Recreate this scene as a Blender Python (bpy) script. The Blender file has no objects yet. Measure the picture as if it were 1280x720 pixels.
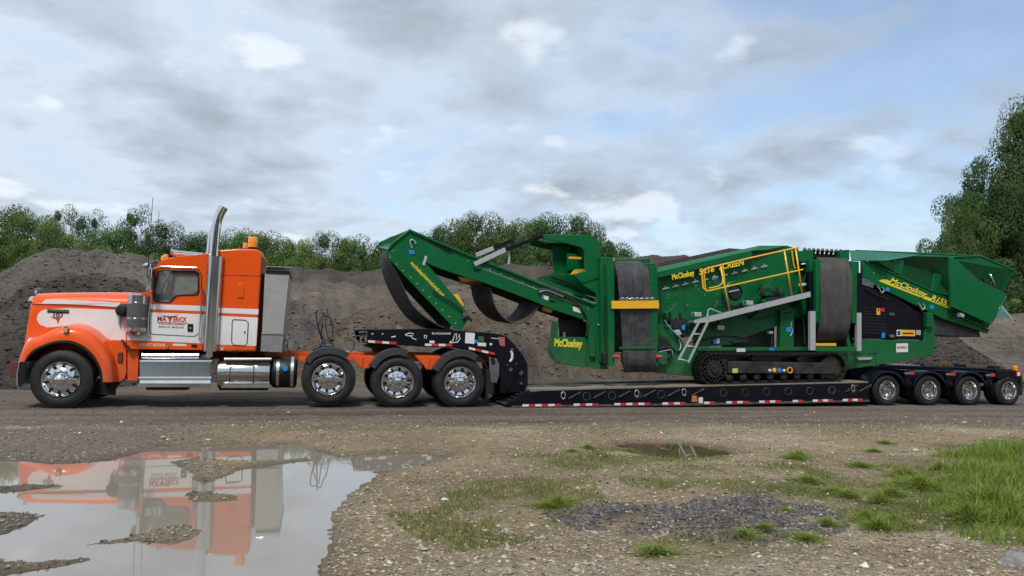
import bpy, bmesh, math, random
import numpy as np
from mathutils import Vector, Matrix
from math import sin, cos, radians, pi, tan, atan2, sqrt

# ------------------------------------------------------------------ camera, world, sun, exposure
SC = bpy.context.scene
COL = SC.collection
F_PX, YAW, PITCH, ROLL, DIST, CAM_H = 962.0, 14.3, 3.45, 1.2, 15.7, 1.525
_a, _p, _r = radians(YAW), radians(PITCH), radians(ROLL)
CF = Vector((sin(_a)*cos(_p), cos(_a)*cos(_p), sin(_p)))
_R0 = Vector((cos(_a), -sin(_a), 0)); _U0 = _R0.cross(CF)
CR = _R0*cos(_r) + _U0*sin(_r)
CU = -_R0*sin(_r) + _U0*cos(_r)
CC = Vector((0, -DIST, CAM_H))
cd = bpy.data.cameras.new('camera'); cd.sensor_fit = 'HORIZONTAL'; cd.sensor_width = 36
cd.lens = F_PX/1280*36; cd.clip_start = 0.1; cd.clip_end = 3000
camo = bpy.data.objects.new('camera', cd); COL.objects.link(camo)
M = Matrix((CR, CU, -CF)).transposed().to_4x4(); M.translation = CC
camo.matrix_world = M
SC.camera = camo
SUN_ELEV, SUN_AZ = 56.0, 208.0      # azimuth the light comes from, clockwise from +Y

wd = bpy.data.worlds.new('World'); SC.world = wd; wd.use_nodes = True
nt = wd.node_tree; N = nt.nodes; L = nt.links; N.clear()
def wn(t, **k):
    n = N.new(t)
    for a, b in k.items(): setattr(n, a, b)
    return n
def wmath(op, a, b=None, clamp=False):
    n = wn('ShaderNodeMath', operation=op, use_clamp=clamp)
    for i, v in enumerate((a, b)):
        if v is None: continue
        if isinstance(v, (int, float)): n.inputs[i].default_value = v
        else: L.new(v, n.inputs[i])
    return n.outputs[0]
def wramp(f, stops, mode='EASE'):
    n = wn('ShaderNodeValToRGB'); cr = n.color_ramp; cr.interpolation = mode
    while len(cr.elements) < len(stops): cr.elements.new(0.5)
    for e, (p, c) in zip(cr.elements, stops):
        e.position = p; e.color = (c, c, c, 1) if isinstance(c, (int, float)) else (*c, 1)
    L.new(f, n.inputs[0]); return n.outputs[0]
sky = wn('ShaderNodeTexSky', sky_type='NISHITA', sun_disc=False)
sky.sun_elevation = radians(SUN_ELEV); sky.sun_rotation = radians(SUN_AZ)
sky.air_density = 1.1; sky.dust_density = 0.9; sky.ozone_density = 2.2
tc = wn('ShaderNodeTexCoord'); sx = wn('ShaderNodeSeparateXYZ'); L.new(tc.outputs['Generated'], sx.inputs[0])
zz = wmath('ADD', wmath('MAXIMUM', sx.outputs[2], 0.0), 0.24)
cx = wmath('DIVIDE', sx.outputs[0], zz); cy = wmath('DIVIDE', sx.outputs[1], zz)
cv = wn('ShaderNodeCombineXYZ'); L.new(cx, cv.inputs[0]); L.new(cy, cv.inputs[1])
def wnoise(scale, detail, rough, off, dist=0.0):
    mp = wn('ShaderNodeMapping'); L.new(cv.outputs[0], mp.inputs[0]); mp.inputs['Location'].default_value = off
    n = wn('ShaderNodeTexNoise'); n.inputs['Scale'].default_value = scale; n.inputs['Detail'].default_value = detail
    n.inputs['Roughness'].default_value = rough; n.inputs['Distortion'].default_value = dist
    L.new(mp.outputs[0], n.inputs['Vector']); return n.outputs['Fac']
n_big = wnoise(0.80, 3, 0.5, (3.1, 7.7, 0))          # weather: thick and thin decks
n_mid = wnoise(2.3, 6, 0.52, (1.3, 4.2, 0), 0.2)      # rolls of stratocumulus
n_fin = wnoise(5.5, 8, 0.58, (8.5, 2.4, 0), 0.2)
# the deck is thicker towards one side of the sky (-X), breaking up towards +X
gx = wmath('MULTIPLY', sx.outputs[0], 0.37)
cov = wmath('SUBTRACT', wmath('ADD', wmath('MULTIPLY', n_big, 0.55), wmath('ADD', wmath('MULTIPLY', n_mid, 0.55), wmath('MULTIPLY', n_fin, 0.16))), gx)
covf = wramp(cov, [(0.40, 0.25), (0.53, 0.82), (0.64, 1.0)])
# near the horizon the decks overlap into a pale veil
hz = wramp(sx.outputs[2], [(0.0, 1.0), (0.10, 0.72), (0.26, 0.0)])
covm = wmath('MAXIMUM', covf, wmath('MULTIPLY', hz, 0.86))
# cloud tone: grey thick bases, pale edges, white tops
sh = wmath('ADD', wmath('MULTIPLY', n_mid, 0.62), wmath('MULTIPLY', n_fin, 0.40))
thick = wmath('ADD', sh, wmath('MULTIPLY', n_big, 0.3))
tone = wramp(thick, [(0.46, (0.50, 0.615, 0.785)), (0.60, (0.555, 0.64, 0.745)), (0.70, (0.445, 0.52, 0.61)), (0.84, (0.33, 0.385, 0.455))], 'LINEAR')
# puffy bright cumulus tops
n_puf = wnoise(3.3, 9, 0.50, (5.2, 9.4, 0))
puff = wramp(n_puf, [(0.565, 0.0), (0.66, 1.0)])
mixc = wn('ShaderNodeMix', data_type='RGBA'); L.new(wmath('MULTIPLY', puff, 0.6), mixc.inputs[0])
L.new(tone, mixc.inputs[6]); mixc.inputs[7].default_value = (0.80, 0.84, 0.88, 1)
bg1 = wn('ShaderNodeBackground'); L.new(sky.outputs[0], bg1.inputs[0]); bg1.inputs[1].default_value = 0.125
bg2 = wn('ShaderNodeBackground'); L.new(mixc.outputs[2], bg2.inputs[0]); bg2.inputs[1].default_value = 0.88
ms = wn('ShaderNodeMixShader'); L.new(covm, ms.inputs[0]); L.new(bg1.outputs[0], ms.inputs[1]); L.new(bg2.outputs[0], ms.inputs[2])
wo = wn('ShaderNodeOutputWorld'); L.new(ms.outputs[0], wo.inputs[0])

sl = bpy.data.lights.new('sun', 'SUN'); sl.energy = 2.3; sl.angle = radians(14); sl.color = (1.0, 0.955, 0.89)
so = bpy.data.objects.new('sun', sl); COL.objects.link(so)
_se, _sa = radians(SUN_ELEV), radians(SUN_AZ)
sdir = Vector((sin(_sa)*cos(_se), cos(_sa)*cos(_se), sin(_se)))
so.rotation_euler = sdir.to_track_quat('Z', 'Y').to_euler(); so.location = sdir*60
vs = SC.view_settings; vs.view_transform = 'Standard'; vs.look = 'None'; vs.gamma = 1; vs.use_curve_mapping = False
vs.exposure = 0.50
SC.cycles.max_bounces = 6; SC.cycles.diffuse_bounces = 2; SC.cycles.glossy_bounces = 4; SC.cycles.transparent_max_bounces = 8
SC.cycles.caustics_reflective = False; SC.cycles.caustics_refractive = False

# ------------------------------------------------------------------ helpers
rng = np.random.default_rng(7); random.seed(7)
def ray(x, y): return CF*F_PX + CR*(x-640) - CU*(y-360)
def W(x, y, Y=0.0):                     # photo pixel -> point on the vertical plane y = Y
    d = ray(x, y); t = (Y-CC.y)/d.y; return CC + d*t
def G(x, y, Z=0.0):                     # photo pixel -> point on the ground
    d = ray(x, y); t = (Z-CC.z)/d.z; return CC + d*t
def lin(c):
    return tuple((v/12.92 if v <= 0.04045 else ((v+0.055)/1.055)**2.4) for v in (q/255.0 for q in c))

def hash2(ix, iy, s):
    h = (ix.astype(np.int64)*374761393 + iy.astype(np.int64)*668265263 + s*1274126177) & 0xffffffff
    h = ((h ^ (h >> 13))*1274126177) & 0xffffffff
    return ((h ^ (h >> 16)) & 0xffff)/65535.0
def vnoise(x, y, s=0):
    ix = np.floor(x); iy = np.floor(y); fx = x-ix; fy = y-iy
    fx = fx*fx*(3-2*fx); fy = fy*fy*(3-2*fy)
    a = hash2(ix, iy, s); b = hash2(ix+1, iy, s); c = hash2(ix, iy+1, s); d = hash2(ix+1, iy+1, s)
    return (a*(1-fx)+b*fx)*(1-fy) + (c*(1-fx)+d*fx)*fy
def fbm(x, y, o=4, s=0, g=0.5):
    t = 0; a = 1; n = 0
    for i in range(o):
        t = t + a*vnoise(x*2**i, y*2**i, s+i*17); n += a; a *= g
    return t/n                       # 0..1

# --- materials
MATS = {}
def principled(name):
    m = bpy.data.materials.new(name); m.use_nodes = True
    return m, m.node_tree, m.node_tree.nodes['Principled BSDF']
def mnoise(t, scale, detail=4, rough=0.55, coord='Object', stretch=None):
    tcn = t.nodes.new('ShaderNodeTexCoord'); n = t.nodes.new('ShaderNodeTexNoise')
    n.inputs['Scale'].default_value = scale; n.inputs['Detail'].default_value = detail; n.inputs['Roughness'].default_value = rough
    if stretch:
        mp = t.nodes.new('ShaderNodeMapping'); mp.inputs['Scale'].default_value = stretch
        t.links.new(tcn.outputs[coord], mp.inputs[0]); t.links.new(mp.outputs[0], n.inputs['Vector'])
    else: t.links.new(tcn.outputs[coord], n.inputs['Vector'])
    return n.outputs['Fac']
def mramp(t, f, stops):
    n = t.nodes.new('ShaderNodeValToRGB'); cr = n.color_ramp
    while len(cr.elements) < len(stops): cr.elements.new(0.5)
    for e, (p, c) in zip(cr.elements, stops):
        e.position = p; e.color = (c, c, c, 1) if isinstance(c, (int, float)) else (*c, 1)
    t.links.new(f, n.inputs[0]); return n.outputs[0]
def mat(name, col, rough=0.5, metal=0.0, coat=0.0, var=0.12, nscale=3.0, dirt=0.0, dirtcol=(0.16, 0.13, 0.10), bump=0.0, bscale=40, stretch=None, spec=0.5, emit=None, splash=None):
    if name in MATS: return MATS[name]
    m, t, b = principled(name); MATS[name] = m
    f = mnoise(t, nscale, 5, 0.6, 'Object', stretch)
    lo = tuple(max(0, c*(1-var)) for c in col); hi = tuple(min(1, c*(1+var)) for c in col)
    c = mramp(t, f, [(0.3, lo), (0.7, hi)])
    if dirt > 0:
        f2 = mnoise(t, 5.0, 8, 0.7)
        d = mramp(t, f2, [(0.45, 0.0), (0.8, dirt)])
        mx = t.nodes.new('ShaderNodeMix'); mx.data_type = 'RGBA'
        t.links.new(d, mx.inputs[0]); t.links.new(c, mx.inputs[6]); mx.inputs[7].default_value = (*dirtcol, 1)
        c = mx.outputs[2]
    if splash:
        tcs = t.nodes.new('ShaderNodeTexCoord'); sz = t.nodes.new('ShaderNodeSeparateXYZ'); t.links.new(tcs.outputs['Object'], sz.inputs[0])
        mr = t.nodes.new('ShaderNodeMapRange'); t.links.new(sz.outputs[2], mr.inputs[0]); mr.inputs[1].default_value = splash[0]; mr.inputs[2].default_value = splash[1]; mr.inputs[3].default_value = 1.0; mr.inputs[4].default_value = 0.0
        sp_ = mramp(t, mnoise(t, 9.0, 8, 0.75), [(0.36, 0.0), (0.68, splash[2])]); mu = t.nodes.new('ShaderNodeMath'); mu.operation = 'MULTIPLY'; t.links.new(mr.outputs[0], mu.inputs[0]); t.links.new(sp_, mu.inputs[1])
        mx2 = t.nodes.new('ShaderNodeMix'); mx2.data_type = 'RGBA'; t.links.new(mu.outputs[0], mx2.inputs[0]); t.links.new(c, mx2.inputs[6]); mx2.inputs[7].default_value = (0.20, 0.16, 0.12, 1); c = mx2.outputs[2]
    t.links.new(c, b.inputs['Base Color'])
    rr = mramp(t, mnoise(t, nscale*2.3, 6, 0.65), [(0.3, max(0.02, rough*0.8)), (0.75, min(1, rough*1.3))])
    t.links.new(rr, b.inputs['Roughness'])
    b.inputs['Metallic'].default_value = metal; b.inputs['Specular IOR Level'].default_value = spec
    b.inputs['Coat Weight'].default_value = coat; b.inputs['Coat Roughness'].default_value = 0.06
    if bump > 0:
        bp = t.nodes.new('ShaderNodeBump'); bp.inputs['Strength'].default_value = bump; bp.inputs['Distance'].default_value = 0.01
        t.links.new(mnoise(t, bscale, 5, 0.6), bp.inputs['Height']); t.links.new(bp.outputs[0], b.inputs['Normal'])
    if emit: b.inputs['Emission Color'].default_value = (*emit, 1); b.inputs['Emission Strength'].default_value = 0.3
    return m

# --- meshes and objects
def mesh_np(name, v, f, smooth=False):
    v = np.asarray(v, dtype=np.float32); f = np.asarray(f, dtype=np.int32)
    me = bpy.data.meshes.new(name); k = f.shape[1]
    me.vertices.add(len(v)); me.vertices.foreach_set('co', v.ravel())
    me.loops.add(f.size); me.loops.foreach_set('vertex_index', f.ravel())
    me.polygons.add(len(f)); me.polygons.foreach_set('loop_start', np.arange(0, f.size, k, dtype=np.int32))
    me.polygons.foreach_set('use_smooth', np.full(len(f), smooth))
    me.update(calc_edges=True); return me
def setcol(me, c, name='Col'):
    a = me.color_attributes.new(name, 'FLOAT_COLOR', 'POINT')
    c = np.asarray(c, dtype=np.float32)
    if c.shape[1] == 3: c = np.concatenate([c, np.ones((len(c), 1), np.float32)], 1)
    a.data.foreach_set('color', c.ravel())
def link(name, me, m=None, parent=None):
    o = bpy.data.objects.new(name, me); COL.objects.link(o)
    if m is not None and not me.materials: me.materials.append(m)
    if parent is not None:
        o.parent = parent
        if parent.type == 'EMPTY' and parent.get('_root'): o.location = -parent.location
    return o
def thing(name, label, cat, loc=(0, 0, 0), group=None):
    o = bpy.data.objects.new(name, None); COL.objects.link(o); o.location = loc; o['_root'] = 1
    o.empty_display_size = 0.3
    o['label'] = label; o['category'] = cat
    if group: o['group'] = group
    return o
def tag(o, label, cat, group=None):
    o['label'] = label; o['category'] = cat
    if group: o['group'] = group
    return o
def struct(o): o['kind'] = 'structure'; return o

class B:                                  # collects shapes into one mesh
    def __init__(s): s.v = []; s.f = []; s.sm = []
    def add(s, v, f, smooth=False):
        o = len(s.v); s.v += [tuple(p) for p in v]; s.f += [tuple(i+o for i in q) for q in f]; s.sm += [smooth]*len(f); return s
    def box(s, x0, x1, y0, y1, z0, z1):
        if x0 > x1: x0, x1 = x1, x0
        if y0 > y1: y0, y1 = y1, y0
        if z0 > z1: z0, z1 = z1, z0
        v = [(x, y, z) for z in (z0, z1) for y in (y0, y1) for x in (x0, x1)]
        return s.add(v, [(0, 2, 3, 1), (4, 5, 7, 6), (0, 1, 5, 4), (2, 6, 7, 3), (0, 4, 6, 2), (1, 3, 7, 5)])
    def prism(s, pts, y0, y1):            # pts: (x, z) outline, extruded along y
        n = len(pts)
        ar = sum(pts[i][0]*pts[(i+1) % n][1]-pts[(i+1) % n][0]*pts[i][1] for i in range(n))
        if ar < 0: pts = pts[::-1]
        v = [(p[0], y0, p[1]) for p in pts] + [(p[0], y1, p[1]) for p in pts]
        f = [tuple(range(n)), tuple(range(2*n-1, n-1, -1))]
        f += [(i, i+n, (i+1) % n+n, (i+1) % n) for i in range(n)]
        return s.add(v, f)
    def pp(s, px, Y0, Y1, Yt=None):       # outline traced in photo pixels on the plane y = Y0 (or Yt)
        Yt = Y0 if Yt is None else Yt
        return s.prism([(W(a, b, Yt).x, W(a, b, Yt).z) for a, b in px], Y0, Y1)
    def bar(s, a, b, w, h=None, up=(0, 0, 1)):
        h = h or w; a = Vector(a); b = Vector(b); d = (b-a).normalized(); up = Vector(up)
        if abs(d.dot(up)) > 0.98: up = Vector((0, 1, 0))
        r = d.cross(up).normalized()*w/2; u = r.cross(d).normalized()*h/2
        v = [a-r-u, a+r-u, a+r+u, a-r+u, b-r-u, b+r-u, b+r+u, b-r+u]
        return s.add(v, [(0, 3, 2, 1), (4, 5, 6, 7), (0, 1, 5, 4), (1, 2, 6, 5), (2, 3, 7, 6), (3, 0, 4, 7)])
    def cyl(s, a, b, r, r2=None, n=20, cap=True):
        a = Vector(a); b = Vector(b); r2 = r if r2 is None else r2
        d = (b-a).normalized(); up = Vector((0, 0, 1)) if abs(d.z) < 0.9 else Vector((1, 0, 0))
        e = d.cross(up).normalized(); g = d.cross(e).normalized()
        v = [a+(e*cos(t)+g*sin(t))*r for t in (2*pi*i/n for i in range(n))] + [b+(e*cos(t)+g*sin(t))*r2 for t in (2*pi*i/n for i in range(n))]
        s.add(v, [(i, i+n, (i+1) % n+n, (i+1) % n) for i in range(n)], True)
        if cap:
            s.add(v[:n], [tuple(range(n))]); s.add(v[n:], [tuple(range(n-1, -1, -1))])
        return s
    def tube(s, pts, r, n=8, cap=True):
        pts = [Vector(p) for p in pts]; rings = []
        rr = r if isinstance(r, (list, tuple)) else [r]*len(pts)
        ref = None
        for i, p in enumerate(pts):
            d = (pts[min(i+1, len(pts)-1)]-pts[max(i-1, 0)]).normalized()
            if ref is None: ref = Vector((0, 0, 1)) if abs(d.z) < 0.9 else Vector((1, 0, 0))
            e = d.cross(ref).normalized(); g = e.cross(d).normalized(); ref = g
            rings.append([p+(e*cos(2*pi*k/n)+g*sin(2*pi*k/n))*rr[i] for k in range(n)])
        v = [q for r_ in rings for q in r_]; f = []
        for i in range(len(pts)-1):
            for k in range(n):
                f.append((i*n+k, (i+1)*n+k, (i+1)*n+(k+1) % n, i*n+(k+1) % n))
        s.add(v, [q[::-1] for q in f], True)
        if cap: s.add(rings[0], [tuple(range(n))]); s.add(rings[-1], [tuple(range(n-1, -1, -1))])
        return s
    def lathe(s, prof, c=(0, 0, 0), n=48, axis='Y'):      # prof: (offset along axis, radius)
        v = []; f = []
        for (h, r) in prof:
            for k in range(n):
                t = 2*pi*k/n
                if axis == 'Y': v.append((c[0]+r*cos(t), c[1]+h, c[2]+r*sin(t)))
                elif axis == 'X': v.append((c[0]+h, c[1]+r*cos(t), c[2]+r*sin(t)))
                else: v.append((c[0]+r*cos(t), c[1]+r*sin(t), c[2]+h))
        for i in range(len(prof)-1):
            for k in range(n): f.append((i*n+k, i*n+(k+1) % n, (i+1)*n+(k+1) % n, (i+1)*n+k))
        return s.add(v, f, True)
    def loft(s, rows, smooth=True, closed=False):       # rows of points, same length
        m = len(rows[0]); v = [p for r in rows for p in r]; f = []
        for i in range(len(rows)-1):
            for k in range(m if closed else m-1): f.append((i*m+k, i*m+(k+1) % m, (i+1)*m+(k+1) % m, (i+1)*m+k))
        return s.add(v, f, smooth)
    def mesh(s, name, bevel=0.0, seg=2, fix=True, solid=0.0, angle=0.5):
        me = bpy.data.meshes.new(name); me.from_pydata([tuple(p) for p in s.v], [], s.f)
        me.polygons.foreach_set('use_smooth', s.sm)
        bm = bmesh.new(); bm.from_mesh(me)
        if fix or bevel: bmesh.ops.remove_doubles(bm, verts=bm.verts, dist=0.0004)
        if fix: bmesh.ops.recalc_face_normals(bm, faces=bm.faces)
        if solid:
            bmesh.ops.solidify(bm, geom=bm.faces[:], thickness=solid)
        if bevel > 0:
            for fc in bm.faces: fc.smooth = False
            ed = [e for e in bm.edges if len(e.link_faces) == 2 and e.calc_face_angle(0) > angle]
            rb = bmesh.ops.bevel(bm, geom=ed, offset=bevel, segments=seg, affect='EDGES', profile=0.5, clamp_overlap=True)
            for fc in rb['faces']: fc.smooth = True
            for e in bm.edges:
                if len(e.link_faces) == 2 and e.calc_face_angle(0) > 0.7: e.smooth = False
        else:
            for e in bm.edges:
                if len(e.link_faces) == 2 and e.calc_face_angle(0) > 0.6: e.smooth = False
        bm.to_mesh(me); bm.free(); return me
    def put(s, name, m, parent=None, bevel=0.0, **k):
        return link(name, s.mesh(name, bevel, **k), m, parent)

def text_mesh(txt, a, b, h, Y, bold=0.0, shear=0.0, ex=0.003, name='lettering'):
    """lettering from point a to b (x, z) on the plane y = Y, facing the road, of cap height h"""
    cu = bpy.data.curves.new(name, 'FONT'); cu.body = txt; cu.extrude = 0.5; cu.offset = bold; cu.shear = shear; cu.resolution_u = 3
    o = bpy.data.objects.new(name, cu); COL.objects.link(o)
    dg = bpy.context.evaluated_depsgraph_get(); me = bpy.data.meshes.new_from_object(o.evaluated_get(dg))
    bpy.data.objects.remove(o); bpy.data.curves.remove(cu)
    n = len(me.vertices); co = np.zeros(n*3, np.float32); me.vertices.foreach_get('co', co); co = co.reshape(-1, 3)
    x0, x1 = co[:, 0].min(), co[:, 0].max(); y0, y1 = 0.0, 0.70
    u = (co[:, 0]-x0)/(x1-x0); v = (co[:, 1]-y0)/(y1-y0)
    dx, dz = b[0]-a[0], b[1]-a[1]; ln = sqrt(dx*dx+dz*dz); px_, pz_ = -dz/ln, dx/ln
    out = np.stack([a[0]+dx*u+px_*h*v, Y+np.where(co[:, 2] > 0, -ex, ex*0.3), a[1]+dz*u+pz_*h*v], 1).astype(np.float32)
    me.vertices.foreach_set('co', out.ravel()); me.update(); me.materials.clear(); return me
def ptext(txt, pa, pb, hpx, Y, m, parent, name='lettering', **k):      # baseline from pixel pa to pb, cap height in pixels
    A = W(*pa, Y); Bq = W(*pb, Y); h = (W(pa[0], pa[1]-hpx, Y)-A).length
    return link(name, text_mesh(txt, (A.x, A.z), (Bq.x, Bq.z), h, Y, name=name, **k), m, parent)
def arc(cx_, cz_, r, a0, a1, n): return [(cx_+r*cos(radians(a0+(a1-a0)*i/n)), cz_+r*sin(radians(a0+(a1-a0)*i/n))) for i in range(n+1)]
def smooth_pts(pts, n=6):                 # Catmull-Rom through the points
    P = [Vector(p) for p in pts]; out = []
    for i in range(len(P)-1):
        p0 = P[max(i-1, 0)]; p1 = P[i]; p2 = P[i+1]; p3 = P[min(i+2, len(P)-1)]
        for k in range(n):
            t = k/n
            out.append(0.5*((2*p1)+(p2-p0)*t+(2*p0-5*p1+4*p2-p3)*t*t+(3*p1-p0-3*p2+p3)*t**3))
    out.append(P[-1]); return out
def xz(px, Y): return [(W(a, b, Y).x, W(a, b, Y).z) for a, b in px]
# ------------------------------------------------------------------ ground, puddles
WATER_Z = 0.135                          # the puddles lie a little higher than the road
def polyG(px): return np.array([[G(a, b, WATER_Z).x, G(a, b, WATER_Z).y] for a, b in px])
def sdf(poly, x, y):                      # > 0 inside
    d = np.full(x.shape, 1e9); inside = np.zeros(x.shape, bool); n = len(poly)
    for i in range(n):
        ax, ay = poly[i]; bx, by = poly[(i+1) % n]
        ex, ey = bx-ax, by-ay; wx, wy = x-ax, y-ay
        t = np.clip((wx*ex+wy*ey)/(ex*ex+ey*ey+1e-12), 0, 1)
        d = np.minimum(d, (wx-ex*t)**2+(wy-ey*t)**2)
        c = ((ay <= y) & (by > y)) | ((by <= y) & (ay > y))
        with np.errstate(divide='ignore', invalid='ignore'):
            xi = ax+(y-ay)/(by-ay+1e-15)*ex
        inside ^= c & (x < xi)
    return np.where(inside, 1, -1)*np.sqrt(d)
PUD = [polyG(p) for p in (
    [(-120, 573), (0, 576), (34, 577), (56, 581), (112, 578), (139, 576), (172, 567), (202, 559), (232, 561), (262, 559), (307, 557.5), (337, 555.6), (369, 556.4), (392, 563), (431, 573.5), (448, 577), (448, 590), (474, 593), (450, 606), (424, 629), (412, 648), (412, 670), (410, 696), (397, 720), (385, 775), (-160, 775)],
    [(436, 572), (470, 567.5), (530, 568.5), (550, 573.5), (530, 579), (490, 586), (452, 590), (440, 584)],
    [(772, 557.5), (800, 554), (852, 555.5), (900, 563), (917, 567.5), (880, 572.5), (825, 573), (792, 566)])]
ISL = [polyG(p) for p in (
    [(213, 578), (245, 572), (300, 575.5), (345, 575), (390, 571), (392, 576), (340, 583), (300, 588), (276, 601), (250, 607), (238, 598), (226, 586)],
    [(232, 616), (262, 614), (300, 620), (290, 625), (245, 627)],
    [(108, 682), (150, 673), (190, 663), (228, 657), (246, 662), (240, 674), (215, 680), (170, 677)],
    [(-40, 639), (30, 641), (60, 643.5), (40, 656), (10, 667), (-40, 676)],
    [(-40, 706), (40, 704.5), (78, 702), (104, 699.5), (60, 709), (0, 719), (-40, 724)],
    [(-40, 609), (40, 606), (78, 607.5), (30, 613), (-40, 621)])]
DARK = [polyG(p) for p in (
    [(836, 652), (880, 633), (930, 624.5), (974, 624), (981, 640), (986, 655), (976, 672), (930, 681), (890, 678), (850, 670)],
    [(989, 642), (1010, 636), (1030, 645), (1039, 665), (1010, 673), (984, 668)], [(700, 650), (760, 638), (825, 636), (845, 652), (800, 668), (730, 662)])]
GREEN = [polyG(p) for p in (
    [(560, 610), (640, 596), (720, 600), (740, 640), (690, 665), (590, 660)],
    [(780, 590), (880, 580), (1000, 585), (1090, 605), (1060, 640), (900, 622), (800, 612)],
    [(1060, 650), (1100, 600), (1140, 572), (1200, 558), (1300, 545), (1400, 620), (1400, 730), (1280, 694), (1180, 672), (1100, 672)],
    [(800, 700), (900, 672), (960, 678), (940, 700), (860, 740), (790, 740)],
    [(500, 640), (600, 650), (640, 680), (560, 690)],
    [(650, 575), (760, 565), (900, 575), (840, 590), (700, 592)])]
def ground_state(x, y):
    nz = fbm(x*2.3, y*2.3, 5, 3)-0.5; n2 = fbm(x*9, y*9, 3, 9)-0.5
    wet = np.full(x.shape, -1e3)
    for p in PUD: wet = np.maximum(wet, sdf(p, x, y))
    for p in ISL: wet = np.minimum(wet, -sdf(p, x, y)*1.0)
    wet = wet + nz*0.18 + n2*0.055            # > 0: under water
    dk = np.full(x.shape, -1e3); gr = np.full(x.shape, -1e3)
    for p in DARK: dk = np.maximum(dk, sdf(p, x, y))
    for p in GREEN: gr = np.maximum(gr, sdf(p, x, y))
    return wet, dk, gr
def ground_h(x, y, st=None):
    wet, dk, gr = st if st is not None else ground_state(x, y)
    base = (fbm(x*0.5, y*0.9, 3, 21)-0.5)*0.05 + (fbm(x*3, y*3, 4, 33)-0.5)*0.030 + (fbm(x*14, y*14, 3, 41)-0.5)*0.014
    rise = np.clip((-1.2-y)/3.6, 0, 1); rise = rise*rise*(3-2*rise)
    base = base + 0.010 + (WATER_Z+0.025)*rise
    # long tyre tracks along the road
    rut = np.clip(np.minimum(y+4.2, -0.7-y)/0.8, 0, 1); yw = y+0.22*np.sin(x*0.35+0.6)+0.07*np.sin(x*1.3)
    base = base - rut*0.045*np.clip(np.cos(yw*5.2)*1.6-0.6, 0, 1)*(0.5+vnoise(x*0.4, yw*2, 8)) + rut*0.012*(fbm(x*7, y*7, 2, 15)-0.5)
    lane = np.exp(-((y+1.6)/1.9)**2)
    base = base + lane*0.014*(vnoise(x*0.25+3, y*7.0, 5)-0.5)*2
    flat = np.clip((y+0.9)/0.6, 0, 1)         # firm level ground under the lorry
    base = base*(1-flat*np.clip((8-y)/3, 0, 1)*0.85)
    base = base + np.clip(dk/0.35, 0, 1)*(0.035+0.09*fbm(x*2.2, y*2.2, 4, 61))
    base = base + np.clip(gr/0.5, 0, 1)*0.02
    near = np.clip((wet+0.5)/0.5, 0, 1)       # shore slope
    h = base*(1-near) + near*(WATER_Z + 0.2*(base-WATER_Z-0.035) + (-wet)*0.10)
    h = np.where(wet > 0, np.minimum(WATER_Z-0.004-np.minimum(wet, 0.5)*0.12 + 0.13*(base-WATER_Z-0.035), WATER_Z-0.002), np.where(near > 0.02, np.maximum(h, WATER_Z+0.002), h))
    return h
def axis_lines(parts, far, growth=1.25):
    a = np.concatenate([np.arange(p[0], p[1], p[2]) for p in parts]); lo = []; hi = []
    s = parts[0][2]; q = a[0]
    while q > -far: s *= growth; q -= s; lo.append(q)
    s = parts[-1][2]; q = a[-1]
    while q < far: s *= growth; q += s; hi.append(q)
    return np.concatenate([np.array(lo[::-1]), a, np.array(hi)])
gx_ = axis_lines([(-8.5, 7.0, 0.045), (7.0, 18.0, 0.07)], 900)
gy_ = axis_lines([(-12.4, -6.0, 0.035), (-6.0, -1.5, 0.05), (-1.5, 5.0, 0.09), (5, 20, 0.5)], 900)
XX, YY = np.meshgrid(gx_, gy_); gxf, gyf = XX.ravel(), YY.ravel()
stt = ground_state(gxf, gyf); gh = ground_h(gxf, gyf, stt)
far_ = np.clip((np.hypot(gxf, gyf)-60)/60, 0, 1); gh = gh*(1-far_)
nx, ny = len(gx_), len(gy_)
ii = (np.arange(ny-1)[:, None]*nx+np.arange(nx-1)[None, :]).ravel()
gme = mesh_np('ground', np.stack([gxf, gyf, gh], 1), np.stack([ii, ii+1, ii+nx+1, ii+nx], 1), True)
def mixc_(a, b, t): return a*(1-t[:, None]) + np.array(b)[None, :]*t[:, None]
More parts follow.
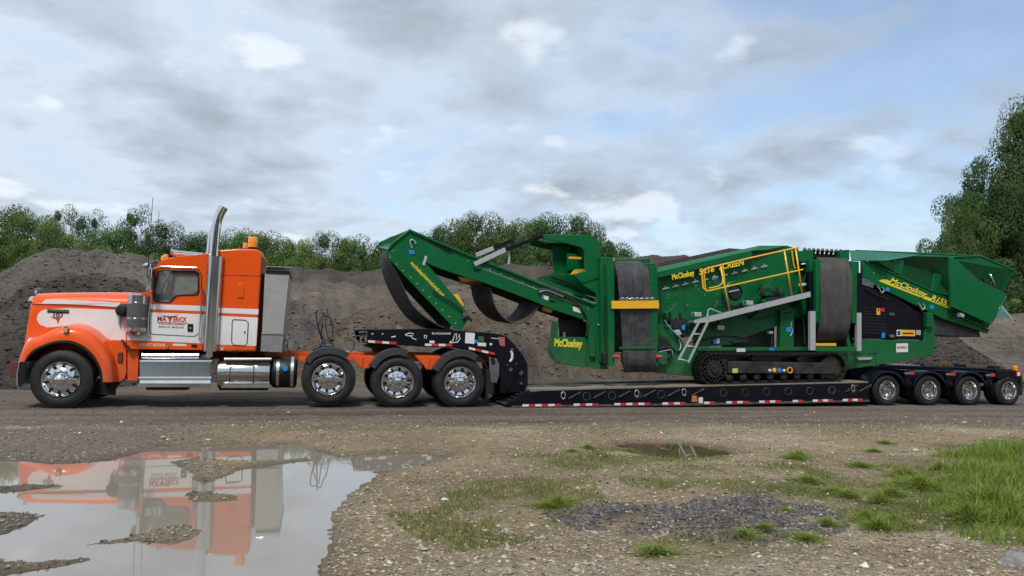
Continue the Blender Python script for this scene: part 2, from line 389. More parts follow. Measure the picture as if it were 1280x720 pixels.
def ground_colour(x, y, st):
    wet, dk, gr = st
    n1 = fbm(x*0.8, y*1.3, 4, 71); n2 = fbm(x*3.1, y*3.7, 4, 75); n3 = fbm(x*0.35, y*2.4, 4, 77)
    road = np.array([0.138, 0.108, 0.082])[None, :]*(0.72+0.6*n3[:, None])
    beige = np.array([0.275, 0.210, 0.125])[None, :]*(0.70+0.6*n1[:, None])
    edge = -4.3 - 0.10*(x-1) + (n1-0.5)*1.6
    t = np.clip((y-edge)/1.4+0.5, 0, 1)
    lft = np.clip((-0.9-x+(n1-0.5))/1.0, 0, 1)                     # greyer silt around the big puddle
    c = beige*(1-t[:, None]) + road*t[:, None]
    c = mixc_(c, (0.150, 0.128, 0.108), lft*0.8*(1-t))
    brown = np.clip((n2-0.56)*6, 0, 1)*(1-t)
    c = mixc_(c, (0.185, 0.140, 0.090), brown*0.55)
    pale = np.clip((n1-0.58)*7, 0, 1)*(1-t)
    c = mixc_(c, (0.40, 0.34, 0.25), pale*0.45)
    tr = np.clip((vnoise(x*0.22, y*4.5, 91)-0.5)*3, 0, 1)*t
    c = mixc_(c, (0.205, 0.168, 0.132), tr*0.6)
    tr2 = np.clip((vnoise(x*0.3+7, y*3.1, 95)-0.55)*4, 0, 1)*t
    c = mixc_(c, (0.075, 0.058, 0.044), tr2*0.5)
    c = mixc_(c, (0.105, 0.128, 0.028), np.clip(gr/0.5+0.2, 0, 1)*np.clip((n2-0.33)*4, 0, 1)*0.75)
    c = mixc_(c, (0.060, 0.058, 0.062), np.clip(dk/0.3+0.1, 0, 1)*np.clip((fbm(x*5.5, y*6.5, 5, 79)-np.where(x < 1.62, 0.52, 0.40))*6, 0, 1)*0.85)
    yw = y+0.22*np.sin(x*0.35+0.6)+0.07*np.sin(x*1.3); rt = np.clip(np.cos(yw*5.2)*1.6-0.6, 0, 1)*np.clip(np.minimum(y+4.2, -0.7-y)/0.8, 0, 1)*(0.4+n1)
    c = c*(1-0.30*np.clip(rt*np.clip(fbm(x*0.6, y*1.5, 3, 83)*3-1.0, 0, 1), 0, 1)[:, None])
    damp = np.clip(1+wet/0.28, 0, 1)
    c = c*(1-0.42*damp[:, None])
    c = np.where((wet > 0)[:, None], np.array([0.115, 0.088, 0.050])[None, :], c)
    far = np.clip((y-4)/14, 0, 1)
    c = mixc_(c, (0.120, 0.098, 0.076), far)
    return c, damp
gc, damp = ground_colour(gxf, gyf, stt)
setcol(gme, np.concatenate([gc, damp[:, None]], 1).astype(np.float32))
def earth_mat(name, fine=55, bumpd=0.02, col=None, var=0.5, stretch=None):
    m, t, b = principled(name)
    if col is None:
        at = t.nodes.new('ShaderNodeVertexColor'); at.layer_name = 'Col'; base = at.outputs['Color']
    f1 = mnoise(t, fine, 6, 0.75); f2 = mnoise(t, fine*0.22, 5, 0.65)
    k1 = mramp(t, f1, [(0.28, 1-var), (0.5, 1.0), (0.72, 1+var*1.1)]); k2 = mramp(t, f2, [(0.3, 0.78), (0.7, 1.2)])
    mm = t.nodes.new('ShaderNodeMix'); mm.data_type = 'RGBA'; mm.blend_type = 'MULTIPLY'; mm.inputs[0].default_value = 1
    m2 = t.nodes.new('ShaderNodeMix'); m2.data_type = 'RGBA'; m2.blend_type = 'MULTIPLY'; m2.inputs[0].default_value = 1
    m2.clamp_result = False
    if col is None: t.links.new(base, mm.inputs[6])
    else: mm.inputs[6].default_value = (*col, 1)
    t.links.new(k1, mm.inputs[7]); t.links.new(mm.outputs[2], m2.inputs[6]); t.links.new(k2, m2.inputs[7])
    t.links.new(m2.outputs[2], b.inputs['Base Color'])
    if col is None:
        rr = t.nodes.new('ShaderNodeMapRange'); t.links.new(at.outputs['Alpha'], rr.inputs[0]); rr.inputs[3].default_value = 0.93; rr.inputs[4].default_value = 0.55
        t.links.new(rr.outputs[0], b.inputs['Roughness'])
    else: b.inputs['Roughness'].default_value = 0.95
    b.inputs['Specular IOR Level'].default_value = 0.25
    bp = t.nodes.new('ShaderNodeBump'); bp.inputs['Strength'].default_value = 0.9; bp.inputs['Distance'].default_value = bumpd
    ad = t.nodes.new('ShaderNodeMath'); ad.operation = 'ADD'; t.links.new(f1, ad.inputs[0]); t.links.new(mnoise(t, fine*2.6, 4, 0.7), ad.inputs[1])
    t.links.new(ad.outputs[0], bp.inputs['Height']); t.links.new(bp.outputs[0], b.inputs['Normal'])
    return m
MG = earth_mat('gravel_ground', 34, 0.024, var=0.62)
struct(link('ground', gme, MG))
# water: one thin sheet per puddle, clipped by the hollows of the ground
def water_mat(name, col, tr):
    m, t, b = principled(name); b.inputs['Base Color'].default_value = (*col, 1); b.inputs['Roughness'].default_value = 0.02; b.inputs['IOR'].default_value = 1.5; b.inputs['Transmission Weight'].default_value = tr
    bp = t.nodes.new('ShaderNodeBump'); bp.inputs['Strength'].default_value = 0.06; bp.inputs['Distance'].default_value = 0.004
    t.links.new(mnoise(t, 2.2, 3, 0.5, 'Object', (1, 2.2, 1)), bp.inputs['Height']); t.links.new(bp.outputs[0], b.inputs['Normal']); return m
mw = water_mat('milky_puddle_water', (0.265, 0.232, 0.185), 0.12); mw2 = water_mat('brown_puddle_water', (0.115, 0.080, 0.034), 0.25)
for k, p in enumerate(PUD):
    c = p.mean(0); mg = 0.35
    # outline grown outwards so that it ends inside the bank
    x0, x1, y0, y1 = p[:, 0].min()-mg, p[:, 0].max()+mg, p[:, 1].min()-mg, p[:, 1].max()+mg
    if k == 0: x1 = PUD[1][:, 0].max()+mg; y1 = max(y1, PUD[1][:, 1].max()+mg)
    if k == 1: continue                     # runs into the first one: same sheet of water
    wme = B().add([(x0, y0, WATER_Z+k*0.0007), (x1, y0, WATER_Z+k*0.0007), (x1, y1, WATER_Z+k*0.0007), (x0, y1, WATER_Z+k*0.0007)], [(0, 1, 2, 3)]).mesh('water', fix=False)
    struct(link('water', wme, mw if k == 0 else mw2))
# ------------------------------------------------------------------ gravel heaps and banks behind the lorry
def ridge(name, crest, Y, col, front=1.7, back=1.6, rough=0.5, seed=0, n=260, m=70, fine=20, top=0.0):
    P = [(W(a, b, Y).x, max(0.0, W(a, b, Y).z)) for a, b in crest]
    xs = np.array([p[0] for p in P]); zs = np.array([p[1] for p in P])
    x = np.linspace(xs[0], xs[-1], n); cz = np.interp(x, xs, zs)
    k = np.ones(9)/9; cz = np.convolve(np.pad(cz, 4, mode='edge'), k, 'valid')
    e_ = np.clip(np.minimum(np.arange(n), np.arange(n)[::-1])/(n*0.10), 0, 1); cz = cz*np.sqrt(e_)
    cz = cz + (fbm(x*0.7, x*0+seed, 4, seed)-0.5)*rough*0.8*np.clip(cz/2, 0, 1)
    v = np.linspace(-1, 1, m)
    X = np.repeat(x[None, :], m, 0); V = np.repeat(v[:, None], n, 1); Z0 = np.repeat(cz[None, :], m, 0)
    run = np.where(V < 0, Z0*front, Z0*back+top) + 0.8
    Yc = Y + V*run + (fbm(X*0.25, V*0+seed, 3, seed+5)-0.5)*2.0
    s = np.abs(V); prof = np.where(s < 0.15, 1-(s/0.15)**2*0.06, 0.94*(1-(s-0.15)/0.85))
    H = Z0*prof
    nn = fbm(X*0.9, Yc*0.9, 5, seed+11)-0.5; n2 = fbm(X*3.5, Yc*3.5, 4, seed+19)-0.5
    gul = fbm(X*1.3, Yc*0.25, 4, seed+23)-0.5
    amp = np.clip(Z0/2.5, 0, 1)*(1-s**4)
    H = H + amp*(nn*1.0+gul*0.9+n2*0.30)*rough*np.where(s < 0.12, 0.5, 1.0) - 0.22*s**6 - 0.02
    me = mesh_np(name, np.stack([X.ravel(), Yc.ravel(), H.ravel()], 1),
                 (lambda q: np.stack([q, q+1, q+n+1, q+n], 1))((np.arange(m-1)[:, None]*n+np.arange(n-1)[None, :]).ravel()), True)
    t1 = np.clip(fbm(X*0.5, Yc*0.8, 5, seed+31)*1.6-0.3, 0, 1).ravel(); t2 = fbm(X*2.5, Yc*2.5, 4, seed+37).ravel()
    c0, c1 = np.array(col[0]), np.array(col[1])
    c = c0[None]*(1-t1[:, None])+c1[None]*t1[:, None]; bnd = fbm(X*0.25, H*2.2+X*0.1, 3, seed+53).ravel(); slide = fbm(X*2.2, Yc*0.35, 4, seed+59).ravel(); c = c*(0.62+0.40*t2[:, None]+0.40*bnd[:, None])*(0.80+0.40*slide[:, None])
    setcol(me, np.concatenate([c, np.zeros((len(c), 1))], 1)); ob_ = link(name, me, MHEAP)
    r_ = np.random.default_rng(seed); ns = 7000; iu = r_.integers(1, n-2, ns); iv = r_.integers(1, int(m*0.58), ns); fu = r_.random(ns); fv = r_.random(ns)
    def bil(A): return A[iv, iu]*(1-fu)*(1-fv)+A[iv, iu+1]*fu*(1-fv)+A[iv+1, iu]*(1-fu)*fv+A[iv+1, iu+1]*fu*fv
    sx_, sy_, sz_ = bil(X), bil(Yc), bil(H); s = 0.015*(0.06/0.015)**(r_.random(ns)**2.5); s[:700] = r_.uniform(0.05, 0.13, 700)*r_.random(700)**0.7; iv[:700] = np.minimum(iv[:700], (r_.random(700)**1.6*m*0.5).astype(int))
    V_, F_ = octas(sx_, sy_, sz_+s*0.15, s, r_); sm = mesh_np('loose_stones', V_, F_); base_ = bil(c.reshape(m, n, 3).transpose(2, 0, 1)[0])
    cs = (c.reshape(m, n, 3)[iv, iu])*r_.uniform(0.85, 1.6, (ns, 1)); setcol(sm, np.repeat(np.concatenate([cs, np.zeros((ns, 1))], 1), 6, 0)); so_ = link('loose_stones', sm, MHEAP, ob_); so_['kind'] = 'stuff'
    return ob_
def octas(x, y, z, s, r):
    m = len(x); ax = r.uniform(0, 2*pi, m); sc = np.stack([s*r.uniform(0.8, 1.5, m), s*r.uniform(0.7, 1.2, m), s*r.uniform(0.5, 0.9, m)], 1)
    o = np.array([[1, 0, 0], [0.2, 1, 0.1], [-1, 0.1, 0], [-0.1, -1, 0], [0, 0, 1], [0, 0, -1]], float)
    v = o[None]+r.normal(size=(m, 6, 3))*0.22; v = v*sc[:, None, :]
    c, s_ = np.cos(ax), np.sin(ax); vx = v[..., 0]*c[:, None]-v[..., 1]*s_[:, None]; vy = v[..., 0]*s_[:, None]+v[..., 1]*c[:, None]
    V = np.stack([vx+x[:, None], vy+y[:, None], v[..., 2]+z[:, None]], 2).reshape(-1, 3)
    F = np.array([[0, 1, 4], [1, 2, 4], [2, 3, 4], [3, 0, 4], [1, 0, 5], [2, 1, 5], [3, 2, 5], [0, 3, 5]])
    return V, (F[None]+(np.arange(m)*6)[:, None, None]).reshape(-1, 3)
MHEAP = earth_mat('heap_gravel', 13, 0.09, var=0.60)
GRAY = ((0.110, 0.097, 0.083), (0.165, 0.147, 0.127)); DKG = ((0.062, 0.052, 0.043), (0.104, 0.088, 0.073)); BRN = ((0.092, 0.070, 0.049), (0.165, 0.134, 0.100)); TAN = ((0.112, 0.093, 0.073), (0.172, 0.144, 0.114))
struct(ridge('berm', [(-260, 372), (-120, 350), (-20, 342), (120, 336), (250, 334), (340, 333), (420, 337), (480, 340), (560, 333), (640, 331), (720, 331), (780, 324), (825, 319), (870, 323), (960, 330), (1080, 345), (1160, 380), (1260, 396), (1400, 396), (1560, 400)], 36, DKG, rough=0.6, seed=3, top=3, n=420))
struct(ridge('slope', [(250, 354), (340, 353), (420, 355), (500, 357), (600, 360), (760, 366), (940, 372), (1060, 392), (1110, 420)], 25, TAN, rough=0.45, seed=5, front=2.6, top=5))
tag(ridge('gravel_pile', [(-190, 440), (-110, 395), (-40, 362), (0, 346), (40, 330), (70, 317), (100, 311), (130, 313), (170, 317), (215, 327), (290, 346), (370, 375), (430, 402), (470, 428)], 18, GRAY, rough=0.5, seed=8, fine=12), 'large grey gravel pile rising behind the bonnet of the orange lorry', 'gravel pile')
tag(ridge('gravel_pile', [(-150, 440), (-60, 408), (0, 378), (25, 366), (60, 351), (95, 343), (130, 346), (165, 352), (220, 370), (290, 398), (340, 425)], 10.5, DKG, rough=0.45, seed=14), 'low dark brown gravel pile in front of the larger grey pile', 'gravel pile')
tag(ridge('gravel_pile', [(330, 452), (380, 420), (430, 400), (470, 386), (520, 374), (560, 371), (600, 373), (650, 380), (690, 388), (740, 398), (820, 412), (900, 428), (960, 448)], 11.5, BRN, rough=0.55, seed=22), 'brown gravel pile behind the folded green conveyor and the trailer gooseneck', 'gravel pile')
tag(ridge('gravel_pile', [(1010, 455), (1060, 425), (1110, 408), (1150, 405), (1172, 410), (1192, 425), (1215, 443), (1240, 462), (1260, 474)], 9.5, DKG, rough=0.4, seed=29), 'dark gravel pile showing between the green chassis and the trailer wheels', 'gravel pile')
struct(ridge('slope', [(990, 452), (1060, 420), (1120, 402), (1180, 397), (1230, 394), (1290, 392), (1380, 388), (1500, 384)], 22, TAN, rough=0.3, seed=33, front=3.0, top=6))

# ------------------------------------------------------------------ trees
def leaf_mat(name, c0, c1):
    m, t, b = principled(name)
    at = t.nodes.new('ShaderNodeVertexColor'); at.layer_name = 'Col'
    oi = t.nodes.new('ShaderNodeObjectInfo')
    mx = t.nodes.new('ShaderNodeMix'); mx.data_type = 'RGBA'; mx.inputs[6].default_value = (*c0, 1); mx.inputs[7].default_value = (*c1, 1)
    sp = t.nodes.new('ShaderNodeSeparateColor'); t.links.new(at.outputs['Color'], sp.inputs[0]); t.links.new(sp.outputs[0], mx.inputs[0])
    hs = t.nodes.new('ShaderNodeHueSaturation'); t.links.new(mx.outputs[2], hs.inputs['Color'])
    mr = t.nodes.new('ShaderNodeMapRange'); t.links.new(oi.outputs['Random'], mr.inputs[0]); mr.inputs[3].default_value = 0.75; mr.inputs[4].default_value = 1.25
    t.links.new(mr.outputs[0], hs.inputs['Value'])
    t.links.new(hs.outputs[0], b.inputs['Base Color']); b.inputs['Roughness'].default_value = 0.55; b.inputs['Specular IOR Level'].default_value = 0.3
    tl = t.nodes.new('ShaderNodeBsdfTranslucent'); t.links.new(hs.outputs[0], tl.inputs[0])
    ms_ = t.nodes.new('ShaderNodeMixShader'); ms_.inputs[0].default_value = 0.30
    t.links.new(b.outputs[0], ms_.inputs[1]); t.links.new(tl.outputs[0], ms_.inputs[2])
    t.links.new(ms_.outputs[0], t.nodes['Material Output'].inputs[0]); return m
ML = [leaf_mat('leaf_mid', (0.042, 0.090, 0.018), (0.122, 0.200, 0.040)),
      leaf_mat('leaf_dark', (0.030, 0.072, 0.020), (0.080, 0.145, 0.038)),
      leaf_mat('leaf_pale', (0.085, 0.145, 0.030), (0.200, 0.275, 0.070))]
MBARK = mat('bark', (0.10, 0.085, 0.07), 0.9, var=0.4, nscale=12, bump=0.6, bscale=30)
def crown_mesh(name, seed, nclump, nleaf, size, shape):
    r = np.random.default_rng(seed); C = []
    while len(C) < nclump:
        p = r.uniform(-1, 1, 3); d = np.linalg.norm(p)
        if d > 1 or d < 0.35: continue
        z = 0.5+0.5*p[2]
        if shape == 'round': w = 0.52*(1-0.25*(z-0.4)**2)*(0.75+0.35*r.random())
        elif shape == 'tall': w = 0.34*(1.15-0.75*z)*(0.75+0.5*r.random())
        elif shape == 'open': w = 0.50*(0.8+0.35*r.random())
        else: w = 0.62
        zz_ = 0.10+0.86*z if shape != 'bush' else 0.02+0.9*z
        if r.random() < 0.12: zz_ = min(1.0, zz_+0.08)
        C.append((p[0]*w, p[1]*w, zz_, r.uniform(0.06, 0.17)*(0.75 if shape == 'open' else 1.0)))
    C = np.array(C); idx = r.integers(0, nclump, nleaf)
    dirs = r.normal(size=(nleaf, 3)); dirs /= np.linalg.norm(dirs, axis=1)[:, None]
    rad = C[idx, 3]*r.uniform(0.30, 1.0, nleaf)**0.35
    P = C[idx, :3]+dirs*rad[:, None]*np.array([1.15, 1.15, 0.75])
    P[:, 2] = np.clip(P[:, 2], 0.01, 1.05)
    nrm = dirs*1.25+r.normal(size=(nleaf, 3))*0.42+np.array([0, 0, 0.35]); nrm /= np.linalg.norm(nrm, axis=1)[:, None]
    t = np.cross(nrm, r.normal(size=(nleaf, 3))); t /= np.linalg.norm(t, axis=1)[:, None]; bt = np.cross(nrm, t)
    s = size*r.uniform(0.6, 1.35, nleaf)[:, None]
    v = np.stack([P-t*s, P-bt*s*0.55+nrm*s*0.12, P+t*s, P+bt*s*0.55+nrm*s*0.12], 1).reshape(-1, 3)
    f = np.arange(nleaf*4).reshape(-1, 4)
    me = mesh_np(name, v, f)
    cc = np.clip(r.random(nclump)[idx]*0.6+r.random(nleaf)*0.4, 0, 1)
    setcol(me, np.repeat(np.stack([cc, cc, cc], 1), 4, 0)); return me
def trunk_mesh(name, seed, shape):
    r = random.Random(seed); b = B(); top = 0.8 if shape != 'bush' else 0.4
    base = 0.020 if shape != 'bush' else 0.012
    pts = [(0.012*r.uniform(-1, 1)*i, 0.012*r.uniform(-1, 1)*i, -0.02+top*i/6) for i in range(7)]
    b.tube(pts, [base*(1.25-i/6.5) for i in range(7)], 7)
    for k in range(9 if shape != 'bush' else 5):
        i = r.randint(1, 5); a = r.uniform(0, 2*pi); p = Vector(pts[i]); ln = r.uniform(0.16, 0.30)*(0.6 if shape == 'tall' else 1)
        q = p+Vector((cos(a)*ln, sin(a)*ln, ln*r.uniform(0.5, 1.0))); mid = (p+q)/2+Vector((0, 0, -0.02))
        b.tube([p, mid, q], [base*0.55, base*0.4, base*0.12], 5)
    return b.mesh(name, fix=False)
KIND = {}
for k, (shape, ns, nl, size) in enumerate([('round', 64, 38000, 0.0100), ('round', 76, 40000, 0.0096), ('open', 50, 15000, 0.0095), ('tall', 64, 26000, 0.0090), ('bush', 55, 22000, 0.0140), ('round', 110, 66000, 0.0078), ('tall', 120, 66000, 0.0072)]):
    KIND[k] = (crown_mesh('crown', 100+k, ns, nl, size, shape), trunk_mesh('trunk', 200+k, shape))
for k in range(7):
    KIND[k][1].materials.append(MBARK)
LEAF_OF = {}
def crown_for(k, l):
    if (k, l) not in LEAF_OF:
        me = KIND[k][0].copy(); me.materials.append(ML[l]); LEAF_OF[(k, l)] = me
    return LEAF_OF[(k, l)]
def tree(px, ptop, Y, wpx, k, l, label, group, name='tree', base_z=0.0):
    if Y > 39 and name == 'tree': ptop = ptop+random.uniform(-7, 9)
    top = W(px, ptop, Y); h = top.z-base_z; wdt = (W(px+wpx/2, ptop, Y)-W(px-wpx/2, ptop, Y)).length
    wdt *= (1.75 if name == 'tree' and Y > 39 else 1.25)
    t = thing(name, label, 'shrub' if name == 'shrub' else 'tree', (top.x, Y, base_z), group); t['_root'] = 0
    a = random.uniform(0, 6.28); s = Vector((wdt, wdt, h))
    c = link('crown' if name != 'shrub' else 'foliage', crown_for(k, l), None, t); tr = link('trunk' if name != 'shrub' else 'stem', KIND[k][1], None, t)
    for o in (c, tr): o.scale = s; o.rotation_euler = (0, 0, a)
    return t
LG = 'trees along the skyline behind the gravel piles'
A_, B_, C_, D_ = ('leafy green tree in the wood behind the grey gravel pile', 'tall airy dark tree with sky showing through its thin crown', 'dense dark green tree in the row behind the berm', 'slender pale green tree standing up out of the row behind the berm')
for px, pt, Y, w, k, l, lab in [
        (-30, 262, 44, 80, 0, 0, A_), (8, 255, 46, 70, 1, 0, A_), (42, 272, 44, 62, 0, 0, A_), (70, 280, 40, 60, 1, 2, A_), (88, 259, 50, 44, 2, 1, B_), (118, 264, 50, 40, 2, 1, B_),
        (138, 288, 44, 55, 0, 0, A_), (176, 258, 47, 46, 2, 1, B_), (160, 283, 46, 50, 0, 1, A_), (205, 278, 46, 46, 0, 1, A_), (232, 284, 47, 50, 1, 1, A_), (262, 287, 48, 48, 0, 1, A_), (292, 291, 48, 50, 1, 1, C_),
        (318, 294, 47, 48, 0, 0, C_), (342, 296, 47, 50, 1, 0, C_), (383, 284, 46, 34, 3, 2, D_), (365, 300, 48, 50, 0, 0, C_), (410, 300, 47, 44, 0, 1, C_), (436, 283, 46, 32, 3, 2, D_), (452, 298, 47, 46, 1, 0, C_), (480, 306, 47, 50, 0, 0, C_), (508, 300, 48, 50, 1, 1, C_),
        ]:
    tree(px, pt, Y, w, k, l, {2: lab.replace('leafy green', 'pale green'), 1: lab.replace('leafy green', 'dark leafy')}.get(l, lab), LG)
E_ = 'broad leafy tree in the tall clump behind the green tower frame'
for px, pt, Y, w, k, l in [(545, 288, 52, 50, 0, 1), (572, 276, 54, 54, 1, 0), (598, 266, 55, 56, 0, 0), (628, 266, 54, 58, 1, 0), (660, 279, 56, 50, 0, 1), (690, 274, 55, 56, 1, 1), (716, 277, 54, 52, 0, 1), (742, 277, 55, 46, 1, 1), (764, 300, 54, 44, 0, 1), (784, 311, 54, 40, 1, 0)]:
    tree(px, pt, Y, w, k, l, E_, 'tall clump of trees behind the tower frame')
F_ = 'bushy green shrub at the foot of the trees behind the gravel piles'
for i, px in enumerate(list(range(-40, 130, 26))+list(range(130, 520, 30))):
    tree(px, (300 if px < 60 else 304 if px < 130 else 312)+random.uniform(-8, 8), 40+random.uniform(-1, 1) if px > 130 else 33, 56, 4, random.choice((0, 0, 1, 2)), F_, 'shrubs at the foot of the trees', 'shrub')
for i, px in enumerate(range(540, 800, 30)):
    tree(px, 312+random.uniform(-6, 6), 46, 52, 4, random.choice((0, 1)), F_, 'shrubs at the foot of the trees', 'shrub')
tree(1276, 136, 33, 104, 6, 0, 'tallest dark green tree rising above the raised green hopper', 0 or None)
tree(1236, 205, 32, 84, 5, 1, 'broad dark tree in front of the tallest tree by the hopper', None)
tree(1207, 252, 30, 46, 1, 0, 'smaller rounded tree at the outer edge of the clump by the hopper', None)
tree(1310, 190, 31, 130, 5, 1, 'wide dark tree at the edge of the wood behind the trailer beacon', None)
for px, pt, Y, w, l in [(1198, 345, 27, 40, 1), (1224, 335, 27, 52, 1), (1256, 322, 26, 70, 1), (1292, 340, 25, 60, 1), (1275, 372, 23, 50, 2), (1310, 368, 22.5, 50, 2)]:
    tree(px, pt, Y, w, 4, l, 'dense shrub under the trees on the bank beside the hopper', 'shrubs on the bank beside the hopper', 'shrub')

# the wood on the near side of the yard, behind the viewer (it shows in the paint, the chrome and the tanks)
for i in range(22):
    x_ = -64+7.0*i+random.uniform(-1.5, 1.5); y_ = -42+random.uniform(-4, 3); h_ = random.uniform(10, 14); k_ = random.choice((0, 1, 5)); l_ = random.choice((0, 0, 1))
    t = thing('tree', 'leafy tree in the wood on the near side of the yard', 'tree', (x_, y_, 0), 'trees on the near side of the yard'); t['_root'] = 0
    for nm_, me_ in (('crown', crown_for(k_, l_)), ('trunk', KIND[k_][1])):
        o = link(nm_, me_, None, t); o.scale = (9.5, 9.5, h_); o.rotation_euler = (0, 0, random.uniform(0, 6.28))
# ------------------------------------------------------------------ paints and metals
ORANGE = mat('orange_paint', (0.76, 0.086, 0.005), 0.25, coat=0.35, var=0.05, dirt=0.06, spec=0.35, splash=(0.55, 1.25, 0.45))
WHITE = mat('white_paint', (0.74, 0.73, 0.72), 0.28, coat=0.3, var=0.04, dirt=0.08, splash=(1.1, 1.7, 0.25))
CHROME = mat('polished_steel', (0.74, 0.74, 0.74), 0.09, 1.0, var=0.04, nscale=2)
STEEL = mat('brushed_steel', (0.56, 0.56, 0.54), 0.18, 1.0, var=0.05, nscale=1.2)
ALU = mat('satin_aluminium', (0.60, 0.605, 0.59), 0.22, 1.0, var=0.08, nscale=8)
TREAD = mat('tread_plate', (0.42, 0.42, 0.41), 0.38, 1.0, var=0.25, nscale=30, bump=0.8, bscale=60)
GLASS = mat('dark_glass', (0.015, 0.02, 0.02), 0.04, 0.0, var=0.02, spec=0.8)
RUBBER = mat('rubber', (0.012, 0.012, 0.012), 0.72, var=0.35, nscale=9, dirt=0.25, spec=0.3, dirtcol=(0.06, 0.05, 0.04), bump=0.25, bscale=70)
TYRE = mat('tyre_rubber', (0.013, 0.013, 0.014), 0.62, var=0.25, nscale=7, dirt=0.34, spec=0.35, dirtcol=(0.060, 0.052, 0.043))
BLACK = mat('black_plastic', (0.007, 0.007, 0.008), 0.45, var=0.3, dirt=0.15, spec=0.35, dirtcol=(0.06, 0.05, 0.045))
NAVY = mat('black_trailer_paint', (0.0035, 0.0045, 0.009), 0.30, coat=0.0, spec=0.25, var=0.3, dirt=0.14, dirtcol=(0.035, 0.032, 0.03))
FENDG = mat('grey_poly_fender', (0.030, 0.032, 0.036), 0.5, var=0.25, dirt=0.3, dirtcol=(0.08, 0.07, 0.06))
REDBR = mat('dark_red_chassis', (0.10, 0.012, 0.008), 0.5, var=0.3, dirt=0.4)
AMBER = mat('amber_lens', (0.85, 0.32, 0.015), 0.18, coat=0.6, var=0.1)
REDL = mat('red_reflector', (0.55, 0.025, 0.025), 0.3, coat=0.4, var=0.08)
WHTL = mat('white_reflector', (0.66, 0.66, 0.66), 0.35, coat=0.3, var=0.06)
BLUE = mat('blue_sticker', (0.02, 0.22, 0.62), 0.4, var=0.1)
TXTR = mat('red_lettering', (0.50, 0.02, 0.03), 0.4, var=0.05)
TXTK = mat('black_lettering', (0.02, 0.02, 0.025), 0.5, var=0.05)
TXTW = mat('pale_lettering', (0.70, 0.66, 0.60), 0.5, var=0.05)
ROPE = mat('black_hose', (0.018, 0.018, 0.018), 0.5, var=0.2)

# ------------------------------------------------------------------ wheels
def tyre_prof(R, w, rim):                 # (y offset from the outer face, radius)
    return [(0.075, rim-0.012), (0.03, rim+0.004), (0.012, rim+0.03), (0.0, rim+(R-rim)*0.42), (0.006, rim+(R-rim)*0.66), (0.022, R-0.045), (0.032, R-0.018), (0.045, R-0.004),
            (w*0.28, R), (w*0.285, R-0.014), (w*0.325, R-0.014), (w*0.33, R), (w*0.48, R+0.002), (w*0.485, R-0.014), (w*0.525, R-0.014), (w*0.53, R+0.002), (w*0.68, R), (w*0.685, R-0.014), (w*0.725, R-0.014), (w*0.73, R),
            (w-0.045, R-0.004), (w-0.03, R-0.02), (w-0.006, R-(R-rim)*0.3), (w, rim+(R-rim)*0.4), (w-0.03, rim)]
def tread_blocks(b, R, w, n=64):
    for k in range(n):
        t = 2*pi*k/n; e = Vector((cos(t), 0, sin(t))); tg = Vector((-sin(t), 0, cos(t)))
        for y0, y1 in ((0.034, w*0.26), (w*0.745, w-0.034)):
            p = e*(R-0.008); h = tg*(2*pi*R/n*0.33); o = e*0.016
            v = [p-h+Vector((0, y0, 0)), p+h+Vector((0, y0, 0)), p+h+Vector((0, y1, 0)), p-h+Vector((0, y1, 0))]
            o0 = e*0.004
            v = [v[0]+o0*0-e*0.02, v[1]-e*0.02, v[2]-e*0.01, v[3]-e*0.01, v[0]+e*0.004, v[1]+e*0.004, v[2]+o, v[3]+o]
            b.add(v, [(4, 5, 6, 7), (0, 1, 5, 4), (1, 2, 6, 5), (2, 3, 7, 6), (3, 0, 4, 7)])
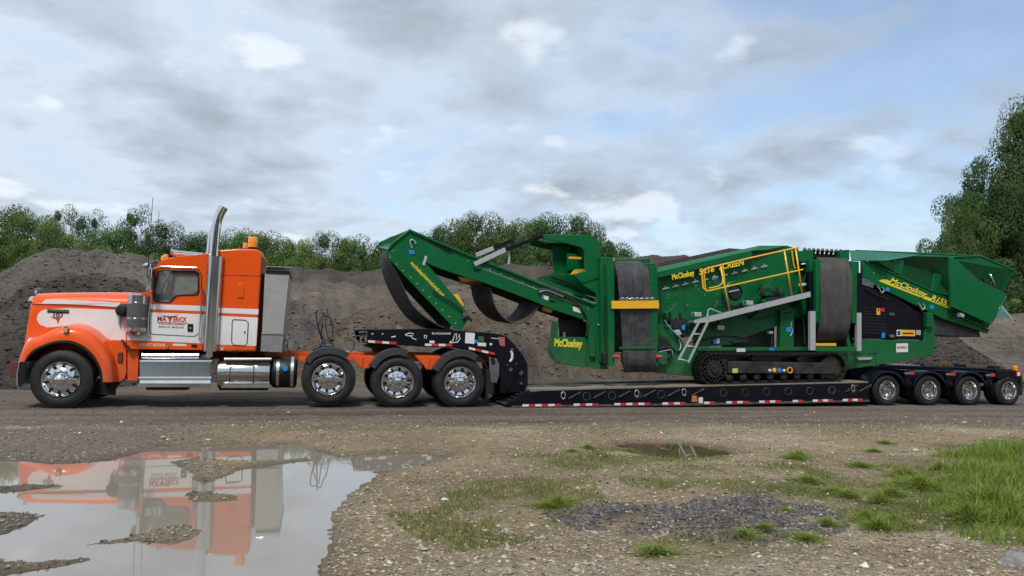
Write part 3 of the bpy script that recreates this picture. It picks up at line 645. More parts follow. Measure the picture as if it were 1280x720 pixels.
def make_wheel_meshes(R, w, rim, style):
    b = B(); b.lathe(tyre_prof(R, w, rim), n=56); tread_blocks(b, R, w)
    ty = b.mesh('tyre', fix=False); ty.materials.append(TYRE)
    r = B(); lug = B(); hub = B()
    if style == 'steer':                  # convex outer face
        r.lathe([(0.09, rim-0.02), (0.02, rim-0.01), (0.004, rim+0.008), (0.006, rim-0.006), (0.030, rim-0.022), (0.042, rim-0.05), (0.032, rim-0.10), (0.012, rim*0.60), (-0.004, rim*0.52), (-0.006, 0.13), (-0.006, 0.0)], n=48)
        face, lugr, holer, holey = -0.006, rim*0.52, rim*0.76, 0.020
        hub.lathe([(-0.006, 0.118), (-0.03, 0.116), (-0.075, 0.105), (-0.10, 0.088), (-0.125, 0.055), (-0.135, 0.0)], n=32)
        nh = 10
    elif style == 'drive':                # dished outer dual
        r.lathe([(0.09, rim-0.02), (0.02, rim-0.01), (0.004, rim+0.008), (0.006, rim-0.008), (0.022, rim-0.024), (0.070, rim-0.036), (0.115, rim-0.05), (0.130, rim-0.09), (0.118, rim*0.66), (0.112, rim*0.46), (0.105, 0.13), (0.105, 0.0)], n=48)
        face, lugr, holer, holey = 0.105, rim*0.50, rim*0.74, 0.116
        hub.lathe([(0.105, 0.115), (0.06, 0.112), (0.015, 0.105), (-0.012, 0.085), (-0.025, 0.045), (-0.028, 0.0)], n=32)
        nh = 10
    else:                                 # small deep-dish trailer wheel
        r.lathe([(0.07, rim-0.02), (0.02, rim-0.008), (0.004, rim+0.008), (0.004, rim-0.008), (0.03, rim-0.022), (0.120, rim-0.036), (0.135, rim-0.07), (0.125, rim*0.62), (0.115, 0.10), (0.115, 0.0)], n=40)
        face, lugr, holer, holey = 0.115, rim*0.50, rim*0.70, 0.128
        hub.lathe([(0.115, 0.085), (0.04, 0.082), (0.015, 0.07), (0.010, 0.0)], n=24)
        nh = 8
    for k in range(10):
        t = 2*pi*(k+0.5)/10; p = Vector((cos(t)*lugr, face, sin(t)*lugr)); lug.cyl(p+Vector((0, 0.01, 0)), p-Vector((0, 0.045, 0)), 0.019, 0.012, 8)
    holes = B()
    for k in range(nh):
        t = 2*pi*k/nh+0.2; p = Vector((cos(t)*holer, holey, sin(t)*holer)); holes.cyl(p+Vector((0, 0.02, 0)), p-Vector((0, 0.006, 0)), 0.029*rim/0.3, 0.026*rim/0.3, 12)
    out = dict(tyre=ty)
    for nm, bb, mm in (('rim', r, CHROME if style != 'trailer' else ALU), ('hub_cap', hub, CHROME if style != 'trailer' else STEEL), ('lug_nuts', lug, CHROME), ('hand_holes', holes, BLACK)):
        me = bb.mesh(nm, fix=False); me.materials.append(mm); out[nm] = me
    return out
STEER = make_wheel_meshes(0.535, 0.30, 0.318, 'steer')
DRIVE = make_wheel_meshes(0.520, 0.26, 0.318, 'drive')
TRAIL = make_wheel_meshes(0.375, 0.205, 0.228, 'trailer')
def wheel(parent, meshes, x, y, z, dual=None, flip=False, rot=0.0, steer=0.0):
    e = bpy.data.objects.new('wheel', None); COL.objects.link(e); e.parent = parent; e.empty_display_size = 0.2
    e.location = Vector((x, y, z))-parent.location; e.rotation_euler = (0, rot, (pi if flip else 0)+steer)
    for nm, me in meshes.items():
        if nm == 'hand_holes': continue
        o = link(nm, me, None, e)
        if nm == 'lug_nuts': o['kind'] = 'stuff'
    o = link('hand_holes', meshes['hand_holes'], None, e); o['kind'] = 'stuff'
    if dual:
        o = link('tyre', meshes['tyre'], None, e); o.location = (0, dual, 0)
    return e

# ------------------------------------------------------------------ the lorry
TR = thing('semi_truck', 'orange and white long-nose semi truck with chrome exhaust stack and polished tanks', 'truck', (W(300, 511).x, 1.2, 0))
YC = 1.22                                 # centre line of the rig
def mirrorY(y): return 2*YC-y
def zx(px, py, Y): q = W(px, py, Y); return q.x, q.z

# bonnet: cross sections lofted from grille to cowl
hb = B()
secs = []
for (pt, pb_, hw_t, hw_b) in [((44, 371), (28, 446), 0.50, 0.60), ((47, 366.5), (36, 446), 0.53, 0.61), ((70, 365.3), (62, 452), 0.56, 0.63), ((110, 364.8), (104, 452), 0.62, 0.68), ((150, 364.6), (148, 470), 0.70, 0.76), ((170, 364.6), (164, 474), 0.74, 0.80)]:
    yb = YC-hw_b; T = W(*pt, YC-hw_t*0.6); Bm = W(*pb_, yb)
    row = []
    zt, zb = T.z, Bm.z; xt, xb = T.x, Bm.x
    prof = [(0.0, 1.0), (0.45, 0.995), (0.72, 0.975), (0.90, 0.93), (0.975, 0.87), (1.0, 0.80), (1.015, 0.60), (1.02, 0.3), (1.03, 0.0)]
    def pt3(u, v, s):
        hw = (hw_t if v > 0.5 else hw_t+(hw_b-hw_t)*(0.5-v)*2)
        return (xb+(xt-xb)*v, YC-s*hw*u, zb+(zt-zb)*v)
    row = [pt3(u, v, 1) for u, v in prof[::-1]] + [pt3(u, v, -1) for u, v in prof[1:]]
    secs.append(row)
hb.loft(secs)
hb.add(secs[0], [tuple(range(len(secs[0])))])
hood = hb.put('hood', ORANGE, TR)
def hood_y(px): return YC-1.02*np.interp(px, [28, 47, 70, 110, 150, 170], [0.52, 0.54, 0.575, 0.635, 0.715, 0.755])-0.006
def hood_decal(pts, name, m, off=0.0):
    v = [];
    for a, b in pts:
        y = hood_y(a)-off; q = W(a, b, y); v.append(q)
    n = len(v); bb = B(); bb.add(v + [p+Vector((0, 0.03, 0)) for p in v], [tuple(range(n))]+[(i, (i+1) % n, (i+1) % n+n, i+n) for i in range(n)])
    return bb.put(name, m, TR)
hood_decal([(52, 379), (57, 374.2), (80, 374.6), (110, 376), (150, 378.3), (149, 384), (110, 381.5), (80, 380), (39.5, 379.2)], 'white_stripe', WHITE)
wp = [(85, 385.2), (110, 386), (150, 387.6), (158, 388), (157, 425), (150, 425), (132, 424.4), (118, 416), (108, 411.5), (99, 409), (88, 407.2), (78, 407.4), (66, 409), (56, 409.3)]
wp += [(51.5, 407), (48, 403.5), (46, 398.5), (47.5, 393), (51, 389), (56, 387), (70, 386)]
hood_decal(wp, 'white_panel', WHITE, 0.001)
hood_decal([(59, 386.3), (86, 387.2), (86, 389.8), (59, 388.8)], 'name_badge', STEEL, 0.014)
hood_decal([(59, 389.0), (86, 390.0), (86, 391.6), (59, 390.6)], 'badge_base', BLACK, 0.012)
ptext('103', (66.5, 395.3), (79, 395.8), 4.2, hood_y(72)-0.008, TXTK, TR, bold=0.02)
def skull(cx, cy, s, Y, m1, m2, parent):
    b = B(); b.pp([(cx-3*s, cy-0.6*s), (cx+3*s, cy-0.6*s), (cx+2.4*s, cy+1*s), (cx+1.3*s, cy+2*s), (cx+0.7*s, cy+5.6*s), (cx-0.7*s, cy+5.6*s), (cx-1.3*s, cy+2*s), (cx-2.4*s, cy+1*s)], Y-0.004, Y+0.004)
    o = b.put('skull_emblem', m1, parent)
    h = B()
    for sg in (-1, 1):
        pts = [(cx+sg*x*s, cy-y*s) for x, y in ((0.6, 0.9), (4.5, 0.7), (7.5, 1.6), (9.6, 3.2), (8.0, 2.4), (4.8, 1.5), (0.6, 1.7))]
        h.pp(pts, Y-0.004, Y+0.004)
    h.put('horn_emblem', m2, parent)
skull(72.3, 398, 1.0, hood_y(72)-0.006, TXTR, TXTK, TR)
# grille surround and bars at the nose
g0 = secs[0]; gb = B(); gr_ = B()
nose = [Vector(p) for p in g0]
xt_, zt_ = max(nose, key=lambda p: p.z).x, max(p.z for p in nose); zb_ = min(p.z for p in nose); xb_ = min(p.x for p in nose)
def nosex(z): return xb_+(xt_-xb_)*(z-zb_)/(zt_-zb_)
for s in (-1, 1):
    gb.bar((nosex(zb_)-0.005, YC+s*0.44, zb_), (nosex(zt_-0.1)-0.005, YC+s*0.41, zt_-0.06), 0.05, 0.05, up=(0, 1, 0))
gb.tube([(nosex(zt_)-0.015, YC-0.50, zt_-0.11), (nosex(zt_)-0.01, YC-0.44, zt_-0.04), (nosex(zt_)-0.01, YC, zt_-0.01), (nosex(zt_)-0.01, YC+0.44, zt_-0.04), (nosex(zt_)-0.015, YC+0.50, zt_-0.11)], 0.045, 8)
gb.bar((nosex(zb_), YC-0.46, zb_+0.02), (nosex(zb_), YC+0.46, zb_+0.02), 0.05, 0.06)
grille = gb.put('grille', CHROME, TR)
for i in range(13):
    y = YC-0.42+0.07*i; gr_.bar((nosex(zb_)-0.02, y, zb_+0.03), (nosex(zt_-0.1)-0.02, y, zt_-0.09), 0.018, 0.03, up=(0, 1, 0))
gr_.put('grille_bars', STEEL, grille)
ob = B(); q = W(45, 366, YC); ob.cyl((q.x, YC, q.z-0.02), (q.x, YC, q.z+0.06), 0.025, 0.012, 10); ob.bar((q.x-0.02, YC, q.z+0.06), (q.x+0.07, YC, q.z+0.08), 0.02, 0.03)
ob.put('hood_ornament', CHROME, TR, 0.004)

# front wings
outer = [(22.5, 452), (25, 442), (30, 430), (38, 423), (50, 419), (62, 413.5), (76, 408.8), (90, 407.6), (103, 410.5), (115, 417), (126, 427), (134, 438), (139.5, 449), (142, 462), (143, 477.5)]
inner = [(32.5, 452), (35.5, 447), (40.5, 442), (48, 437), (57, 432.8), (66, 430), (76, 428.6), (88, 429.2), (97, 432.2), (105, 436.5), (113, 443.5), (119, 451.5), (123.5, 461), (125.5, 469), (126.3, 477.5)]
for side in (0, 1):
    fb = B()
    def yy(y): return y if side == 0 else mirrorY(y)
    O = smooth_pts([W(a, b, 0.10) for a, b in outer], 4); I = smooth_pts([W(a, b, 0.02) for a, b in inner], 4)
    rows = []
    for (y, t, dz) in [(0.66, -0.10, 0.03), (0.42, -0.07, 0.015), (0.22, -0.02, 0.0), (0.12, 0.06, 0), (0.06, 0.20, 0), (0.030, 0.40, 0), (0.018, 0.62, 0), (0.012, 0.85, 0)]:
        rows.append([(o.x+(i_.x-o.x)*t, yy(y), o.z+(i_.z-o.z)*t+dz) for o, i_ in zip(O, I)])
    fb.loft(rows); fnd = fb.put('fender', ORANGE, TR, solid=0.012)
    lb = B(); rows = []
    for (y, t) in [(0.008, 0.84), (0.004, 1.0), (0.03, 1.06), (0.34, 1.05)]:
        rows.append([(o.x+(i_.x-o.x)*t, yy(y), o.z+(i_.z-o.z)*t) for o, i_ in zip(O, I)])
    lb.loft(rows); lb.put('wheel_arch_lip', BLACK, fnd)
    wb = B()                                # dark inner arch
    rows = [[(o.x+(i_.x-o.x)*1.05, yy(y), o.z+(i_.z-o.z)*1.05) for o, i_ in zip(O, I)] for y in (0.3, 0.72)]
    wb.loft(rows); wb.put('inner_arch', BLACK, fnd)
    if side == 0:
        q0 = W(83, 412.5, 0.03)
        m_ = B().box(q0.x-0.035, q0.x+0.035, -0.012, 0.05, q0.z-0.055, q0.z+0.075); m_.put('marker_lamp', STEEL, fnd, 0.008)
        B().box(q0.x-0.024, q0.x+0.024, -0.02, 0.0, q0.z-0.04, q0.z+0.03).put('marker_lens', AMBER, fnd, 0.006)
    q0 = W(29, 427, 0.15); hl = B().lathe([(-0.10, 0.0), (-0.09, 0.07), (-0.06, 0.11), (0.05, 0.12), (0.2, 0.06), (0.24, 0)], (q0.x+0.12, yy(0.30), q0.z-0.03), 20, 'X'); hl.put('headlamp', CHROME, fnd)
# skirts behind the wheel
sk = B().pp([(126, 427), (134, 425), (157.5, 425.5), (158, 466), (156, 473), (150, 477.5), (140, 477.5), (141, 460), (136, 443)], 0.30, 0.50); sk.put('hood_skirt', ORANGE, TR, 0.012)
sk = B().pp([(159.2, 426), (174, 427), (172.5, 476), (159, 476)], 0.32, 0.60); sk.put('cowl_panel', ORANGE, TR, 0.010)
q = W(150.5, 446, 0.30); B().box(q.x-0.045, q.x+0.045, 0.27, 0.31, q.z-0.10, q.z+0.09).put('hood_latch', REDBR, TR, 0.015)
mf = B().pp([(122, 478), (146, 478), (144, 494), (121, 493)], 0.30, 0.33); mf.put('mud_flap', RUBBER, TR)
# bumper
bb = B(); p0 = W(19.5, 451.5, 0.02); p1 = W(17.5, 486.5, 0.02)
xs_ = p0.x
prof = [(p0.z, 0.05), (p0.z-0.02, 0.0), ((p0.z+p1.z)/2, -0.03), (p1.z+0.05, 0.0), (p1.z, 0.06)]
rows = []
for (y, dx) in [(0.0, 0.07), (0.0, 0.05), (0.05, 0.02), (0.35, -0.05), (YC, -0.09), (mirrorY(0.35), -0.05), (mirrorY(0.05), 0.02), (mirrorY(0), 0.05), (mirrorY(0), 0.07)]:
    rows.append([(xs_+dx+d*0.6, y, z) for z, d in prof])
bb.loft(rows); bmp = bb.put('bumper', CHROME, TR, solid=0.008)
B().pp([(21.5, 453), (32, 452.5), (32, 478), (20.5, 485)], 0.01, 0.06).put('bumper_end_liner', BLACK, bmp)
for yy_ in (0.32, mirrorY(0.32)):
    B().box(xs_-0.17, xs_-0.05, yy_-0.05, yy_+0.05, p1.z+0.20, p0.z-0.02).put('tow_pin_guard', REDBR, bmp, 0.01)

# cab
YN = 0.22
cabpx = [(158.5, 436), (158.5, 425), (161, 372), (166, 366), (184, 364), (187, 352), (193, 334), (199, 326.5), (206, 323.5), (219, 321), (240, 319), (262, 317), (262, 437.5)]
hole = [(198, 338.8), (203, 337.6), (243, 338.6), (248, 341), (248.2, 364), (246, 367.8), (222, 368.6), (219, 370.5), (213.5, 376.2), (211, 377.2), (193.2, 376.2), (192, 373)]
# side skins with a real window opening: strips between opening and outline
def cab_side(Y, sgn, name):
    b = B(); outl = [(193.5, 334), (199, 326.7), (219, 321.2), (262, 317.2), (262, 437.5), (158.5, 436), (158.5, 425), (161, 372), (166, 366), (184, 364.5)]
    idx = [(0, 10), ]
    bm = bmesh.new()
    vo = [bm.verts.new(W(a, b_, YN)) for a, b_ in outl]; vi = [bm.verts.new(W(a, b_, YN)) for a, b_ in hole]
    eo = [bm.edges.new((vo[i], vo[(i+1) % len(vo)])) for i in range(len(vo))]; ei = [bm.edges.new((vi[i], vi[(i+1) % len(vi)])) for i in range(len(vi))]
    bmesh.ops.triangle_fill(bm, edges=eo+ei, use_beauty=True, normal=(0, -1, 0))
    bmesh.ops.recalc_face_normals(bm, faces=bm.faces)
    r = bmesh.ops.extrude_face_region(bm, geom=bm.faces[:])
    for v in [x for x in r['geom'] if isinstance(x, bmesh.types.BMVert)]: v.co.y += 0.06
    for v in bm.verts:
        if sgn < 0: v.co.y = mirrorY(v.co.y)
    bmesh.ops.recalc_face_normals(bm, faces=bm.faces)
    me = bpy.data.meshes.new(name); bm.to_mesh(me); bm.free(); return link(name, me, ORANGE, TR)
cab_side(YN, 1, 'cab_side'); cab_side(YN, -1, 'cab_side')
cb = B()                                   # roof, back, floor and cowl between the sides
rf = [W(a, b, YN) for a, b in ((193.5, 334), (199, 326.7), (206, 323.7), (219, 321.2), (240, 319.2), (262, 317.2))]
rows = []
for u, dz in ((0.0, -0.05), (0.03, 0.0), (0.08, 0.025), (0.2, 0.05), (0.5, 0.07), (0.8, 0.05), (0.92, 0.025), (0.97, 0.0), (1.0, -0.05)):
    y = YN+(mirrorY(YN)-YN)*u; rows.append([(p.x, y, p.z+dz) for p in rf])
cb.loft(rows); cb.put('cab_roof', ORANGE, TR, solid=0.02)
cw = B(); pts = [W(a, b, YN) for a, b in ((158.5, 436), (158.5, 425), (161, 372), (166, 366), (185, 364))]
cw.loft([[(p.x, YN+0.01, p.z) for p in pts], [(p.x-0.02, mirrorY(YN)-0.01, p.z) for p in pts]], False); cw.put('cowl', ORANGE, TR, solid=0.02)
fl = B(); a = W(160, 436, YN); c = W(262, 437, YN); fl.box(a.x, c.x, YN+0.07, mirrorY(YN)-0.07, a.z, a.z+0.06); fl.put('cab_floor', BLACK, TR)
# windscreen and pillars
ws = B(); A0 = W(185.5, 363, YN); A1 = W(194, 335, YN)
ws.loft([[(A0.x-d*0.75, y, A0.z+0.01), (A1.x-d*0.6, y, A1.z)] for y, d in ((YN+0.01, 0), (YN+0.18, 0.12), (YN+0.5, 0.19), (YC, 0.22), (mirrorY(YN+0.5), 0.19), (mirrorY(YN+0.18), 0.12), (mirrorY(YN+0.01), 0))])
GLT, gt, gbs = principled('windscreen_glass'); gbs.inputs['Base Color'].default_value = (0.75, 0.85, 0.85, 1); gbs.inputs['Roughness'].default_value = 0.02; gbs.inputs['Transmission Weight'].default_value = 0.85; gbs.inputs['IOR'].default_value = 1.1; gbs.inputs['Specular IOR Level'].default_value = 0.9
ws.put('windscreen', GLT, TR, solid=0.006)
vz = B(); V0 = W(184, 331.5, YN); V1 = W(199, 325.8, YN)
vz.loft([[(V0.x-d, y, V0.z), (V0.x+0.03-d, y, V0.z+0.05), (V1.x-d*0.8, y, V1.z+0.02)] for y, d in ((YN-0.02, 0), (YN+0.25, 0.14), (YC, 0.22), (mirrorY(YN+0.25), 0.14), (mirrorY(YN-0.02), 0))])
vz.put('sun_visor', CHROME, TR, solid=0.012)
bb = B(); bb.tube([W(188, 352, YN-0.03), W(192, 336, YN-0.03), W(200, 333, YN-0.03), W(246, 334.5, YN-0.03)], 0.012, 6); bb.put('drip_rail', CHROME, TR)
# door window glass, frame, interior
wn_ = B(); pts = [W(a, b, YN+0.03) for a, b in hole]; wn_.add(pts, [tuple(range(len(pts)))])
GLD, gt2, gb2 = principled('door_glass'); gb2.inputs['Base Color'].default_value = (0.88, 0.92, 0.90, 1); gb2.inputs['Roughness'].default_value = 0.02; gb2.inputs['Transmission Weight'].default_value = 0.9; gb2.inputs['IOR'].default_value = 1.08
door = B(); dpx = [(188, 392), (190, 381), (250.5, 381), (250, 415), (246, 419.6), (192, 418), (187.6, 413)]
sm_ = [W(a, b, YN-0.004) for a, b in [(192, 334.5), (189, 362), (187.5, 390), (186.6, 413), (190, 417.8), (216, 419.2), (243, 420.4), (249, 416), (251.5, 390), (252, 345), (248, 335.5)]]
door.tube(sm_, 0.0075, 5, cap=True); dr = door.put('door', BLACK, TR)
wn_.put('window', GLD, dr, solid=0.005, fix=False)
w2 = B(); pts = [Vector((p.x, mirrorY(p.y), p.z)) for p in pts]; w2.add(pts, [tuple(range(len(pts)))]); w2.put('window', GLD, TR, solid=0.005, fix=False)
wf = B(); fr = [W(a, b, YN-0.006) for a, b in hole]; wf.tube(fr+[fr[0]], 0.017, 6); wf.put('window_frame', BLACK, dr)
h_ = B().pp([(234.4, 404.5), (241.6, 405), (241.2, 414.8), (234, 414.3)], YN-0.02, YN+0.02); h_.put('door_handle', BLACK, dr, 0.012)
h_ = B().pp([(236.4, 409), (239.6, 409.2), (239.4, 411.4), (236.2, 411.2)], YN-0.032, YN-0.015); h_.put('handle_latch', STEEL, dr, 0.004)
# interior
sb = B(); p = W(236, 372, 0.8); sb.box(p.x-0.22, p.x+0.22, 0.55, 1.0, p.z-0.5, p.z-0.12); sb.box(p.x+0.12, p.x+0.26, 0.55, 1.0, p.z-0.2, p.z+0.12); sb.put('driver_seat', BLACK, TR, 0.04)
sb = B(); c_ = W(206, 362, 0.7); import math as _m
sb.tube([c_+Vector((0.10*cos(t)*0.5, 0.22*sin(t), 0.20*cos(t))) for t in (2*pi*k/20 for k in range(21))], 0.014, 6); sb.put('steering_wheel', BLACK, TR)
sb = B(); d0 = W(186, 366, 0.6); sb.box(d0.x+0.02, d0.x+0.42, YN+0.08, mirrorY(YN)-0.08, d0.z-0.45, d0.z-0.02); sb.put('dashboard', BLACK, TR, 0.03)
sb = B(); sb.tube([W(214, 340, 0.75), W(211, 349, 0.75), W(211.5, 354, 0.75), W(214, 355.5, 0.75), W(216, 352, 0.75), W(216, 341, 0.75)], 0.012, 6); sb.put('grab_strap', BLACK, TR)
# white bands on the cab
def band(px, name, m, Y, off=0.003): return B().pp(px, Y-off, Y+0.01, Y-off).put(name, m, TR)
band([(162, 379), (184, 380), (263, 382.6), (262.4, 389.4), (184, 386.2), (161.5, 385.4)], 'white_stripe', WHITE, YN)
band([(161, 389.4), (184, 390.2), (262.2, 393.2), (260, 429.6), (184, 426), (159, 425)], 'white_panel', WHITE, YN)
YD = YN-0.004
ptext('MA', (196.5, 401.2), (208.2, 401.7), 6.0, YD, TXTR, TR, bold=0.03); ptext('ERICK', (216.4, 402.0), (233.5, 402.6), 6.0, YD, TXTR, TR, bold=0.03)
skull(212.3, 396.6, 1.05, YD-0.003, TXTR, TXTK, TR)
B().pp([(195.5, 402.4), (234.5, 403.9), (234.4, 404.5), (195.5, 403.0)], YD-0.003, YD+0.002).put('logo_underline', TXTR, TR)
ptext('ENVIRONMENTAL EQUIPMENT', (198, 405.4), (231.5, 406.8), 1.9, YD, TXTR, TR)
ptext('BYRON, MI   989-257-0772', (198.5, 409.4), (230, 410.6), 2.2, YD, TXTK, TR)
ptext('USDOT 3025698', (174.2, 432.2), (206.3, 433.2), 3.6, YN, TXTW, TR, bold=0.012)
band([(216, 429.6), (233, 430.2), (233, 432.6), (216, 432)], 'cab_sticker', TXTW, YN)
B().pp([(239, 430.4), (246, 430.7), (246, 433.6), (239, 433.2)], YN-0.02, YN+0.01).put('marker_lamp', BLACK, TR, 0.004)
B().pp([(207, 432), (210.5, 432), (210.5, 436), (207, 436)], YN-0.03, YN+0.01).put('marker_lamp', STEEL, TR, 0.008)
# grab rails, mirror, breather
b = B(); b.tube([W(252.6, 361, YN), W(252.6, 362.5, YN-0.07), W(250.5, 392, YN-0.07), W(248.6, 421, YN-0.07), W(248.6, 422.5, YN)], 0.014, 7); b.put('grab_rail', CHROME, TR)
b = B(); b.tube([W(189.4, 361, YN), W(189.4, 363, YN-0.06), W(186, 395, YN-0.06), W(185.4, 420, YN-0.06), W(185.4, 422, YN)], 0.013, 7); b.put('grab_rail', CHROME, TR)
for sgn in (0, 1):
    def my(v): return v if sgn == 0 else Vector((v.x, mirrorY(v.y), v.z))
    b = B(); pts = [my(W(a, c, -0.06)) for a, c in ((185.6, 335), (190.2, 334.6), (189, 362.5), (184.6, 362))]
    b.add(pts+[p+Vector((0.02, 0.24 if sgn == 0 else -0.24, 0)) for p in pts], [(0, 1, 2, 3), (4, 5, 6, 7), (0, 1, 5, 4), (1, 2, 6, 5), (2, 3, 7, 6), (3, 0, 4, 7)]); mo = b.put('mirror', CHROME, TR, 0.012)
    b = B(); b.tube([my(W(193, 331, YN)), my(W(188, 330, 0.0)), my(W(186, 366, 0.0)), my(W(190, 366, YN))], 0.012, 6); b.put('mirror_arm', CHROME, mo)
b = B(); top = W(173.2, 369.5, 0.20); bot = W(171, 414, 0.20); r_ = 0.185
ax = (top-bot).normalized()
b.tube([bot-ax*0.07, bot-ax*0.02, bot, bot+(top-bot)*0.34, bot+(top-bot)*0.345, bot+(top-bot)*0.36, bot+(top-bot)*0.365, bot+(top-bot)*0.78, bot+(top-bot)*0.785, bot+(top-bot)*0.80, bot+(top-bot)*0.805, top, top+ax*0.02, top+ax*0.035], [0.10, 0.15, r_, r_, r_+0.006, r_+0.006, r_, r_, r_+0.006, r_+0.006, r_, r_, r_-0.02, 0.08], 28)
ac_ = b.put('air_cleaner', STEEL, TR); b = B(); b.tube([bot+(top-bot)*0.10, bot+(top-bot)*0.33], r_+0.002, 28, cap=False); b.tube([bot+(top-bot)*0.38, bot+(top-bot)*0.76], r_+0.002, 28, cap=False); b.put('intake_screen', mat('steel_mesh', (0.16, 0.155, 0.145), 0.45, 0.8, var=0.2, nscale=30), ac_)
b = B().tube([W(171, 388, 0.45), W(163, 388, 0.34), W(157, 388, 0.31), W(153, 388, 0.34), W(151, 388, 0.55)], [0.11, 0.12, 0.125, 0.12, 0.10], 16); b.put('air_intake_hose', RUBBER, TR)
b = B().tube([W(152, 425, 0.25), W(157, 430, 0.22), W(163, 437, 0.22)], 0.022, 6); b.put('hood_hinge', BLACK, TR)
b = B(); q = W(150.5, 392, 0.5); b.pp([(148.5, 381), (150, 380.5), (149.5, 404), (150.5, 408), (149, 408), (147.6, 403)], 0.44, 0.47); b.put('hood_edge_trim', STEEL, TR)
# roof furniture
b = B(); h0 = W(214, 314.5, 0.75); h1 = W(254, 317.5, 0.75)
b.tube([h0, h0+(h1-h0)*0.06, h0+(h1-h0)*0.3, h1], [0.075, 0.045, 0.03, 0.022], 14); b.cyl(h1-Vector((0.1, 0, 0.0)), h1-Vector((0.1, 0, 0.12)), 0.015, n=6); b.cyl(h0+Vector((0.2, 0, 0.0)), h0+Vector((0.2, 0, -0.14)), 0.015, n=6); b.put('air_horn', CHROME, TR)
b = B(); h0 = W(217, 317.5, 0.55); h1 = W(250, 319, 0.55); b.tube([h0, h0+(h1-h0)*0.08, h0+(h1-h0)*0.3, h1], [0.055, 0.035, 0.026, 0.02], 14); b.cyl(h0+Vector((0.2, 0, 0.0)), h0+Vector((0.2, 0, -0.1)), 0.015, n=6); b.put('air_horn', CHROME, TR)
for k, y in enumerate((0.42, 0.8, YC, 1.64, 2.02)):
    q = W(203.5, 321.5, 0.42); d = -0.14*(1-((y-YC)/0.8)**2)
    B().lathe([(-0.03, 0.0), (-0.03, 0.05), (0.02, 0.055), (0.05, 0.045), (0.065, 0.0)], (q.x+d+0.05, y, q.z+0.0), 14, 'Z').put('roof_marker_lamp', AMBER, TR)
for a, c, Y in (((184, 347), (191, 247), 0.0), ((192, 342), (199, 264), mirrorY(0.0))):
    p0_ = W(*a, Y); p1_ = W(*c, Y); B().tube([p0_, p0_+(p1_-p0_)*0.5, p1_], [0.009, 0.007, 0.005], 5).put('whip_antenna', BLACK, TR)

# sleeper
YS = 0.12
sb = B(); sl_ = [(272, 439), (263, 437), (263, 317.2), (270, 314), (277, 312.2), (295, 310.8), (318, 311.2), (324, 312.4), (327, 316), (326.2, 341), (320, 439.5)]
sb.pp(sl_, YS, mirrorY(YS)); slp = sb.put('sleeper', ORANGE, TR, 0.035, seg=3)
band([(276, 384.8), (323.2, 386.6), (322.7, 393.2), (275.6, 391)], 'white_stripe', WHITE, YS)
band([(275.4, 395), (322.4, 397), (320.2, 432.4), (273, 430.8)], 'white_panel', WHITE, YS)
band([(274, 343.4), (326, 345), (326, 345.7), (274, 344.1)], 'panel_seam', BLACK, YS, 0.0015)
pts = [(292, 399.4), (307, 400.2), (310.4, 403.4), (309, 428.5), (306, 432), (292.5, 431.4), (289.6, 428), (290.2, 402.5)]
b = B(); P_ = [W(a, c, YS-0.004) for a, c in pts]; b.tube(P_+[P_[0]], 0.009, 5); b.put('locker_door', BLACK, slp)
B().pp([(305, 414), (306.6, 414), (306.6, 416), (305, 416)], YS-0.02, YS+0.01).put('locker_latch', BLACK, slp)
B().pp([(297.5, 354), (305.5, 354.4), (304.6, 372.6), (296.8, 372.2)], YS-0.018, YS+0.02).put('vent_hatch', ORANGE, slp, 0.012)
band([(275, 433.4), (280, 433.6), (279.8, 438.2), (274.8, 438)], 'warning_sticker', TXTW, YS)
b = B(); c_ = W(277.4, 435.8, YS-0.006); b.tube([c_+Vector((0.03*cos(t), 0, 0.03*sin(t))) for t in (2*pi*k/12 for k in range(13))], 0.006, 4); b.put('sticker_ring', TXTR, TR)
# beacons
def beacon(px0, px1, py0, py1, Y):
    a = W(px0, py1, Y); c = W(px1, py0, Y); cx_ = (a.x+c.x)/2; r = (c.x-a.x)/2; h = c.z-a.z
    b = B().lathe([(0, 0), (0, r*0.8), (h*0.22, r*0.8), (h*0.22, 0)], (cx_, Y, a.z-0.02), 20, 'Z'); o = b.put('beacon_base', BLACK, TR)
    B().lathe([(h*0.2, r*0.98), (h*0.45, r), (h*0.47, r*0.93), (h*0.53, r*0.93), (h*0.55, r), (h*0.95, r*0.95), (h, r*0.8), (h, 0)], (cx_, Y, a.z-0.02), 20, 'Z').put('beacon_lens', AMBER, o)
beacon(309.6, 322.6, 295.5, 311, 0.55); beacon(303.4, 310, 302.5, 311, 1.6)
# exhaust stacks
def stack(dx, Y, name='exhaust_stack'):
    def P(a, c): q = W(a, c, 0.10); return Vector((q.x+dx, Y, q.z))
    b = B(); path = [P(266.6, 330), P(267.6, 318), P(269, 300), P(270.4, 285), P(271.6, 276), P(274.5, 267.5), P(279.4, 259)]
    b.tube(smooth_pts(path, 5), 0.088, 22, cap=False); b.tube([P(279.0, 259.6), P(279.6, 258.6)], 0.075, 22); st = b.put(name, CHROME, TR)
    b = B(); b.tube([P(262.5, 439), P(266, 380), P(270, 321)], [0.145]*3, 26); b.put('heat_shield', STEEL, st)
    b = B()
    for k in range(46):                      # perforated strip along the shield
        t = k/45; q = P(254.4+(264.6-254.4)*t, 437-114*t); b.cyl(q+Vector((0.0, -0.08, 0)), q+Vector((0.004, -0.095, 0)), 0.013, n=6)
    b.put('shield_slots', BLACK, st)
    b = B(); b.tube([P(262, 446), P(262.5, 436)], 0.07, 12); b.put('exhaust_elbow', STEEL, st)
stack(0.0, 0.10); stack(-0.35, mirrorY(0.16))
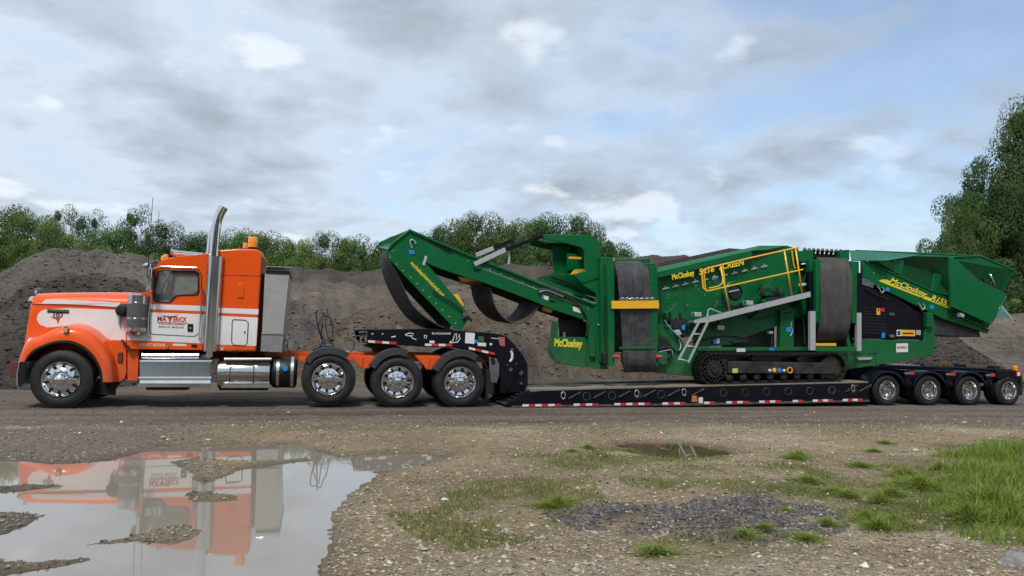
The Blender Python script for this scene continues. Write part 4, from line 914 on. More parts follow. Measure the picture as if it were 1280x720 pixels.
# cabinet behind the sleeper
YB = 0.18
B().pp([(331.2, 341.5), (361.2, 343), (354.2, 417), (327.4, 416.2)], YB, mirrorY(YB)).put('rear_cabinet', mat('cabinet_aluminium', (0.46, 0.465, 0.45), 0.30, 0.45, var=0.06, nscale=3), TR, 0.008)
B().pp([(333, 332.6), (363.2, 334.2), (362.6, 339.2), (332.4, 337.6)], YB-0.03, mirrorY(YB)+0.03).put('cabinet_lid', CHROME, TR, 0.006)
B().pp([(332.6, 337.4), (362, 339), (361.4, 343.4), (332, 342)], YB-0.01, mirrorY(YB)+0.01).put('cabinet_trim', BLACK, TR)
B().pp([(327.2, 415.6), (354.6, 416.6), (354.4, 418.4), (327, 417.4)], YB-0.04, mirrorY(YB)+0.04).put('cabinet_ledge', CHROME, TR)
B().pp([(327, 418), (354, 418.6), (352.4, 440.4), (325.6, 439)], YB-0.02, mirrorY(YB)+0.02).put('tread_plate_base', TREAD, TR)
B().pp([(322, 342), (331, 342), (326, 440), (320.4, 439.6)], YB+0.25, mirrorY(YB)-0.25).put('sleeper_rear_frame', REDBR, TR)

# chassis
fz1 = W(420, 440, 0.8).z; fz0 = fz1-0.17
for y in (0.78, mirrorY(0.78)):
    x0 = W(30, 470, 0.8).x; x1 = W(330, 470, 0.8).x; x2 = W(612, 470, 0.8).x
    B().box(x0, x1-0.001, y-0.045, y+0.045, fz0, fz1).put('chassis_rail', REDBR, TR, 0.008)
    B().box(x1, x2, y-0.045, y+0.045, fz0, fz1).put('chassis_rail', ORANGE, TR, 0.008)
for px in (90, 180, 280, 350, 455, 535, 606):
    x = W(px, 470, 0.8).x; B().box(x-0.05, x+0.05, 0.82, mirrorY(0.82), fz0+0.03, fz1-0.03).put('cross_member', REDBR if px < 340 else ORANGE, TR)
q = W(130, 470, YC); B().box(q.x-0.9, q.x+0.6, 0.85, mirrorY(0.85), 0.55, 1.5).put('engine_block', BLACK, TR, 0.05)
q0 = W(185, 486, 0.5); q1 = W(236, 486, 0.5); B().box(q0.x, q1.x, 0.30, 0.6, q0.z-0.01, q0.z+0.12).put('chassis_bracket', REDBR, TR)
q0 = W(275, 486, 0.5); q1 = W(335, 486, 0.5); B().box(q0.x, q1.x, 0.36, 0.7, q0.z-0.02, q0.z+0.12).put('chassis_bracket', REDBR, TR)
for px in (410.5, 497, 575.5, 76):
    x = W(px, 475).x; z = 0.53; B().cyl((x, 0.25, z), (x, mirrorY(0.25), z), 0.07, n=12).put('axle', BLACK, TR)
    if px > 100: B().lathe([(-0.28, 0.1), (-0.2, 0.22), (0, 0.27), (0.2, 0.22), (0.28, 0.1)], (x, YC, z), 16, 'Y').put('differential', BLACK, TR)
# steps and tanks
YT = 0.12
def sidebox(profile, pxa, pxb, m, name, bev=0.006, Y0=0.0):
    b = B(); rows = []
    for px in (pxa, pxb): rows.append([(W(px, py, y).x, y, W(px, py, y).z) for py, y in profile])
    b.loft(rows, False)
    for r in rows: b.add(r, [tuple(range(len(r)))])
    return b.put(name, m, TR, bev)
bx_ = sidebox([(443, 0.30), (443, 0.62), (482, 0.62), (482, 0.10), (479.6, 0.08), (471.6, 0.12), (471.4, 0.24), (451.4, 0.26), (451, 0.16), (450, 0.16), (449.6, 0.28)], 174.5, 263.5, ALU, 'battery_box')
sidebox([(442.4, 0.24), (444.6, 0.22), (448.4, 0.24), (448.4, 0.34), (442.4, 0.34)], 177, 248.5, CHROME, 'step_tread')
sidebox([(450.2, 0.13), (452.4, 0.12), (453.0, 0.30), (450.2, 0.30)], 174.5, 265, CHROME, 'step_tread')
sidebox([(470.8, 0.08), (473.4, 0.07), (474.4, 0.28), (470.8, 0.28)], 172.8, 264.4, CHROME, 'step_tread')
sidebox([(480, 0.05), (484, 0.045), (484, 0.20), (480, 0.20)], 171, 264.2, STEEL, 'step_tread')
ca = W(273, 466.4, 0.36); cb_ = W(338.4, 467, 0.36); R_ = 0.295
ca.z = cb_.z = (ca.z+cb_.z)/2
b = B().lathe([(0, 0), (0, R_*0.92), (0.01, R_*0.98), (0.03, R_), (cb_.x-ca.x-0.03, R_), (cb_.x-ca.x-0.01, R_*0.98), (cb_.x-ca.x, R_*0.92), (cb_.x-ca.x, 0)], (ca.x, 0.36, ca.z), 40, 'X'); tank = b.put('fuel_tank', STEEL, TR)
for px in (289.6, 319.2):
    x = W(px, 466, 0.06).x; B().lathe([(-0.028, R_-0.002), (-0.028, R_+0.012), (0.028, R_+0.012), (0.028, R_-0.002)], (x, 0.36, ca.z), 40, 'X').put('tank_strap', STEEL, tank)
    B().bar((x-0.03, 0.36-R_-0.006, ca.z-0.2), (x-0.03, 0.36-R_-0.006, ca.z+0.2), 0.015, 0.02).put('strap_bolt', BLACK, tank)
sidebox([(447.4, 0.06), (449.2, 0.04), (450.8, 0.06), (450.8, 0.30), (447.4, 0.30)], 280, 339.4, ALU, 'tank_step')
sidebox([(480.6, 0.02), (485, 0.02), (485, 0.16), (480.6, 0.16)], 276.5, 337.8, ALU, 'tank_step')
ca = W(341, 465, 0.40); cb_ = W(370, 465.6, 0.40); R2 = 0.305; ca.z = (ca.z+cb_.z)/2
ln_ = cb_.x-ca.x; b = B().lathe([(-0.03, 0), (-0.03, R2*0.8), (0, R2*0.95), (0.03, R2), (ln_-0.03, R2), (ln_, R2*0.95), (ln_+0.02, R2*0.8), (ln_+0.02, 0)], (ca.x, 0.40, ca.z), 36, 'X'); dt = b.put('fluid_tank', BLACK, TR)
for px in (347, 365):
    x = W(px, 466, 0.1).x; B().lathe([(-0.028, R2-0.002), (-0.028, R2+0.01), (0.028, R2+0.01), (0.028, R2-0.002)], (x, 0.40, ca.z), 36, 'X').put('tank_strap', ALU, dt)
q = W(356.6, 460.5, 0.10); B().cyl((q.x, 0.10, q.z), (q.x, 0.05, q.z-0.0), 0.055, 0.05, 14).put('blue_cap', BLUE, dt)
# wheels
xf = W(75.4, 474.5).x
wheel(TR, STEER, xf, 0.02, 0.530, steer=-0.06); wheel(TR, STEER, xf, mirrorY(0.02), 0.530, flip=True, steer=-0.06)
AXX = [W(411, 472).x, W(497, 475).x, W(575.3, 477).x]
for i, x in enumerate(AXX):
    z = 0.515 if i else 0.565
    wheel(TR, DRIVE, x, 0.0, z, dual=0.33, rot=i*0.7); wheel(TR, DRIVE, x, mirrorY(0.0), z, dual=0.33, flip=True, rot=i*0.5)
# quarter fenders
def qfender(path, Y0=-0.02, w=0.62, mirrored=False):
    cx0 = min(AXX, key=lambda a: abs(a-W(*path[-2], Y0).x))
    P_ = smooth_pts([W(a, c, Y0) for a, c in path], 5); b = B()
    rows = [[(p.x+(cx0-p.x)*0.19, (Y0 if not mirrored else mirrorY(Y0)), p.z+(0.515-p.z)*0.19) for p in P_]]
    rows += [[(p.x, (y if not mirrored else mirrorY(y)), p.z+dz) for p in P_] for y, dz in ((Y0, 0), (Y0+0.02, 0.008), (Y0+w*0.5, 0.012), (Y0+w, 0.004))]
    b.loft(rows); return b.put('wheel_fender', FENDG, TR, solid=0.012)
for mi in (False, True):
    qfender([(381.5, 449.5), (387, 442.6), (395, 437.8), (405, 435.2), (416, 434.6), (427, 437), (437, 442.5)], mirrored=mi)
    qfender([(462, 457), (467, 450), (474, 443.2), (483, 438.4), (493, 436), (503, 436), (511, 438)], mirrored=mi)
    qfender([(542, 461.5), (546, 455.6), (552, 448.6), (559, 443), (567, 439.4), (577, 437.8), (588, 439.2), (598, 444.5)], mirrored=mi)
mfp = B().pp([(608, 462), (611.4, 462), (611, 500), (607.6, 500)], 0.02, 0.60); mfp.put('mud_flap', RUBBER, TR)
B().pp([(595, 447), (603, 452), (609, 461), (611, 461), (605, 450), (597, 444)], 0.05, 0.09).put('flap_hanger', BLACK, TR)
for pts in ([(438.5, 444.4), (465, 444.4), (470, 446), (465, 453), (462.5, 460.8), (450.5, 460.8), (447, 455)], [(518, 444), (548, 444.6), (553, 446.5), (547.5, 455), (546.5, 462.3), (533, 462.3), (529, 456)], [(373, 446), (384, 446), (381, 452.6), (375, 452.6)]):
    B().pp(pts, 0.28, 0.34).put('fender_bracket', ORANGE, TR, 0.01)
for (a, c) in (((453, 446), (451, 459)), ((457, 446), (460, 459)), ((537, 446), (534, 461)), ((541, 447), (543, 461))):
    p_, q_ = W(*a, 0.28), W(*c, 0.28); B().bar(p_, q_, 0.03, 0.05, up=(0, 1, 0)).put('bracket_rib', ORANGE, TR)
# fifth wheel, hose stand, air lines
B().pp([(455, 431.6), (470, 430.4), (497, 432), (507, 436.5), (500, 438.4), (470, 437.6), (461, 434.4)], 0.75, mirrorY(0.75)).put('fifth_wheel', mat('greasy_rust', (0.09, 0.028, 0.014), 0.5, var=0.4, nscale=12), TR, 0.012)
B().pp([(470, 436), (492, 436.5), (496, 441), (466, 441)], 0.82, mirrorY(0.82)).put('fifth_wheel_mount', REDBR, TR, 0.01)
YP = 0.9
b = B(); b.cyl(W(400.5, 438, YP), W(400.5, 424, YP), 0.03, n=10); b.cyl(W(401, 426, YP), W(404.6, 382, YP), 0.014, n=8); ps = b.put('hose_stand', mat('blue_grey_post', (0.045, 0.07, 0.10), 0.4), TR)
b = B(); b.tube(smooth_pts([W(a, c, YP-0.05) for a, c in ((403.6, 388), (397.4, 387.6), (395.4, 394), (396.6, 405), (400, 417), (403, 425), (406, 434))], 5), 0.013, 6); b.put('air_line', ROPE, TR)
b = B(); b.tube(smooth_pts([W(a, c, YP-0.08) for a, c in ((404, 387), (409, 386.4), (410, 392), (413.6, 400), (416, 411), (415, 421), (411, 426), (405, 424), (400, 415), (398, 407), (401.6, 398), (404.6, 392))], 5), 0.012, 6); b.put('air_line', ROPE, TR)
b = B(); b.tube(smooth_pts([W(a, c, YP-0.1) for a, c in ((406, 390), (406.6, 400), (409, 418), (415, 430), (424, 438), (434, 441.4), (440, 437), (443, 431), (440, 426), (436, 423.6), (432, 421), (446, 420.4), (455, 418))], 5), 0.011, 6); b.put('air_line', ROPE, TR)
b = B(); b.tube(smooth_pts([W(a, c, 0.5) for a, c in ((353, 438), (354, 428), (357, 424.6), (360, 427), (359.4, 434), (362, 440), (370, 441))], 5), 0.012, 6); b.put('air_line', ROPE, TR)
b = B().box(AXX[0]-0.1, AXX[1]-0.55, 0.84, mirrorY(0.84), fz1-0.01, fz1+0.012); b.put('deck_plate', TREAD, TR)
# ------------------------------------------------------------------ the lowboy trailer
LB = thing('lowboy_trailer', 'black four-axle lowboy trailer with red and white reflective tape carrying the green machine', 'trailer', (W(860, 508).x, 1.2, 0))
WOOD = mat('weathered_plank', (0.20, 0.165, 0.125), 0.85, var=0.35, nscale=4, stretch=(0.6, 6, 6), bump=0.4, bscale=30)
WORN = mat('worn_deck_steel', (0.10, 0.095, 0.09), 0.55, 0.5, var=0.5, nscale=7)
YG = 0.30
gk = [(447.6, 411.8), (536, 410.8), (572, 413), (612, 416), (625.6, 418), (634.5, 421.5), (643.5, 431), (655, 445), (659.8, 456), (660, 482), (650, 490), (626.5, 492), (626.2, 470), (624, 452), (622, 445.5), (611, 443.6), (599, 440), (586, 437), (563.5, 434.4), (531, 433.6), (496.5, 431.4), (461, 430.2), (452, 427)]
for y0, y1, nm in ((YG, YG+0.10, 'gooseneck_side'), (mirrorY(YG)-0.10, mirrorY(YG), 'gooseneck_side')):
    B().pp(gk, y0, y1, YG).put(nm, NAVY, LB, 0.012)
gp = [W(a, b, YG) for a, b in gk]
b = B()                                        # top plate bridging the two sides
tp = gp[:10]; b.loft([[(p.x, YG+0.1, p.z-0.015) for p in tp], [(p.x, mirrorY(YG)-0.1, p.z-0.015) for p in tp]], False); b.put('gooseneck_top', NAVY, LB, solid=0.014)
b = B(); bp_ = [gp[i] for i in (22, 21, 20, 19, 18)]; b.loft([[(p.x, YG+0.1, p.z+0.02) for p in bp_], [(p.x, mirrorY(YG)-0.1, p.z+0.02) for p in bp_]], False); b.put('gooseneck_bottom', NAVY, LB, solid=0.014)
b = B(); b.cyl(W(485, 437, YC), W(485, 431, YC), 0.05, n=12); b.put('king_pin', STEEL, LB)
# front connections
B().pp([(449, 414.5), (459, 414.5), (459, 421), (449, 421)], YG-0.03, YG+0.02).put('connector_plate', ALU, LB, 0.004)
B().pp([(450, 422), (458.6, 422), (458.6, 427.6), (450, 427.6)], YG-0.03, YG+0.02).put('connector_plate', STEEL, LB, 0.004)
b = B(); b.tube([W(432, 420.8, 0.35), W(448, 419.8, 0.32), W(450, 418, YG)], 0.008, 6); b.put('latch_lever', WORN, LB)
for a, c in ((451.5, 417.5), (456, 417.5), (454, 424.8)):
    q = W(a, c, YG-0.03); B().lathe([(0, 0.0), (-0.03, 0.02), (-0.03, 0.035), (0, 0.045)], (q.x, q.y, q.z), 12).put('glad_hand', BLACK, LB)
# grey swing plate and hinge on the gooseneck drop
B().pp([(611.5, 446), (621, 448), (624.4, 456), (624, 470), (621, 479), (613, 478)], YG-0.02, YG+0.06).put('swing_plate', mat('grey_steel', (0.10, 0.095, 0.09), 0.6, var=0.3), LB, 0.012)
B().pp([(613.5, 446.5), (618, 447.5), (619.5, 454), (615, 456)], YG-0.035, YG).put('plate_opening', BLACK, LB, 0.01)
for (a, c, r) in ((640, 437, 0.035), (651, 466, 0.05), (638, 462, 0.04), (634, 456, 0.02), (645, 455, 0.02), (651, 479, 0.03)):
    q = W(a, c, YG); B().cyl((q.x, YG+0.01, q.z), (q.x, YG-0.03, q.z), r, n=14).put('pivot_pin', WORN, LB)
b = B(); b.bar(W(632, 488, YG-0.015), W(653, 458, YG-0.015), 0.03, 0.05, up=(0, 1, 0)); b.put('diagonal_brace', NAVY, LB)
b = B(); b.tube(smooth_pts([W(a, c, YG-0.008) for a, c in ((638.4, 438.4), (640, 442), (640, 448), (637.4, 452))], 4), 0.028, 6); b.put('white_hook', WHTL, LB)
# decals on the gooseneck
def gdec(px, m, name='decal', off=0.004): return B().pp(px, YG-off, YG+0.01, YG-off).put(name, m, LB)
def tape(px0, px1, py0, py1, n, Y, h=2.9, white_first=True, parent=LB):
    for i in range(n):
        a = px0+(px1-px0)*i/n; c = px0+(px1-px0)*(i+1)/n; ya = py0+(py1-py0)*i/n; yc = py0+(py1-py0)*(i+1)/n
        B().pp([(a+0.1, ya), (c-0.1, yc), (c-0.1, yc+h), (a+0.1, ya+h)], Y-0.004, Y+0.004, Y-0.004).put('reflective_tape', (WHTL if (i % 2 == 0) == white_first else REDL), parent)
tape(460, 495.4, 425.2, 427.6, 4, YG); tape(531, 565.5, 429.4, 430, 4, YG); tape(586, 618.6, 433.6, 441, 4, YG)
gdec([(537, 425.6), (543, 425.8), (543, 429), (537, 428.8)], WHTL); gdec([(582, 415.6), (593.6, 416.4), (592.8, 429.8), (581.2, 428.8)], WHTL); gdec([(597, 428), (607.6, 428.6), (607.4, 433), (597, 432.2)], WHTL)
gdec([(593, 424.6), (597, 424.8), (597, 429), (593, 428.6)], BLUE); gdec([(612, 429), (615.2, 429), (615.2, 431.4), (612, 431.4)], WHTL); gdec([(623, 421), (631, 421.6), (631, 433), (625, 431.8), (623.6, 427)], mat('faded_red_sticker', (0.35, 0.10, 0.10), 0.5, var=0.4, nscale=20))
gdec([(614, 422.2), (623, 423), (623, 423.8), (614, 423)], WHTL); gdec([(464.6, 416.6), (466.6, 416.6), (466.6, 418), (464.6, 418)], WHTL); gdec([(477.4, 416.6), (479, 416.6), (479, 418), (477.4, 418)], WHTL); gdec([(489, 420.6), (494.6, 419.6), (494.8, 421), (489.4, 422)], TXTW)
gdec([(598, 420.4), (605, 420.8), (605, 427), (598, 426.6)], mat('dark_green_sticker', (0.05, 0.10, 0.03), 0.5))
for pts in ([(506.5, 418.5), (511, 416.4), (517, 417.2), (516, 419.8), (509, 419.8), (506.5, 418.5)], [(513, 420), (515.6, 423), (520.4, 424.6)], [(530.4, 419), (533.6, 420), (532.6, 423.4), (530.6, 422.6), (530.4, 419)], [(562, 428), (566, 426), (569, 417), (571, 416.6), (570, 426), (574.4, 418), (575, 424), (571.6, 428), (562, 428.8)]):
    B().tube([W(a, c, YG-0.004) for a, c in pts], 0.009, 5).put('scrawled_decal', TXTW, LB)
ptext('BLACKHAWK', (540, 417.9), (564, 418.3), 2.5, YG, TXTW, LB, bold=0.01)

# deck
YK = -0.04
def dk_top(px): return np.interp(px, [632, 645, 660, 677, 900, 1086], [507, 497, 491, 488.4, 482.6, 478.2])
side = [(632.5, 508.6), (636, 504), (645, 497), (653, 493.4), (661, 490.6), (677, 488.4), (800, 485.2), (950, 481.4), (1086, 478.4), (1087, 502.2), (860, 506.8), (640, 509.2)]
B().pp(side, YK, YK+0.05).put('side_beam', NAVY, LB, 0.006)
B().pp(side, mirrorY(YK)-0.05, mirrorY(YK), YK).put('side_beam', NAVY, LB, 0.006)
b = B().pp([(640, 507.4), (860, 504.2), (1087, 499.8), (1087, 502.4), (860, 507.2), (640, 509.4)], YK-0.035, YK); b.put('rub_rail', WORN, LB, 0.005)
za = W(677, 488.4, YK).z; xa = W(677, 488.4, YK).x; zb2 = W(1086, 478.4, YK).z; xb2 = W(1086, 478.4, YK).x
def dz_(x): return za+(zb2-za)*(x-xa)/(xb2-xa)
# individual planks lying along the deck
npl = 5
for side_ in (0, 1):
    for j in range(npl):
        y0 = (YK+0.005+j*0.175) if side_ == 0 else (mirrorY(YK)-0.005-(j+1)*0.175)
        xs_p = [xa-0.25, xa+1.9+0.25*(j % 3), xa+4.3-0.3*(j % 2), xa+6.6+0.2*(j % 3), xb2]
        if side_ == 0 and j >= 2: xs_p = [xa-0.25+0.0, xa+0.35*j, xa+3.3, xa+6.1, xb2]
        for i in range(4):
            x0, x1 = xs_p[i]+0.004, xs_p[i+1]-0.004; d = random.uniform(-0.004, 0.006)
            if side_ == 0 and j >= 3 and i == 0: continue
            v = B(); v.add([(x0, y0+0.004, dz_(x0)-0.02+d), (x1, y0+0.004, dz_(x1)-0.02+d), (x1, y0+0.171, dz_(x1)-0.02+d), (x0, y0+0.171, dz_(x0)-0.02+d), (x0, y0+0.004, dz_(x0)+0.03+d), (x1, y0+0.004, dz_(x1)+0.03+d), (x1, y0+0.171, dz_(x1)+0.03+d), (x0, y0+0.171, dz_(x0)+0.03+d)],
                            [(0, 3, 2, 1), (4, 5, 6, 7), (0, 1, 5, 4), (1, 2, 6, 5), (2, 3, 7, 6), (3, 0, 4, 7)]); v.put('plank', WOOD, LB)
for y in (0.92, mirrorY(0.92)-0.18):
    v = B(); v.add([(x, yy_, dz_(x)+h) for h in (-0.36, 0.0) for x, yy_ in ((xa-0.3, y), (xb2, y), (xb2, y+0.18), (xa-0.3, y+0.18))], [(0, 3, 2, 1), (4, 5, 6, 7), (0, 1, 5, 4), (1, 2, 6, 5), (2, 3, 7, 6), (3, 0, 4, 7)]); v.put('main_beam', WORN, LB, 0.01)
for i in range(15):
    x = xa+0.1+(xb2-xa-0.2)*i/14; B().box(x-0.04, x+0.04, YK+0.05, mirrorY(YK)-0.05, dz_(x)-0.24, dz_(x)-0.06).put('cross_member', NAVY, LB)
# nose ramp with bars
rp = [(633, 507), (640, 501.5), (648, 496.2), (656, 492.4), (664, 489.6), (675, 487.8)]
for y0, y1 in ((YK+0.05, 0.92), (mirrorY(0.92), mirrorY(YK)-0.05)):
    P_ = smooth_pts([W(a, c, YK) for a, c in rp], 3); b = B(); b.loft([[(p.x, y0, p.z) for p in P_], [(p.x, y1, p.z) for p in P_]]); rpo = b.put('nose_ramp', NAVY, LB, solid=0.02)
    for k in range(1, len(P_)-1, 2):
        p = P_[k]; B().bar((p.x, y0+0.01, p.z+0.012), (p.x, y1-0.01, p.z+0.012), 0.035, 0.022).put('ramp_bar', WORN, rpo)
    B().box(P_[-1].x-0.05, xa+0.05, y0, y1, P_[-1].z-0.1, P_[-1].z-0.012).put('ramp_sill', NAVY, rpo)
# link between gooseneck foot and deck
q0 = W(626, 492, YG); q1 = W(664, 482, YG)
B().box(q0.x, q1.x, 0.93, mirrorY(0.93), 0.16, 0.50).put('hinge_box', NAVY, LB, 0.02)
# holes, rings and gussets along the side beam
for px in (733, 765, 797, 826, 1040, 1066) + tuple(range(904, 1040, 27)):
    yb_ = dk_top(px)+8.5; q = W(px, yb_, YK); b = B(); r0 = 0.075
    b.lathe([(-0.006, r0+0.012), (-0.006, r0), (0.04, r0*0.9), (0.04, 0)], (q.x, YK-0.001, q.z), 20); b.put('beam_hole', BLACK, LB); B().tube([(q.x+(r0+0.008)*cos(t), YK-0.008, q.z+(r0+0.008)*sin(t)) for t in (2*pi*k_/18 for k_ in range(19))], 0.007, 5).put('hole_rim', WORN, LB)
for px in (704, 796, 855, 1066.5):
    q = W(px, dk_top(px)+5.5, YK-0.03); B().tube([(q.x+0.045*cos(t), YK-0.025, q.z-0.02+0.075*sin(t)) for t in (2*pi*k/16 for k in range(17))], 0.014, 6).put('lashing_ring', STEEL, LB)
for px in (712, 743, 774, 805, 836, 866, 1058, 1075):
    y_ = dk_top(px); a, c = W(px, y_+10, YK-0.02), W(px+14, y_+2.5, YK-0.02); B().bar(a, c, 0.02, 0.03, up=(0, 1, 0)).put('gusset', WORN, LB)
    B().bar(W(px-2, y_+10.6, YK-0.03), W(px+2.5, y_+9.4, YK-0.03), 0.012, 0.02, up=(0, 1, 0)).put('gusset_foot', STEEL, LB)
def ty(px): return np.interp(px, [653, 860, 1078], [505.4, 502.6, 498.2])
for a, c, n in ((653, 701.5, 6), (717, 748, 4), (768, 813, 6), (828, 857, 4), (880, 894, 2), (908, 935.5, 4), (949, 976, 4), (991, 1004, 2), (1016, 1041.5, 4), (1053.5, 1078.5, 4)):
    tape(a, c, ty(a), ty(c), n, YK-0.036, 2.8)
B().pp([(865.5, 495), (871, 494.8), (871, 498.4), (865.5, 498.6)], YK-0.04, YK).put('orange_sticker', mat('orange_sticker', (0.75, 0.16, 0.02), 0.4), LB); B().pp([(865, 499), (872, 498.8), (872, 502.2), (865, 502.4)], YK-0.04, YK).put('faded_sticker', mat('faded_orange', (0.42, 0.16, 0.08), 0.5), LB); B().pp([(874, 497), (878.6, 496.8), (878.6, 503.8), (874, 504)], YK-0.04, YK).put('white_sticker', WHTL, LB)

# rear bogie
YR = 0.10
bx0 = W(1052, 470, YR).x; bx1 = W(1276, 470, YR).x
for y in (0.70, mirrorY(0.70)-0.14):
    B().pp([(1060, 466), (1095, 458), (1120, 456.8), (1270, 461.8), (1276, 464), (1276, 476), (1258, 478), (1080, 480)], y, y+0.14, 0.70).put('bogie_beam', NAVY, LB, 0.01)
# deck plates on top of the bogie, one between each pair of axles
tops = [(1066, 1100), (1104, 1146), (1150, 1198), (1201, 1246), (1249, 1274)]
zt1 = W(1100, 459, YR).z; zt2 = W(1272, 463.4, YR).z; xt1 = W(1100, 459, YR).x; xt2 = W(1272, 463.4, YR).x
def rz(x): return zt1+(zt2-zt1)*(x-xt1)/(xt2-xt1)
for a, c in tops[1:]:
    x0, x1 = W(a, 460, YR).x, W(c, 460, YR).x
    for y0, y1 in ((0.72, mirrorY(0.72)),):
        v = B(); v.add([(x, y, rz(x)+h) for h in (-0.03, 0.0) for x, y in ((x0, y0), (x1, y0), (x1, y1), (x0, y1))], [(0, 3, 2, 1), (4, 5, 6, 7), (0, 1, 5, 4), (1, 2, 6, 5), (2, 3, 7, 6), (3, 0, 4, 7)]); v.put('bogie_deck_plate', NAVY, LB, 0.006)
v = B(); b0 = W(1052, 474, YR); b1 = W(1100, 460, YR)
v.add([(b0.x, 0.72, b0.z-0.03), (b1.x, 0.72, b1.z-0.03), (b1.x, mirrorY(0.72), b1.z-0.03), (b0.x, mirrorY(0.72), b0.z-0.03), (b0.x, 0.72, b0.z), (b1.x, 0.72, b1.z), (b1.x, mirrorY(0.72), b1.z), (b0.x, mirrorY(0.72), b0.z)], [(0, 3, 2, 1), (4, 5, 6, 7), (0, 1, 5, 4), (1, 2, 6, 5), (2, 3, 7, 6), (3, 0, 4, 7)]); v.put('bogie_slope_plate', NAVY, LB, 0.006)
# wheels and their fenders
TXX = [W(a, 489, YR).x for a in (1109.5, 1162.3, 1213.6, 1261.6)]
step_ = (TXX[3]-TXX[0])/3
TXX = [TXX[0]+step_*i for i in range(4)]
for i, x in enumerate(TXX):
    wheel(LB, TRAIL, x, YR, 0.37, dual=0.25, rot=i*0.9); wheel(LB, TRAIL, x, mirrorY(YR), 0.37, dual=0.25, flip=True, rot=i*0.4)
    B().cyl((x, 0.3, 0.37), (x, mirrorY(0.3), 0.37), 0.065, n=12).put('axle', BLACK, LB)
    for mi in (0, 1):
        if i == 3: break
        b = B(); prof = [(x+0.50*cos(radians(t)), 0.37+0.48*sin(radians(t))) for t in range(25 if i else 25, 166, 10)]
        if i == 0: prof = prof + [(x-0.62, 0.40), (x-0.80, 0.30)]
        ys = (YR-0.03, YR-0.02, 0.70)
        b.loft([[(px_, (y if not mi else mirrorY(y)), pz_-(0.05 if y == ys[0] else 0)) for px_, pz_ in prof] for y in ys]); b.put('wheel_fender', NAVY, LB, solid=0.012)
    if i < 3:
        xm = x+step_/2
        B().box(xm-0.13, xm+0.13, YR-0.02, 0.70, rz(xm)-0.10, rz(xm)-0.05).put('fender_bridge', NAVY, LB, 0.008)
        B().box(xm-0.10, xm+0.10, YR+0.02, YR+0.10, 0.46, rz(xm)-0.10).put('light_bracket', NAVY, LB, 0.01)
        B().box(xm-0.14, xm+0.0, YR-0.035, YR+0.02, rz(xm)-0.155, rz(xm)-0.105).put('reflector_plate', ALU, LB, 0.004)
        B().box(xm+0.01, xm+0.14, YR-0.035, YR+0.02, rz(xm)-0.165, rz(xm)-0.085).put('side_lamp', REDL, LB, 0.008)
        b = B(); b.tube([(xm-0.04, YR, 0.60), (xm-0.04, YR-0.02, 0.50), (xm+0.03, YR-0.02, 0.49), (xm+0.05, YR, 0.58)], 0.012, 5); b.put('hose_loop', BLACK, LB)
# tail
v = B().pp([(1244, 462.4), (1275, 464.6), (1276.4, 470), (1275.8, 478), (1262, 476), (1246, 474)], YR+0.02, YR+0.30); v.put('tail_frame', NAVY, LB, 0.01)
v = B().box(bx1-0.10, bx1, YR+0.31, mirrorY(YR), 0.62, rz(bx1)-0.004); v.put('rear_bumper', NAVY, LB, 0.01)
B().pp([(1275, 468), (1277.4, 468), (1278, 494), (1275.4, 494)], YR+0.02, YR+0.62).put('mud_flap', RUBBER, LB)
q = W(1272.6, 467, YR); B().box(q.x-0.05, q.x+0.06, YR-0.02, YR+0.03, q.z-0.07, q.z+0.08).put('tail_lamp', REDL, LB, 0.008); B().box(q.x-0.05, q.x+0.03, YR-0.03, YR-0.015, q.z-0.06, q.z+0.03).put('tail_lamp_lens', WHTL, LB, 0.006)
def lamp(x, y, z, r=0.075, h=0.15):
    o = B().lathe([(0, 0), (0, r*0.7), (0.04, r*0.7), (0.04, 0)], (x, y, z-0.01), 14, 'Z').put('beacon_base', BLACK, LB)
    B().lathe([(0.03, r*0.92), (0.04, r), (h*0.9, r*0.95), (h, r*0.7), (h, 0)], (x, y, z-0.01), 16, 'Z').put('beacon_lens', AMBER, o)
q = W(1268.7, 464, YR+0.1); lamp(q.x, YR+0.1, rz(q.x)-0.02); q = W(1179.4, 456, mirrorY(0.2)); lamp(q.x, mirrorY(0.2), rz(q.x)-0.02)
for px, py, Y in ((1200, 455.6, 1.9), (1242, 459.6, 1.1), (1148, 458, 1.3)):
    q = W(px, py+2, Y); B().box(q.x-0.12, q.x+0.12, Y-0.1, Y+0.1, rz(q.x)-0.01, rz(q.x)+0.09).put('stake_block', BLACK, LB, 0.02)
q0 = W(1106, 456, 1.4); q1 = W(1136, 456, 1.4); B().box(q0.x, q1.x, 1.0, 1.7, rz(q0.x)+0.0, rz(q0.x)+0.05).put('lid_plate', ALU, LB, 0.006)
B().box(W(1201, 462, 0.5).x, W(1248, 462, 0.5).x, YR+0.05, YR+0.60, rz(TXX[2])-0.19, rz(TXX[2])-0.16).put('rear_shelf', NAVY, LB)
